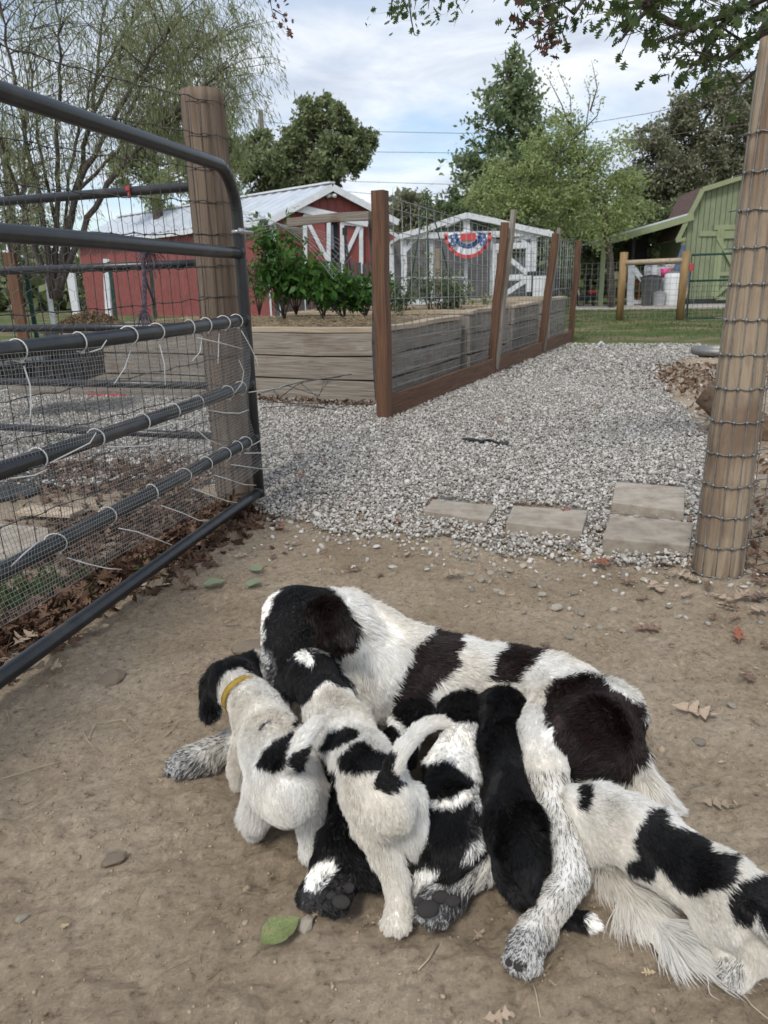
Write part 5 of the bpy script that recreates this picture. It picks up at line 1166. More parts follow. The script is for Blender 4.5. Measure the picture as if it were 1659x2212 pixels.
for i in range(9):
    for j in range(n):
        t_ = i/8; a = 2*pi*j/n; w = .05+.26*min(1, t_*1.6); V.append(top+Vector((cos(a)*w*(1+.15*sin(j*2.3)), sin(a)*.07*(1+.3*sin(j*3+i)), -1.45*t_+.04*sin(j*2))))
mb.add(V, [(i*n+j, i*n+(j+1) % n, (i+1)*n+(j+1) % n, (i+1)*n+j) for i in range(8) for j in range(n)]); tag(mb.build('denim_coat', M['denim'], None, True), 'faded blue cloth hanging on the corner of the green barn', 'coat')
mb = MB(); b_ = zup(gb(1462, 655, .7), 0); mb.tube([b_, b_+Vector((.12, 0, .45)), b_+Vector((.18, 0, .9))], .03, 6); mb.tube([b_+Vector((.12, 0, .45)), b_+Vector((-.02, 0, .7))], .02, 5); tag(mb.build('driftwood', M['cap_wood'], None), 'pale forked stick leaning below the hanging blue cloth', 'stick')
t1 = thing('wooden_chair', 'small orange brown wooden chair behind the white brace', 'chair', zup(gb(1383, 655, -1), 0)); c_ = zup(gb(1383, 655, -1), 0)
for dx in (-.14, .14):
    for dy in (-.14, .14): board('leg', c_+Vector((dx, dy, 0)), c_+Vector((dx*.8, dy*.8, .42)), .05, .05, M['orange_wood'], t1, (1, 0, 0))
board('seat', c_+Vector((-.2, 0, .44)), c_+Vector((.2, 0, .44)), .34, .04, M['orange_wood'], t1); board('backrest', c_+Vector((-.2, .15, .72)), c_+Vector((.2, .15, .72)), .04, .14, M['orange_wood'], t1)
board('back_upright', c_+Vector((-.15, .15, .44)), c_+Vector((-.17, .15, .8)), .04, .04, M['orange_wood'], t1, (0, 1, 0)); board('back_upright', c_+Vector((.15, .15, .44)), c_+Vector((.17, .15, .8)), .04, .04, M['orange_wood'], t1, (0, 1, 0))
t1 = thing('wheelbarrow', 'dark cart with a red part left of the lean-to post', 'cart', zup(gb(1275, 655, -1), 0)); c_ = zup(gb(1272, 655, -.5), 0)
mb = MB(); mb.box(c_+Vector((0, 0, .3)), (.7, .5, .18)); mb.build('tray', M['black_plastic'], t1, False, .04); mb = MB(); mb.box(c_+Vector((.15, -.1, .48)), (.25, .2, .12)); mb.build('red_seat', M['red_plastic'], t1, False, .03)
for dx in (-.25, .25):
    mb = MB(); mb.tube([c_+Vector((dx+.12*cos(a), -.25, .14+.12*sin(a))) for a in np.linspace(0, 2*pi, 16)], .03, 6, cap=False); mb.build('wheel', M['black_plastic'], t1, True)
mb = MB(); mb.tube([c_+Vector((-.3, -.2, .35)), c_+Vector((-.42, -.25, .7)), c_+Vector((-.36, -.25, .85))], .018, 6); mb.build('handle', M['white_plastic'], t1)
# log behind right post and the metal tub edge
LB = G(1545, 935); mb = MB(); LB.z = 0; p0 = A(1522, 845, LB.y+.05); mb.tube([Vector((LB.x+.25, LB.y-.2, -.02)), Vector((LB.x+.10, LB.y-.05, .10)), Vector((LB.x, LB.y, .20)), p0], [.12, .115, .10, .085], 12)
tag(mb.build('log', M['log'], None, True), 'reddish brown split log end leaning behind the right post', 'log')
p = G(1548, 768); p.z = 0; mb = MB(); lathe(mb, p, [(0, .02), (.3, .02), (.3, .1), (.28, .1), (.28, .03)], 28); tag(mb.build('metal_tub', M['galv'], None, True), 'low round metal tub on the grass beside the right post', 'tub')
mb = MB(); p = G(1298, 750); mb.tube([p+Vector((-.05, 0, .02)), p+Vector((0, 0, .05)), p+Vector((.06, .02, .02))], [.02, .04, .02], 8); tag(mb.build('white_rock', M['chipped_white'], None, True), 'white and dark rock where the gravel meets the lawn', 'rock')
# ------------------------------------------------------------ trees
def leaves(name, P, L, m, par, wid=.45, droop=0, lobed=False, dirs=None):
    n = len(P); 
    d = rng.normal(size=(n, 3)) if dirs is None else dirs+rng.normal(size=(n, 3))*.35
    d[:, 2] -= droop; d /= np.linalg.norm(d, axis=1)[:, None]
    s = np.cross(d, rng.normal(size=(n, 3))); s /= np.linalg.norm(s, axis=1)[:, None]; nn = np.cross(d, s)
    L = (L*rng.lognormal(0, .25, n))[:, None]; W_ = L*wid
    if not lobed:
        V = np.stack([P, P+d*L*.45+s*W_*.5+nn*L*.05, P+d*L, P+d*L*.45-s*W_*.5+nn*L*.05], 1); F = (np.array([[0, 1, 2, 3]])[None]+(np.arange(n)*4)[:, None, None]).reshape(-1, 4)
        o = npmesh(name, V.reshape(-1, 3), F, m, par)
    else:
        sh = [(0, 0), (.25, .10), (.34, .42), (.46, .12), (.62, .45), (.70, .13), (.84, .28), (1, 0), (.84, -.28), (.70, -.13), (.60, -.45), (.46, -.12), (.36, -.42), (.25, -.10)]
        V = np.stack([P+d*L*x+s*L*y*wid*1.6+nn*L*.12*abs(y) for x, y in sh], 1); k = len(sh); F = (np.array([(0, i, i+1) for i in range(1, k-1)])[None]+(np.arange(n)*k)[:, None, None]).reshape(-1, 3)
        # fan from the stalk covers the notches, so use centre strip plus lobes
        tri = [(0, 1, 13), (1, 3, 11), (1, 11, 13), (3, 5, 9), (3, 9, 11), (5, 7, 9), (1, 2, 3), (3, 4, 5), (5, 6, 7), (7, 8, 9), (9, 10, 11), (11, 12, 13)]
        F = (np.array(tri)[None]+(np.arange(n)*k)[:, None, None]).reshape(-1, 3); o = npmesh(name, V.reshape(-1, 3), F, m, par)
    o['kind'] = 'stuff'; return o
def tree(name, label, base, trunk, lobes, lm, nleaf, L, wid=.5, droop=0, twigs=9, sig=.22, r0=.18, bark='bark', cat='tree', ragged=1.15, nlimb=None):
    """trunk: points; lobes: (centre, radius). limbs reach each lobe, twigs fill it, leaves cluster on the twigs"""
    base = Vector(base); r = thing(name, label, cat, (base.x, base.y, 0)); mb = MB(); T = [Vector(p) for p in trunk]
    mb.tube(T, [r0*(1-.55*i/(len(T)-1)) for i in range(len(T))], 9)
    tips, tdir = [], []; br = MB()
    for c, R in lobes:
        c = Vector(c); k = min(range(len(T)), key=lambda i: (T[i]-c).length+(.6*R if T[i].z > c.z else 0)); s = T[k]; mid = (s+c)/2+Vector((random.uniform(-.2, .2), random.uniform(-.2, .2), random.uniform(-.05, .25)))*R
        lr = r0*.32*min(1, R); br.tube([s, mid, c], [lr, lr*.7, lr*.45], 6)
        for t_ in range(twigs):
            d = Vector((random.gauss(0, 1), random.gauss(0, 1), random.gauss(.15, 1))).normalized(); e = c+d*R*random.uniform(.45, ragged); m2 = c.lerp(e, .5)+Vector((random.gauss(0, .1), random.gauss(0, .1), random.gauss(0, .1)))*R
            br.tube([c.lerp(mid, random.random()*.4), m2, e], [lr*.4, lr*.25, lr*.08], 4, cap=False)
            for q in range(4):
                d2 = (d+Vector((random.gauss(0, .8), random.gauss(0, .8), random.gauss(0, .8)))).normalized(); e2 = m2.lerp(e, q/3)+d2*R*.3; br.tube([m2.lerp(e, q/3), e2], [lr*.15, lr*.05], 3, cap=False); tips.append((e2, R)); 
            tips.append((e, R))
    mb.build('trunk', M[bark], r, True); br.build('branches', M[bark], r, True)
    TP = np.array([t_[0][:] for t_ in tips]); TR = np.array([t_[1] for t_ in tips]); pr = TR**2/np.sum(TR**2)
    i = rng.choice(len(TP), nleaf, p=pr); P = TP[i]+rng.normal(size=(nleaf, 3))*(TR[i]*sig)[:, None]*np.array([1, 1, .8])
    leaves('leaves', P, L, lm, r, wid, droop); return r
def lobesat(L, D, jit=.35):
    out = []
    for u, v, rp in L:
        d = D+random.uniform(-jit, jit)*rp/FPX*D*2; c = A(u, v, d); out.append((c, rp/FPX*depth(c)))
    return out
def trunkat(L, D): return [A(u, v, D) for u, v in L]
def based(p): return Vector((p.x, p.y, 0))
LM = {}
LM['oak'] = leafmat('oak_leaf', (.125, .155, .07), (.20, .24, .11), (.31, .345, .18))
LM['oak_brown'] = leafmat('oak_brown_leaf', (.14, .155, .085), (.22, .225, .135), (.33, .315, .21))
LM['cedar'] = leafmat('cedar_leaf', (.10, .15, .07), (.17, .225, .105), (.27, .31, .165))
LM['lime'] = leafmat('lime_leaf', (.22, .29, .11), (.34, .41, .165), (.48, .53, .26), .6, .5)
LM['willow'] = leafmat('willow_leaf', (.19, .24, .11), (.31, .355, .17), (.46, .48, .28), .5, .6)
LM['pepper'] = leafmat('pepper_leaf', (.03, .09, .015), (.06, .15, .025), (.12, .22, .05), .4, .35)
LM['herb'] = leafmat('herb_leaf', (.05, .09, .035), (.10, .15, .07), (.19, .22, .11), .6, .3)
LM['over'] = leafmat('overhead_leaf', (.045, .075, .025), (.08, .12, .04), (.14, .18, .065), .45, .5)
LM['dead'] = leafmat('dead_leaf', (.035, .018, .012), (.09, .04, .025), (.15, .075, .05), .7, .2)
# far wood closing the horizon
def wood(name, u0, u1, D, vtop, n, lm, L, label, vb=655):
    us = rng.uniform(u0, u1, n); top = np.interp(us, [p[0] for p in vtop], [p[1] for p in vtop])+14*np.sin(us*.07)+8*np.sin(us*.19)
    t_ = rng.random(n)**.7; vs = top+(vb-top)*t_; cl_ = np.round(us/9)*9+rng.normal(size=n)*4
    P = np.array([A(a, b, D+rng.normal()*1.3)[:] for a, b in zip(cl_, vs+rng.normal(size=n)*4)])
    o = leaves(name, P, L, lm, None, .7); tag(o, label, 'wood')
wood('far_wood', -200, 900, 42, [(-200, 520), (150, 560), (400, 420), (520, 400), (700, 430), (900, 500)], 9000, LM['oak'], .5, 'dark distant tree line behind the red barn')
wood('far_wood', 830, 1320, 40, [(830, 420), (880, 425), (960, 445), (1050, 420), (1320, 400)], 9000, LM['oak_brown'], .42, 'grey brown woods beyond the coop')
wood('far_wood', 1200, 1900, 38, [(1200, 450), (1350, 470), (1500, 380), (1900, 300)], 12000, LM['oak'], .45, 'dark woods behind the green barn and lean-to')
# oak behind the red barn
D = 33
tree('oak_tree', 'dark green oak standing right behind the red barn roof', based(A(728, 650, D)), trunkat([(728, 690), (727, 520), (725, 400), (712, 330), (705, 280)], D),
     lobesat([(705, 240, 30), (668, 250, 30), (735, 250, 28), (680, 300, 42), (750, 300, 36), (785, 300, 24), (640, 300, 30), (720, 345, 42), (765, 345, 30), (660, 350, 38), (800, 312, 14), (700, 385, 36), (600, 360, 36), (615, 330, 26), (650, 385, 34)], D), LM['oak'], 26000, .15, .55, 0, 15, .15, .3)
tree('oak_tree', 'mid green tree between the left post and the big oak', based(A(580, 650, 36)), trunkat([(585, 690), (583, 500), (580, 400), (575, 330)], 36),
     lobesat([(560, 300, 26), (585, 340, 34), (540, 350, 34), (610, 385, 36), (560, 390, 38), (520, 330, 30), (630, 400, 24)], 36), LM['oak'], 13000, .15, .55, 0, 13, .17, .25)
tree('oak_tree', 'dusky green tree seen through the wire fence behind the barn roof', based(A(330, 650, 30)), trunkat([(340, 690), (345, 500), (335, 400), (330, 330)], 30),
     lobesat([(290, 310, 40), (350, 280, 44), (400, 330, 40), (330, 360, 44), (260, 370, 36), (420, 380, 36), (380, 250, 26), (460, 300, 34), (480, 360, 34)], 30), LM['oak'], 15000, .13, .5, 0, 13, .16, .25)
# cedar: tiers of drooping sprays
def cedar():
    D = 30; top = A(1092, 108, D); b = based(A(1100, 650, D)); r = thing('cedar_tree', 'tall pointed dark green cedar rising behind the pale green tree', 'tree', b); mb = MB(); mb.tube([b, Vector((b.x, b.y, top.z*.5)), top], [.28, .17, .02], 8); mb.build('trunk', M['bark'], r, True)
    br = MB(); P = []; H_ = top.z; 
    for i in range(320):
        t_ = random.random()**.75; z = H_*(1-.93*t_)*1.0; R = .10+2.35*min(1, t_*1.9)**.85*random.uniform(.45, 1.12); a = random.random()*6.28; s = Vector((b.x, b.y, z)); e = s+Vector((cos(a)*R, sin(a)*R, R*.38*random.uniform(.2, 1.2)))
        br.tube([s, (s+e)/2+Vector((0, 0, -.03)), e], [.025, .015, .004], 4, cap=False)
        for q in range(int(16+R*34)):
            k = random.random()**.6; P.append((s.lerp(e, k)+Vector((random.gauss(0, .10+.06*R), random.gauss(0, .10+.06*R), random.gauss(-.02, .09))))[:])
    br.build('branches', M['bark'], r, True); leaves('leaves', np.array(P), .20, LM['cedar'], r, .5)
cedar()
D = 24
tree('elm_tree', 'airy pale yellow green tree in front of the tall cedar', based(A(1310, 650, D)), trunkat([(1322, 700), (1318, 560), (1300, 430), (1262, 380), (1225, 345)], D),
     lobesat([(1085, 360, 30), (1050, 410, 30), (1140, 390, 40), (1200, 330, 40), (1160, 320, 24), (1230, 400, 46), (1090, 440, 36), (1150, 440, 42), (1260, 340, 36), (1310, 330, 38), (1290, 400, 44), (1220, 460, 44), (1340, 400, 38), (1210, 280, 26), (1290, 470, 44), (1350, 460, 36), (1030, 430, 26), (1240, 290, 26)], D), LM['lime'], 19000, .10, .45, .4, 12, .30, .13, ragged=1.5, bark='bark_thin')
mb = MB(); ptsL = []
spr = thing('elm_sapling', 'thin bare topped shoots rising above the pale green tree', 'tree', based(A(1260, 650, 22)))
for pts in ([(1262, 420), (1245, 320), (1215, 230), (1190, 180), (1180, 160)], [(1262, 420), (1235, 290), (1232, 210), (1205, 150)], [(1262, 420), (1262, 300), (1275, 210), (1262, 170)], [(1275, 240), (1290, 190), (1278, 130)], [(1240, 300), (1290, 250), (1300, 210)], [(1236, 270), (1205, 235), (1175, 225)]):
    q = [A(u, v, 24) for u, v in pts]; mb.tube(q, [.03*(1-.85*i/(len(q)-1)) for i in range(len(q))], 5)
    for i in range(1, len(q)):
        for _ in range(26): ptsL.append((q[i-1].lerp(q[i], random.random())+Vector((random.gauss(0, .10), random.gauss(0, .10), random.gauss(0, .10))))[:])
mb.tube([A(1322, 690, 23.8), A(1318, 560, 23.8), A(1298, 430, 23.8), A(1262, 420, 24)], [.07, .06, .05, .035], 6); mb.build('trunk', M['bark_thin'], spr, True); leaves('leaves', np.array(ptsL), .085, LM['lime'], spr, .5)
D = 33
tree('oak_tree', 'broad grey green oak behind the green barn at right', based(A(1480, 650, D)), trunkat([(1455, 690), (1450, 540), (1440, 460), (1470, 380), (1510, 300)], D),
     lobesat([(1560, 200, 44), (1500, 240, 46), (1450, 270, 40), (1600, 250, 50), (1550, 300, 56), (1480, 320, 52), (1410, 330, 44), (1390, 390, 44), (1440, 400, 50), (1620, 330, 50), (1500, 380, 46), (1360, 440, 40), (1420, 455, 44), (1570, 370, 46), (1640, 200, 40), (1350, 390, 30), (1480, 440, 36), (1385, 300, 24)], D), LM['oak_brown'], 34000, .14, .5, 0, 17, .16, .34)
tree('oak_tree', 'green tree between the pale tree and the lean-to roof', based(A(1400, 650, 29)), trunkat([(1402, 690), (1400, 560), (1395, 480), (1380, 430)], 29),
     lobesat([(1370, 470, 36), (1410, 500, 34), (1340, 500, 34), (1380, 540, 30), (1440, 470, 30), (1320, 530, 30), (1290, 560, 26), (1260, 560, 26)], 29), LM['oak'], 15000, .12, .5, 0, 14, .17, .16)
# little trees over the coop
tree('oak_tree', 'small dark tree top just left of the coop roof peak', based(A(980, 650, 31)), trunkat([(982, 690), (982, 520), (982, 450)], 31), lobesat([(982, 440, 20), (960, 455, 16), (1002, 458, 18), (985, 470, 22)], 31), LM['cedar'], 2600, .16, .5, 0, 8, .25, .1)
tree('bare_tree', 'grey thinning tree left of the coop behind the corner post', based(A(890, 650, 30)), trunkat([(892, 690), (890, 520), (885, 440)], 30), lobesat([(880, 440, 24), (910, 450, 22), (860, 470, 26), (900, 490, 28), (935, 480, 20)], 30), LM['oak_brown'], 2600, .16, .45, 0, 14, .25, .12)
# willow at the left with many slim stems
def willow():
    D = 9.0; b = based(A(120, 650, D)); r = thing('willow_tree', 'slender many stemmed willow with drooping narrow leaves at upper left', 'tree', b); mb = MB(); br = MB(); P = []; Dr = []
    stems = [[(118, 640), (122, 480), (125, 300), (130, 120), (120, -60)], [(128, 640), (160, 420), (200, 250), (215, 80), (240, -60)], [(120, 640), (90, 450), (55, 300), (20, 120), (-10, -40)], [(118, 640), (170, 400), (260, 230), (330, 120), (380, 40)], [(115, 640), (60, 480), (20, 360), (-30, 220)],
             [(125, 640), (190, 470), (270, 350), (350, 270), (430, 200), (480, 150)], [(130, 640), (150, 380), (190, 200), (280, 60), (330, -20)], [(160, 420), (230, 350), (330, 230), (420, 120), (470, 90)], [(60, 600), (50, 420), (60, 200), (40, 0)], [(30, 620), (10, 450), (-10, 300)], [(122, 480), (80, 300), (60, 120), (80, -20)], [(200, 250), (260, 130), (290, 20)], [(330, 270), (400, 250), (470, 240)], [(250, 300), (310, 180), (380, 140), (440, 60)]]
    for si, st in enumerate(stems):
        dd = D+random.uniform(-.9, .9) if si else D; q = [A(u, v, D+(dd-D)*i/(len(st)-1)) for i, (u, v) in enumerate(st)]; fine = []
        for i in range(len(q)-1):
            for k in range(5): fine.append(q[i].lerp(q[i+1], k/5)+Vector((random.gauss(0, .012), 0, random.gauss(0, .012))))
        fine.append(q[-1]); r1 = .040 if si < 6 else .022; mb.tube(fine, [r1*(1-.82*i/(len(fine)-1)) for i in range(len(fine))], 7)
        n = len(fine)
        for i in range(int(n*.35), n):
            for _ in range(3):
                dirn = Vector((random.gauss(.35, .9), random.gauss(0, .8), random.uniform(.1, .9))).normalized(); L = random.uniform(.25, .8); s = fine[i]; e = s+dirn*L; tip = e+Vector((dirn.x*.15, dirn.y*.15, -random.uniform(.05, .35))); br.tube([s, s.lerp(e, .5)+Vector((0, 0, .04)), e, tip], [.006, .0045, .003, .0015], 4, cap=False)
                for q_ in range(16):
                    k = random.random(); p = e.lerp(tip, k) if random.random() < .5 else s.lerp(e, .3+.7*k)
                    for _ in range(3): P.append((p+Vector((random.gauss(0, .05), random.gauss(0, .05), random.gauss(-.03, .06))))[:]); Dr.append((dirn.x*.4, dirn.y*.4, -.9))
    # denser drooping fringe on the right side
    for _ in range(270):
        u = random.uniform(255, 530); v = random.uniform(-30, 330-abs(u-400)*.35); dd = D+random.uniform(-.8, .8); p = A(u, v, dd)
        if u > 480 and v > 260: continue
        q = p+Vector((random.gauss(.05, .1), 0, -random.uniform(.15, .4))); br.tube([p+Vector((-.12, 0, .05)), p, q], [.003, .0025, .001], 3, cap=False)
        for k in range(34): P.append((p.lerp(q, random.random())+Vector((random.gauss(0, .035), random.gauss(0, .04), random.gauss(0, .03))))[:]); Dr.append((random.gauss(.1, .25), 0, -1))
    mb.build('trunk', M['bark'], r, True); br.build('branches', M['bark_thin'], r, True); leaves('leaves', np.array(P), .062, LM['willow'], r, .13, 0, dirs=np.array(Dr, float))
willow()
tree('willow_tree', 'lower soft green willow crown just right of the left post', based(A(500, 650, 13)), trunkat([(470, 700), (475, 500), (490, 380), (500, 300)], 13), lobesat([(470, 255, 30), (500, 300, 30), (505, 360, 30), (450, 330, 34), (430, 290, 30), (440, 400, 34), (500, 410, 22), (400, 350, 30), (370, 400, 30), (330, 420, 30)], 13), LM['willow'], 6500, .085, .2, 1.0, 10, .26, .06, bark='bark_thin')
tree('shrub', 'dark bare brush at the far left behind the wire fence', based(A(40, 650, 12)), trunkat([(40, 690), (35, 560), (20, 420), (10, 300)], 12), lobesat([(20, 330, 34), (50, 400, 34), (0, 420, 36), (70, 460, 30), (30, 500, 36), (110, 500, 30), (80, 560, 34), (20, 580, 34), (130, 560, 26)], 12), LM['oak_brown'], 5000, .06, .4, 0, 14, .25, .09, bark='bark')
# overhanging oak boughs
def bough(label, paths, D, nl, L, lm='over', r0=.02, spread=.10, name='oak_bough', base=None):
    r = thing(name, label, 'branch', A(*paths[0][0], D)); mb = MB(); P = []; Dr = []
    for pth in paths:
        q = [A(u, v, D+random.uniform(-.15, .15)) for u, v in pth]; mb.tube(q, [r0*(1-.8*i/(len(q)-1)) for i in range(len(q))], 6)
        tot = sum((q[i+1]-q[i]).length for i in range(len(q)-1))
        for i in range(1, len(q)):
            for _ in range(int(nl*(q[i]-q[i-1]).length/.3)):
                k = random.random(); s = q[i-1].lerp(q[i], k); e = s+Vector((random.gauss(0, 1), random.gauss(0, 1), random.gauss(-.1, .8)))*spread; 
                mb.tube([s, e], [r0*.12, r0*.07], 3, cap=False)
                for _ in range(5): P.append((e+Vector((random.gauss(0, .02), random.gauss(0, .02), random.gauss(0, .02))))[:]); d = (e-s).normalized(); Dr.append((d.x, d.y, d.z-.4))
    mb.build('twigs', M['bark'], r, True); leaves('leaves', np.array(P), L, LM[lm], r, .62, 0, True, np.array(Dr)); return r
bough('leafy dark oak bough filling the upper right corner', [[(1720, -40), (1600, 20), (1500, 60), (1420, 90)], [(1720, 30), (1620, 90), (1560, 130), (1500, 110)], [(1700, -60), (1480, -10), (1330, 10)], [(1700, 90), (1650, 140), (1600, 180)], [(1500, 60), (1450, 50), (1400, 20), (1360, 60), (1340, 90)], [(1600, 20), (1540, 70), (1500, 150)], [(1720, 0), (1660, 40), (1620, 100), (1560, 60)], [(1420, -30), (1400, 10), (1360, 20)]], 3.4, 13, .040, r0=.02, spread=.10)
bough('cluster of oak leaves hanging at the top edge right of centre', [[(1300, -60), (1230, 0), (1180, 10)], [(1350, -60), (1240, -20), (1110, -10)], [(1280, -30), (1240, 30), (1215, 10)]], 3.2, 12, .042, r0=.010, spread=.07)
bough('thin twig of curled dead leaves below the top leaf cluster', [[(1225, 35), (1190, 50), (1160, 70), (1135, 85)], [(1160, 70), (1165, 100), (1140, 120)], [(1190, 50), (1175, 85)], [(1225, 35), (1215, 70), (1220, 95)], [(1140, 60), (1120, 50)]], 3.1, 5, .03, 'dead', .004, .02, 'dead_twig')
bough('small hanging oak sprig at the top edge near the middle', [[(1000, -30), (985, 5), (1000, 30)], [(1040, -30), (1005, 8)], [(1090, -30), (1065, 5)], [(930, -30), (925, 20)]], 3.3, 6, .028, 'over', .004, .03, 'oak_sprig')
bough('loose oak sprig hanging at the top edge left of the small one', [[(850, -30), (845, 20), (835, 38)], [(880, -30), (888, 40), (895, 75), (903, 78)], [(905, -30), (895, 20)]], 3.3, 6, .028, 'over', .004, .028, 'oak_sprig')
bough('tiny dark sprig hanging alone at the top edge of the sky', [[(582, -30), (585, 10), (592, 45)], [(590, 20), (610, 32), (622, 45)]], 3.3, 5, .022, 'dead', .003, .015, 'oak_sprig')
# power lines and pole
pole = A(563, 240, 45); pb = Vector((pole.x, pole.y, 0)); pr_ = thing('utility_pole', 'weathered wooden utility pole beyond the barn', 'pole', pb); mb = MB(); mb.tube([pb, Vector((pb.x, pb.y, pole.z))], [.2, .13], 10); mb.build('shaft', M['pole_wood'], pr_, True)
mb = MB(); p = Vector((pb.x+.35, pb.y, pole.z-1.9)); mb.tube([p, p+Vector((0, 0, -.9))], .28, 10); mb.build('transformer', M['grey_plastic'], pr_, True)
for lb, pts in (('topmost power line crossing the sky', [(563, 262), (800, 284), (1000, 288), (1250, 280)]), ('second power line from the top crossing the sky', [(563, 300), (800, 328), (1050, 331), (1300, 322)]), ('third power line from the top above the barn ridge', [(563, 330), (760, 392), (1000, 399), (1250, 396)]), ('lowest power line just above the coop', [(600, 400), (860, 424), (1000, 414), (1200, 396)]),
                ('uppermost wire rising to the right over the trees', [(1280, 265), (1400, 245), (1659, 190)]), ('middle wire rising to the right over the trees', [(1250, 310), (1400, 298), (1659, 262)]), ('lowest wire rising to the right over the trees', [(1300, 370), (1450, 358), (1659, 335)])):
    mb = MB(); q = [A(u, v, 43 if pts[0][0] < 1200 else 26-4*i) for i, (u, v) in enumerate(pts)]; f_ = []
    for i in range(len(q)-1):
        for k in range(6): f_.append(q[i].lerp(q[i+1], k/6))
    f_.append(q[-1]); mb.tube(f_, .015 if pts[0][0] < 1200 else .009, 4); tag(mb.build('power_line', M['pole_wood'], None), lb, 'power line')
# ------------------------------------------------------------ plants in the beds
def plant(name, label, u, vb, vt, wpx, D, lm, n, L, wid=.45, droop=.5, stems=5):
    b = A(u, vb, D); r = thing(name, label, 'plant', b); mb = MB(); P = []; H_ = A(u, vt, D).z-b.z; Wd = wpx/FPX*depth(b)
    for s in range(stems):
        a = random.random()*6.28; e = b+Vector((cos(a)*Wd*.35, sin(a)*Wd*.35, H_*random.uniform(.7, 1))); m = b.lerp(e, .5)+Vector((random.gauss(0, .05), random.gauss(0, .05), .05)); mb.tube([b, m, e], [.008, .006, .003], 5)
        for k in range(9):
            t_ = random.uniform(.3, 1); s0 = b.lerp(m, t_*2) if t_ < .5 else m.lerp(e, t_*2-1); e2 = s0+Vector((random.gauss(0, .22)*Wd, random.gauss(0, .22)*Wd, random.gauss(.05, .06)*H_*2)); mb.tube([s0, e2], [.003, .0015], 3, cap=False)
            for q in range(max(1, n//(stems*9))): P.append((s0.lerp(e2, random.random())+Vector((random.gauss(0, .08)*Wd, random.gauss(0, .08)*Wd, random.gauss(0, .04)*H_)))[:])
    mb.build('stems', M['bark_thin'], r, True); leaves('leaves', np.array(P), L, LM[lm], r, wid, droop)
plant('pepper_plant', 'tallest leafy green plant in the long bed under the wire arch', 615, 690, 478, 120, 7.6, 'pepper', 900, .075)
plant('pepper_plant', 'bushy pepper plant right of the tallest plant', 640, 680, 560, 130, 7.8, 'pepper', 800, .07)
plant('pepper_plant', 'glossy dark pepper plant in the middle of the bed', 700, 690, 565, 120, 7.5, 'pepper', 900, .08)
plant('pepper_plant', 'rounded green bush just left of the brown corner post', 790, 685, 600, 110, 7.6, 'pepper', 1100, .06, .6)
plant('tomato_plant', 'pale feathery plant at the left end beside the barn corner', 560, 680, 540, 90, 8.2, 'herb', 700, .045, .3)
plant('tomato_plant', 'low pale weedy plant between the peppers and the round bush', 745, 690, 625, 80, 7.6, 'herb', 500, .04, .3)
plant('herb_plant', 'dark green herb clump behind the wire right of the corner post', 865, 712, 600, 90, 8.3, 'herb', 900, .045, .35)
plant('herb_plant', 'grey green rosemary like plant in the middle of the wire enclosure', 940, 700, 585, 130, 8.5, 'herb', 1300, .045, .25)
plant('herb_plant', 'smaller grey green plant at the right of the enclosure middle', 985, 700, 612, 80, 8.6, 'herb', 600, .045, .25)
plant('okra_plant', 'sparse yellowing plant standing before the coop', 1000, 690, 600, 50, 9.6, 'lime', 120, .06)
plant('okra_plant', 'slim plant with a tan stem in the third bed', 1050, 690, 630, 36, 10.2, 'lime', 90, .05)
mb = MB(); ap = A(922, 412, 8.6)
for u in (870, 928, 1000): mb.tube([A(u, 705, 8.6+(.2 if u > 950 else 0)), ap], .008, 5)
tr = thing('bean_tripod', 'slim tripod of green stakes with dried vine above the herb bed', 'trellis', A(925, 700, 8.6)); mb.build('stake', M['green_gate'], tr, True)
P = [(ap.lerp(A(random.choice((880, 922, 928)), 600, 8.6), random.random()**1.5)+Vector((random.gauss(0, .03), random.gauss(0, .03), random.gauss(0, .04))))[:] for _ in range(160)]; leaves('vine', np.array(P), .05, LM['oak'], tr, .4)
# ------------------------------------------------------------ dogs
def c1(L): return [(331.8+x*.4, 1227.6+y*.4) for x, y in L]       # two scales used when measuring the coat markings
def c2(L): return [(796.3+x*.52, 1294+y*.52) for x, y in L]
def cap(u, v, z, r): p = A3(u, v, z); return np.array(p), r/FPX*depth(p)
def A3(u, v, z): return G(u, v, z)
def chain(pts, fl=.02, flat=None):
    """[(u,v,z,r_px)...] -> tapered capsules running head to tail or body to paw"""
    q = [cap(*p) for p in pts]; sh = min(.004, .22*fl+.0005)
    q = [(a, max(b-sh, b*.72)) for a, b in q]
    return [('c', q[i][0], q[i+1][0], q[i][1], q[i+1][1], fl) for i in range(len(q)-1)]
def toes(u, v, z, r, ang, fl=.006, spread=.55, lift=0):
    """four toes fanned round a paw; ang is the pointing direction on the ground"""
    c, rr = cap(u, v, z, r); out = [('c', c, c+np.array([cos(ang), sin(ang), 0])*rr*.25, rr*.85, rr*.75, fl)]
    for k in (-1.5, -.5, .5, 1.5):
        a = ang+k*.58; b = c+np.array([cos(a), sin(a), 0])*rr*(1.42 if abs(k) < 1 else 1.22)+np.array([0, 0, lift-rr*.3])
        out.append(('t', c+np.array([cos(a), sin(a), 0])*rr*.6+np.array([0, 0, rr*.12]), b, rr*.33, rr*.34, fl))
    return out
def sdist(P, pr):
    _, a, b, ra, rb, _f = pr; ab = b-a; L = float(ab @ ab)
    t = np.clip(((P-a) @ ab)/L, 0, 1) if L > 1e-9 else np.zeros(len(P))
    d = P-(a+t[:, None]*ab); return np.sqrt((d*d).sum(1))-(ra+(rb-ra)*t)
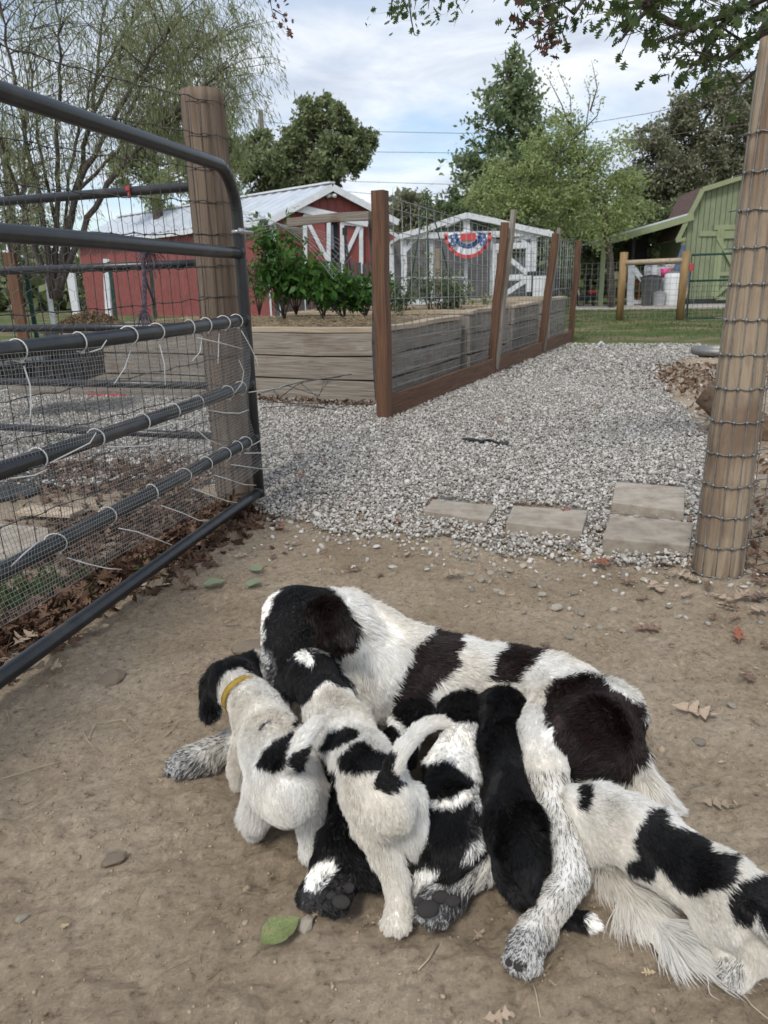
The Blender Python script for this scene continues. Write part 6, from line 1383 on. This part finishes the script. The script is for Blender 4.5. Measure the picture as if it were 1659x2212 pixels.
def surface(prims, h, kap):
    lo = np.min([np.minimum(p[1]-p[3], p[2]-p[4]) for p in prims], 0)-3*h; hi = np.max([np.maximum(p[1]+p[3], p[2]+p[4]) for p in prims], 0)+3*h
    n = np.ceil((hi-lo)/h).astype(int)+1; acc = np.full(n, 1e-30); acc2 = np.full(n, 1e-30); k2 = .0022
    for p in prims:
        l = np.minimum(p[1]-p[3], p[2]-p[4])-5*kap; u = np.maximum(p[1]+p[3], p[2]+p[4])+5*kap
        i0 = np.maximum(((l-lo)/h).astype(int), 0); i1 = np.minimum(((u-lo)/h).astype(int)+2, n)
        g = np.stack(np.meshgrid(*[lo[k]+h*np.arange(i0[k], i1[k]) for k in range(3)], indexing='ij'), -1); sh = g.shape[:3]
        d = sdist(g.reshape(-1, 3), p).reshape(sh)
        if p[0] == 't': acc2[i0[0]:i1[0], i0[1]:i1[1], i0[2]:i1[2]] += np.exp(-np.clip(d/k2, -60, 60))
        else: acc[i0[0]:i1[0], i0[1]:i1[1], i0[2]:i1[2]] += np.exp(-np.clip(d/kap, -60, 60))
    F = -kap*np.log(acc); F = np.clip(F, -.15, .15); F2 = np.clip(-k2*np.log(acc2), -.15, .15)
    F = -k2*2*np.log(np.exp(-F/k2/2)+np.exp(-F2/k2/2)+1e-300); F = np.minimum(F, 3*h)
    # surface nets
    s = F < 0; cs = np.zeros(n-1, int)
    offs = [(i, j, k) for i in (0, 1) for j in (0, 1) for k in (0, 1)]
    for i, j, k in offs: cs += s[i:n[0]-1+i, j:n[1]-1+j, k:n[2]-1+k]
    act = np.argwhere((cs > 0) & (cs < 8)); idx = -np.ones(n-1, int); idx[tuple(act.T)] = np.arange(len(act))
    val = {o: F[act[:, 0]+o[0], act[:, 1]+o[1], act[:, 2]+o[2]] for o in offs}
    sm = np.zeros((len(act), 3)); ct = np.zeros(len(act))
    for a in offs:
        for ax in range(3):
            if a[ax]: continue
            b = list(a); b[ax] = 1; b = tuple(b); fa, fb = val[a], val[b]; m = (fa < 0) != (fb < 0)
            t = np.where(m, fa/np.where(m, fa-fb, 1), 0); q = np.array(a, float)[None]+np.zeros((len(act), 3)); q[:, ax] += t
            sm[m] += q[m]; ct += m
    V = lo+h*(act+sm/ct[:, None]); quads = []
    for ax in range(3):
        o1, o2 = [(1, 2), (2, 0), (0, 1)][ax]
        A_ = np.moveaxis(s, ax, 0); m = A_[:-1] != A_[1:]; m = np.moveaxis(m, 0, ax); e = np.argwhere(m)
        e = e[(e[:, o1] > 0) & (e[:, o2] > 0) & (e[:, o1] < n[o1]-1) & (e[:, o2] < n[o2]-1)]
        ins = s[tuple(e.T)]
        def cell(d1, d2):
            q = e.copy(); q[:, o1] -= d1; q[:, o2] -= d2; return idx[tuple(q.T)]
        Q = np.stack([cell(1, 1), cell(0, 1), cell(0, 0), cell(1, 0)], -1); Q[~ins] = Q[~ins][:, ::-1]; quads.append(Q)
    Q = np.concatenate(quads); Q = Q[(Q >= 0).all(1)]
    t3 = np.concatenate([Q[:, [0, 1, 2]], Q[:, [0, 2, 3]]]); vol = np.einsum('ij,ij->i', V[t3[:, 0]], np.cross(V[t3[:, 1]], V[t3[:, 2]])).sum()
    if vol < 0: Q = Q[:, ::-1].copy(); print('flipped')
    return V, Q
BLACK = np.array([.0105, .0098, .0100]); BRN = np.array([.022, .0115, .009]); WHITE = np.array([.945, .925, .885]); CREAM = np.array([.66, .61, .53]); GREY = np.array([.10, .098, .098])
def coat_fn(base, regs, ticks=(), amp=5.0, seed=0):
    def f(P, r, skin=False):
        u, v = proj(P); n = len(P)
        wu = amp*(np.sin(P[:, 0]*90+seed)+np.sin(P[:, 1]*140+P[:, 2]*60)+np.sin(P[:, 2]*170+P[:, 0]*50))/1.6
        u = u+wu+r.normal(size=n)*amp*.55; v = v+wu[::-1]*0+r.normal(size=n)*amp*.55
        lowf = .5+.5*np.sin(P[:, 0]*23+P[:, 1]*31+seed); c = base[None]*(1-.10*lowf[:, None]*np.array([.3, .6, 1.1]))
        c = c*r.uniform(.88, 1.06, n)[:, None]; dark = np.zeros(n, bool)
        for poly, colr in regs:
            m = inpoly(u, v, poly); c[m] = colr*r.uniform(.5, 1.9, m.sum())[:, None]; dark |= m & (colr[0] < .3)
        for poly, prob, colr in ticks:
            spot = (np.sin(P[:, 0]*520+seed)*np.sin(P[:, 1]*480+2)*np.sin(P[:, 2]*610+P[:, 0]*190)) > .35
            m = inpoly(u, v, poly) & (((r.random(n) < prob)) | (spot & (r.random(n) < prob*1.3))); c[m] = colr*r.uniform(.6, 1.4, m.sum())[:, None]
            if skin: mm = inpoly(u, v, poly) & ~dark; c[mm] = c[mm]*0+(base*(1-prob)+colr*prob)[None]
        return c
    return f
def make_dog(name, label, prims, coatf, nhair, h=.006, kap=.008, lift=.35, wave=.35, hw=.0006, clump=.5, group=None, seed=1, minz=.004, extra=None, cat='dog'):
    r = np.random.default_rng(seed)
    V, Q = surface(prims, h, kap)
    cen = V.mean(0); root = thing(name, label, cat, (float(cen[0]), float(cen[1]), 0), group)
    c = coatf(V, np.random.default_rng(seed+5), True)
    body = npmesh('body', V, Q, M['skin'], root, True, c*.97)
    me = body.data; nv = np.empty(len(V)*3, np.float32); me.vertices.foreach_get('co', nv); 
    vn_ = np.empty(len(V)*3, np.float32); me.vertex_normals.foreach_get('vector', vn_); vn_ = vn_.reshape(-1, 3)
    T = np.concatenate([Q[:, [0, 1, 2]], Q[:, [0, 2, 3]]]); a, b, d = V[T[:, 0]], V[T[:, 1]], V[T[:, 2]]
    ar = np.linalg.norm(np.cross(b-a, d-a), axis=1); ar = ar*((a[:, 2] > minz)); ar /= ar.sum()
    ti = r.choice(len(T), nhair, p=ar); w = r.dirichlet((1, 1, 1), nhair)
    P = (V[T[ti]]*w[:, :, None]).sum(1); Nn = (vn_[T[ti]]*w[:, :, None]).sum(1); Nn /= np.linalg.norm(Nn, axis=1)[:, None]
    D = np.zeros_like(P); Wt = np.zeros(nhair); L = np.zeros(nhair)
    for pr in prims:
        ax = pr[2]-pr[1]; ln = np.linalg.norm(ax)
        if ln < 1e-6: continue
        wgt = np.exp(-np.clip(sdist(P, pr), 0, 1)/.010); D += wgt[:, None]*ax/ln; L += wgt*pr[5]; Wt += wgt
    D /= Wt[:, None]+1e-9; L /= Wt+1e-9; L = np.clip(L, .004, .1)*r.uniform(.7, 1.2, nhair)
    D += np.array([0, 0, -.25]); D -= Nn*(D*Nn).sum(1)[:, None]; D /= np.linalg.norm(D, axis=1)[:, None]+1e-9
    def vf(P, f, s): return np.stack([np.sin(P @ np.array(q)*f+s*i) for i, q in enumerate(((.9, .4, .5), (-.5, .8, .3), (.3, -.6, .9)))], -1)
    D = D+vf(P, 70, seed)*wave+vf(P, 160, seed+2)*wave*.5+r.normal(size=P.shape)*.12
    D /= np.linalg.norm(D, axis=1)[:, None]
    nc_ = max(60, nhair//14); ci = r.choice(nhair, nc_, replace=False); kd = KDTree(nc_)
    for i, q in enumerate(ci): kd.insert(P[q], i)
    kd.balance(); near = np.array([kd.find(p)[1] for p in P]); cq = ci[near]
    Ss = np.array([0, .3, .65, 1.0]); tipC = P[cq]+D[cq]*L[cq][:, None]*.95+Nn[cq]*(L[cq]*lift)[:, None]*.6
    pts = []
    for s in Ss:
        q = P-Nn*.001+D*(L*s)[:, None]+Nn*(L*lift*(s-.35*s*s)+.0032*min(1, s*2.2))[:, None]+np.array([0, 0, -.06])*(L*s*s)[:, None]
        q = q+vf(P+s*.02, 300, seed)*(L*wave*.10*s)[:, None]
        dl = (P*(1-s)+tipC*s)-q; dl -= Nn*np.minimum((dl*Nn).sum(1), 0)[:, None]; q = q+dl*(clump*s*s*.8); q[:, 2] = np.maximum(q[:, 2], .003); pts.append(q)
    pts = np.stack(pts, 1)
    cv = bpy.data.hair_curves.new('fur'); cv.add_curves([4]*nhair)
    org = np.zeros(3); cv.attributes['position'].data.foreach_set('vector', pts.astype(np.float32).ravel())
    ra = cv.attributes.get('radius') or cv.attributes.new('radius', 'FLOAT', 'POINT')
    wr = np.clip(L/.02, .6, 1.3)
    ra.data.foreach_set('value', (np.array([1, .9, .65, .15], np.float32)[None]*wr[:, None]*hw).astype(np.float32).ravel())
    ca = cv.attributes.new('coat', 'FLOAT_COLOR', 'CURVE'); cc = np.ones((nhair, 4), np.float32); tone_ = r.uniform(.9, 1.05, nc_)[near]; cc[:, :3] = coatf(P, r)*tone_[:, None]*np.stack([np.ones(nhair), np.ones(nhair), np.minimum(1, tone_**.35)], -1); ca.data.foreach_set('color', cc.ravel())
    cv.materials.append(M['fur']); fo = bpy.data.objects.new('fur', cv); COL.objects.link(fo); adopt(fo, root); fo['kind'] = 'stuff'
    if extra: extra(root)
    return root
def blob(name, m, parent, c, rad, rot=(0, 0, 0), sub=2):
    bm = bmesh.new(); bmesh.ops.create_icosphere(bm, subdivisions=sub, radius=1)
    for v in bm.verts: v.co *= 1+.06*mnoise.noise(v.co*2)
    me = bpy.data.meshes.new(name); bm.to_mesh(me); bm.free(); o = link(name, me, m, None, True)
    from mathutils import Euler
    o.matrix_basis = Matrix.Translation(c) @ Euler(rot).to_matrix().to_4x4() @ Matrix.Diagonal((*rad, 1)); adopt(o, parent); return o
def tow(p, d):
    """nudge a point d metres towards where the camera stands, to lie on the near side of a paw"""
    v = (Vector(C0)-Vector(p)).normalized(); return Vector(p)+v*d
def pads(root, L, sz=.0125, z=.03, d=.02, m='pad'):
    for u, v, k in L:
        p = tow(A3(u, v, z), d); blob('paw_pad', M[m], root, p, (sz*k, sz*.72*k, sz*.5*k), (.5, 0, random.uniform(-.3, .3)))

# --- the mother
sf = .019
mom = []
mom += chain([(748, 1345, .26, 72), (800, 1400, .20, 84), (872, 1452, .16, 98), (990, 1472, .14, 90), (1110, 1482, .135, 82), (1215, 1510, .14, 84), (1290, 1568, .135, 80), (1335, 1640, .10, 56), (1385, 1705, .05, 30)], sf)
mom += chain([(745, 1380, .25, 72), (790, 1440, .18, 84), (810, 1500, .12, 70)], .026)
mom += chain([(700, 1345, .28, 74), (645, 1345, .28, 74)], .010)
mom += chain([(645, 1345, .28, 74), (635, 1395, .245, 62), (618, 1440, .20, 46), (612, 1485, .16, 36), (610, 1505, .145, 30)], .006)
mom += chain([(690, 1390, .25, 60), (650, 1430, .22, 46)], .008)
mom += chain([(735, 1500, .10, 62), (620, 1560, .055, 40), (520, 1598, .042, 30), (450, 1630, .032, 28), (418, 1642, .028, 29)], .012)
mom += toes(405, 1646, .024, 28, 3.35, .007)
mom += chain([(1300, 1550, .15, 84), (1270, 1590, .16, 80), (1215, 1580, .17, 56)], .020)
mom += chain([(1300, 1615, .12, 70), (1270, 1650, .11, 56)], .022)
mom += chain([(1190, 1520, .17, 52), (1170, 1590, .165, 46), (1180, 1670, .14, 42), (1202, 1760, .11, 31), (1225, 1840, .08, 28), (1234, 1888, .06, 29)], .013)
mom += chain([(1234, 1888, .06, 29), (1200, 1945, .05, 29), (1165, 2000, .038, 28), (1140, 2040, .03, 32)], .010)
mom += toes(1133, 2052, .026, 34, -1.95, .004)
mom += chain([(1090, 1830, .05, 38), (1020, 1870, .04, 34), (975, 1915, .036, 30), (950, 1940, .036, 32)], .020)
mom += toes(942, 1950, .034, 33, -2.2, .004)
mom += chain([(1385, 1690, .045, 26), (1440, 1722, .02, 12)], .045)
tailc = [(1385, 1705, .05, 30), (1345, 1790, .03, 24), (1310, 1865, .022, 20), (1370, 1945, .020, 17), (1450, 2020, .016, 14), (1535, 2100, .01, 6)]
mom += chain(tailc, .062)
Mb = [
    (c1([(640, 165), (740, 70), (840, 66), (900, 90), (965, 122), (1045, 200), (1110, 370), (1060, 410), (980, 470), (900, 490), (760, 480), (715, 550), (700, 620), (640, 560), (605, 480), (585, 380), (600, 260)]), BLACK),
    (c1([(540, 380), (600, 560), (640, 660), (740, 660), (700, 560), (600, 380)]), BLACK),
    (c1([(600, 190), (545, 260), (540, 420), (600, 560), (620, 560), (590, 470), (565, 380), (572, 300)]), BLACK),
    (c2([(290, 108), (362, 112), (382, 200), (340, 290), (260, 360), (200, 440), (90, 450), (100, 400), (138, 290), (178, 190), (250, 150)]), BRN),
    (c2([(432, 115), (540, 140), (650, 168), (600, 188), (480, 168)]), BRN),
    (c2([(520, 230), (560, 190), (640, 172), (732, 182), (700, 240), (640, 290), (600, 350), (478, 335), (508, 270)]), BRN),
    (c2([(738, 400), (780, 330), (860, 312), (975, 330), (1110, 430), (1175, 555), (1140, 640), (1092, 745), (960, 735), (900, 760), (840, 725), (822, 640), (775, 560), (738, 480)]), BRN),
    (c2([(835, 720), (905, 760), (900, 830), (860, 820)]), BLACK),
]
WBL = (c1([(640, 135), (690, 92), (652, 180), (610, 260), (592, 340), (594, 400), (608, 470), (628, 540), (612, 540), (590, 470), (573, 390), (570, 340), (582, 260), (606, 190)]), WHITE*1.03)
Mb.append(WBL)
Mt = [(c1([(575, 430), (640, 440), (720, 640), (580, 640)]), .35, GREY*3.2), (c1([(0, 900), (420, 820), (420, 1150), (0, 1150)]), .22, BLACK), (c1([(0, 1010), (160, 960), (320, 1080), (200, 1200), (0, 1200)]), .5, GREY),
      (c2([(640, 700), (900, 700), (920, 1250), (860, 1400), (540, 1600), (540, 1250), (700, 1100)]), .18, BLACK), (c2([(520, 1370), (760, 1370), (760, 1600), (520, 1600)]), .5, GREY), (c2([(150, 1080), (480, 1080), (400, 1400), (150, 1400)]), .4, GREY), (c2([(150, 1200), (400, 1200), (400, 1400), (150, 1400)]), .75, GREY*.8)]
def momx(root):
    pads(root, [(1129, 2084, 1.15), (1157, 2070, 1.0), (1103, 2078, .7)], .0125, .012, .020)
    pads(root, [(924, 1964, 1.45), (952, 1938, 1.15), (978, 1946, 1.0), (905, 1948, .7)], .0125, .034, .032)
    for u, v in ((372, 1668), (390, 1672), (410, 1670), (430, 1664), (1096, 2062), (1112, 2052), (905, 1938)):
        p = tow(A3(u, v, .01), .008); mb = MB(); mb.tube([p, p+Vector((-.004, -.008, .001)), p+Vector((-.006, -.014, -.004))], [.0028, .0022, .0006], 6); mb.build('claw', M['nose'], root, True)
    blob('nose', M['nose'], root, A3(604, 1512, .13), (.016, .014, .012), (.3, 0, .4))
    mb = MB(); e = [tow(A3(u, v, .245), .058) for u, v in ((608, 1394), (616, 1398), (628, 1398), (636, 1393))]; mb.tube(e, [.0008, .002, .002, .0008], 6); mb.build('closed_eyelid', M['nose'], root, True)
momcoat = coat_fn(WHITE, Mb, Mt, 4, 1)
mroot = make_dog('mother_dog', 'large white mother dog with black brown patches lying on the dirt nursing puppies', mom, momcoat, 210000, .0055, .009, .30, .28, .00055, .5, extra=momx)
def subcoat(parent_root, name, prims, coatf, nh, seed, lift=.3, wave=.25, hw=.0006, h=.004, kap=.005):
    """an ear as a child of its dog: body mesh and fur of its own"""
    q = make_dog('tmp', None, prims, coatf, nh, h, kap, lift, wave, hw, .5, None, seed)
    ch = list(q.children); b = [c for c in ch if c.type == 'MESH'][0]; f = [c for c in ch if c.type != 'MESH'][0]
    for o in ch: o.parent = None; o.matrix_parent_inverse = Matrix()
    bpy.data.objects.remove(q); b.name = name; adopt(b, parent_root); f.parent = b; f.matrix_parent_inverse = b.matrix_parent_inverse.inverted() @ Matrix.Translation(-Vector(parent_root.location)) if False else Matrix()
    f.parent = b; f.matrix_parent_inverse = Matrix.Translation((0, 0, 0))
    # the ear's own frame sits at the world origin, so its fur needs no offset
    return b
earp = chain([(682, 1318, .335, 20), (718, 1335, .335, 27), (738, 1362, .325, 25), (752, 1384, .315, 10)], .026)+chain([(690, 1330, .33, 20), (712, 1372, .315, 24), (722, 1392, .30, 12)], .026)
subcoat(mroot, 'ear', earp, lambda P, r, skin=False: (BRN*.8)[None]*r.uniform(.6, 1.7, len(P))[:, None], 9000, 22, .35, .3)

def pup(label, prims, coatf, n, seed, **kw):
    a = dict(lift=.30, wave=.26, hw=.0005, clump=.55); a.update(kw)
    return make_dog('puppy', label, prims, coatf, n, .005, .006, a['lift'], a['wave'], a['hw'], a['clump'], 'puppies around the mother dog', seed, extra=a.get('extra'), cat='puppy')
# A: white puppy with the yellow collar
P = chain([(508, 1474, .19, 54), (530, 1500, .18, 42), (562, 1550, .165, 56), (592, 1620, .155, 72), (612, 1680, .15, 76), (620, 1718, .145, 66)], .012)
P += chain([(508, 1478, .185, 46), (545, 1448, .165, 34), (575, 1452, .14, 22)], .012)
P += chain([(482, 1462, .19, 32), (460, 1486, .165, 25), (455, 1535, .14, 19)], .018)
P += chain([(525, 1445, .20, 26), (555, 1432, .18, 20)], .016)
P += chain([(575, 1700, .13, 48), (553, 1760, .07, 32), (549, 1785, .025, 25)], .014)+toes(547, 1788, .020, 22, 1.4, .006)
P += chain([(655, 1710, .13, 48), (672, 1780, .07, 29), (670, 1838, .028, 23)], .014)+toes(668, 1842, .022, 21, 1.35, .006)
P += chain([(530, 1600, .12, 32), (516, 1660, .05, 20), (512, 1696, .018, 14)], .010)
P += chain([(612, 1662, .20, 20), (632, 1634, .235, 21), (656, 1598, .26, 18), (680, 1566, .275, 12), (694, 1550, .28, 6)], .010)
rg = [(c1([(230, 640), (330, 500), (430, 440), (540, 460), (600, 540), (600, 600), (545, 585), (470, 530), (380, 560), (335, 640), (365, 720), (340, 840), (240, 830)]), BLACK),
      (c1([(560, 1050), (600, 975), (690, 900), (745, 870), (735, 930), (715, 1000), (700, 1090), (640, 1105)]), BLACK), (c1([(715, 1060), (740, 1010), (830, 960), (810, 1080), (750, 1095)]), BLACK), (c1([(572, 872), (600, 835), (645, 815), (640, 828), (600, 850), (580, 880)]), BLACK), (c1([(740, 820), (765, 815), (760, 860), (735, 850)]), BLACK)]
puppyA = pup('white puppy with yellow collar and black ears, standing leftmost with tail raised', P, coat_fn(WHITE, rg, (), 3, 2), 95000, 11)
mb = MB(); ca_, cb_ = A3(516, 1492, .18), A3(534, 1512, .18); axn = (Vector(A3(562, 1550, .165))-Vector(A3(508, 1478, .185))).normalized(); cc_ = Vector(A3(526, 1502, .182)); u1 = axn.orthogonal().normalized(); w1 = axn.cross(u1)
RR = 43/FPX*depth(cc_)+.002
for k in range(48):
    a, b = 2*pi*k/48, 2*pi*(k+1)/48; q = [cc_+(u1*cos(x)+w1*sin(x))*(RR+dr)+axn*s for x in (a, b) for dr, s in ((0, -.006), (.0035, -.006), (.0035, .006), (0, .006))]
    mb.add(q, [(1, 2, 6, 5), (0, 1, 5, 4), (2, 3, 7, 6)])
cl_ = mb.build('collar', M['collar'], None, True); tag(cl_, 'yellow fabric collar on the neck of the leftmost white puppy', 'collar')
# B: front puppy
P = chain([(672, 1458, .235, 50), (690, 1490, .215, 44), (714, 1532, .20, 54), (745, 1580, .20, 60), (785, 1645, .20, 62), (812, 1700, .195, 66), (836, 1738, .185, 62)], .013)
P += chain([(672, 1458, .235, 50), (640, 1470, .19, 34), (625, 1480, .17, 24)], .010)
P += chain([(708, 1455, .215, 28), (736, 1480, .19, 22), (748, 1500, .175, 14)], .018)+chain([(640, 1450, .215, 24), (618, 1478, .20, 20), (620, 1510, .19, 15)], .018)
P += chain([(800, 1730, .17, 56), (806, 1780, .135, 46), (832, 1840, .09, 34), (858, 1905, .055, 27), (861, 1960, .03, 26)], .015)+toes(858, 1978, .024, 24, -1.8, .006)
P += chain([(875, 1735, .16, 48), (890, 1790, .12, 36), (897, 1830, .09, 24)], .015)
P += chain([(740, 1580, .15, 40), (725, 1680, .11, 34), (722, 1760, .08, 26)], .014)
P += chain([(830, 1690, .235, 19), (852, 1655, .255, 16), (872, 1618, .27, 14), (896, 1586, .28, 13), (924, 1568, .285, 10), (952, 1562, .285, 6), (977, 1566, .285, 2.5)], .009)
rg = [(c1([(640, 640), (700, 520), (780, 445), (850, 445), (970, 480), (1060, 640), (1000, 640), (940, 605), (880, 640), (840, 700), (780, 745), (740, 715), (690, 690)]), BLACK), (c1([(775, 465), (830, 450), (868, 500), (855, 525), (800, 495)]), WHITE),
      (c1([(905, 955), (955, 880), (1040, 845), (1115, 880), (1095, 915), (1000, 955), (930, 975)]), BLACK), (c1([(995, 1010), (1060, 945), (1150, 930), (1185, 975), (1295, 1015), (1235, 1085), (1150, 1098), (1060, 1105), (1000, 1065)]), BLACK),
      (c1([(890, 1100), (950, 1055), (985, 1075), (1005, 1150), (1010, 1360), (920, 1380), (880, 1250)]), BLACK), (c1([(1185, 1180), (1225, 1060), (1310, 1010), (1285, 1120), (1365, 1150), (1315, 1195), (1240, 1215)]), BLACK)]
puppyB = pup('white puppy with black back patches in front centre, white tail curved up', P, coat_fn(WHITE, rg, (), 3, 5), 100000, 12)
# F: black puppy underneath
P = chain([(905, 1532, .12, 42), (880, 1575, .11, 38), (855, 1620, .10, 42), (815, 1690, .08, 48), (775, 1760, .075, 52), (745, 1815, .07, 52)], .014)
P += chain([(905, 1532, .12, 42), (935, 1515, .11, 28)], .009)+chain([(890, 1530, .13, 24), (868, 1555, .12, 18)], .016)
P += chain([(760, 1830, .06, 48), (800, 1880, .05, 38)], .014)
P += chain([(722, 1825, .06, 36), (700, 1870, .045, 27), (684, 1908, .035, 23), (676, 1922, .032, 22)], .012)+toes(670, 1932, .026, 19, -2.2, .004)
P += chain([(775, 1860, .045, 34), (745, 1900, .04, 28), (732, 1925, .036, 28)], .010)+toes(728, 1934, .032, 28, -2.0, .004)
rg = [(c1([(980, 1545), (1010, 1600), (930, 1730), (820, 1760), (830, 1660), (900, 1570)]), WHITE), (c1([(1245, 790), (1300, 780), (1375, 880), (1340, 900)]), WHITE), (c1([(1430, 930), (1490, 930), (1500, 1035), (1440, 1020)]), WHITE),
      (c1([(800, 1730), (900, 1740), (900, 1850), (790, 1850)]), GREY*.6)]
def fx(root): pads(root, [(737, 1948, 1.4), (750, 1918, 1.2), (716, 1935, .8)], .0105, .032, .026); pads(root, [(662, 1944, .55), (674, 1950, .55), (685, 1944, .5)], .0105, .022, .014)
puppyF = pup('mostly black puppy lying beneath the front centre puppy, soles of its hind feet showing', P, coat_fn(BLACK, rg, [(c1([(900, 1640), (1100, 1640), (1100, 1860), (880, 1860)]), .25, GREY)], 3, 7), 40000, 13, extra=fx)
# C
P = chain([(997, 1522, .14, 38), (992, 1570, .13, 36), (987, 1610, .12, 38), (972, 1680, .105, 56), (972, 1760, .095, 66), (965, 1830, .085, 62), (955, 1865, .07, 48)], .015)
P += chain([(1010, 1525, .135, 30), (1028, 1560, .12, 18)], .016)+chain([(975, 1525, .14, 26), (962, 1560, .125, 17)], .016)
P += chain([(945, 1862, .075, 22), (920, 1895, .045, 20), (903, 1925, .028, 11)], .016)
P += chain([(1010, 1840, .06, 40), (1035, 1880, .04, 24)], .014)
rg = [(c2([(255, 640), (275, 590), (340, 510), (460, 505), (460, 760), (430, 740), (330, 665), (240, 680)]), WHITE), (c2([(215, 780), (250, 835), (345, 820), (420, 785), (450, 740), (500, 800), (505, 900), (440, 1070), (380, 1080), (470, 900), (420, 830), (330, 860), (230, 870)]), WHITE), (c2([(150, 1160), (230, 1090), (300, 1120), (230, 1240), (150, 1260)]), WHITE)]
puppyC = pup('black puppy with white neck band nursing between front puppy and all black one', P, coat_fn(BLACK, rg, [(c2([(430, 780), (505, 800), (500, 1100), (380, 1100)]), .25, GREY)], 3, 9), 48000, 14)
# D
P = chain([(1087, 1528, .155, 46), (1087, 1600, .14, 44), (1098, 1690, .12, 50), (1112, 1788, .10, 64), (1120, 1870, .085, 56), (1128, 1922, .065, 34)], .015)
P += chain([(1062, 1530, .15, 26), (1048, 1575, .13, 18)], .018)+chain([(1110, 1530, .15, 24), (1124, 1570, .135, 14)], .018)
P += chain([(1128, 1925, .05, 26), (1180, 1965, .03, 15), (1222, 1976, .022, 15), (1262, 1986, .02, 13), (1292, 1998, .018, 5)], .012)
rg = [(c2([(900, 1300), (1000, 1300), (1000, 1400), (890, 1380)]), WHITE)]
puppyD = pup('all black puppy nursing against the raised hind leg, white tip on its tail', P, coat_fn(BLACK*1.05, rg, (), 2, 4), 52000, 15, wave=.42)
# E
P = chain([(1240, 1740, .12, 40), (1290, 1755, .12, 54), (1345, 1785, .115, 66), (1410, 1825, .105, 72), (1487, 1880, .10, 72), (1560, 1928, .10, 74), (1625, 1955, .10, 66), (1660, 1985, .09, 50)], .014)
P += chain([(1300, 1800, .08, 58), (1330, 1840, .05, 40)], .024)
P += chain([(1585, 1990, .085, 58), (1625, 2035, .06, 36), (1630, 2065, .04, 26), (1600, 2088, .028, 25)], .012)+toes(1592, 2094, .024, 24, 3.6, .006)
P += chain([(1540, 1990, .06, 50), (1560, 2050, .035, 26)], .014)
P += chain([(1620, 1955, .15, 18), (1655, 1990, .14, 17), (1672, 2030, .10, 10)], .014)
rg = [(c2([(1140, 870), (1205, 872), (1245, 940), (1385, 985), (1395, 1060), (1500, 1070), (1515, 1130), (1485, 1180), (1350, 1215), (1280, 1185), (1200, 1090), (1150, 1155), (1055, 1112), (1068, 1075), (1105, 1060), (1078, 980), (1140, 925)]), BLACK),
      (c2([(1515, 1165), (1600, 1140), (1720, 1150), (1720, 1420), (1660, 1380), (1605, 1290), (1590, 1345), (1500, 1322), (1478, 1235)]), BLACK), (c2([(860, 700), (910, 740), (905, 880), (860, 860)]), BLACK)]
puppyE = pup('white puppy with black blotches stretched over the mother tail at lower right', P, coat_fn(WHITE, rg, [(c2([(1450, 1480), (1560, 1480), (1560, 1620), (1440, 1600)]), .35, GREY)], 4, 3), 100000, 16, lift=.28, wave=.28)

# ------------------------------------------------------------ alike things told apart by their order in view
bpy.context.view_layer.update()
groups_ = {}
for o in COL.objects:
    if o.get('label') and o.parent is None: groups_.setdefault(o['label'], []).append(o)
ORD = ['', 'second', 'third', 'fourth', 'fifth', 'sixth', 'seventh', 'eighth', 'ninth', 'tenth', 'eleventh', 'twelfth']
for lb, os_ in groups_.items():
    if len(os_) < 2 or not os_[0].get('group'): continue
    os_.sort(key=lambda o: float(proj(np.array([o.location[:]]))[0][0]))
    for i, o in enumerate(os_):
        lb = lb.replace(' on the dirt in the', ' in the').replace(' in the cluster of pebbles behind', ' in cluster behind')
        o['label'] = ('leftmost ' if i == 0 else ('rightmost ' if i == len(os_)-1 else ORD[i]+' from left ')) + lb
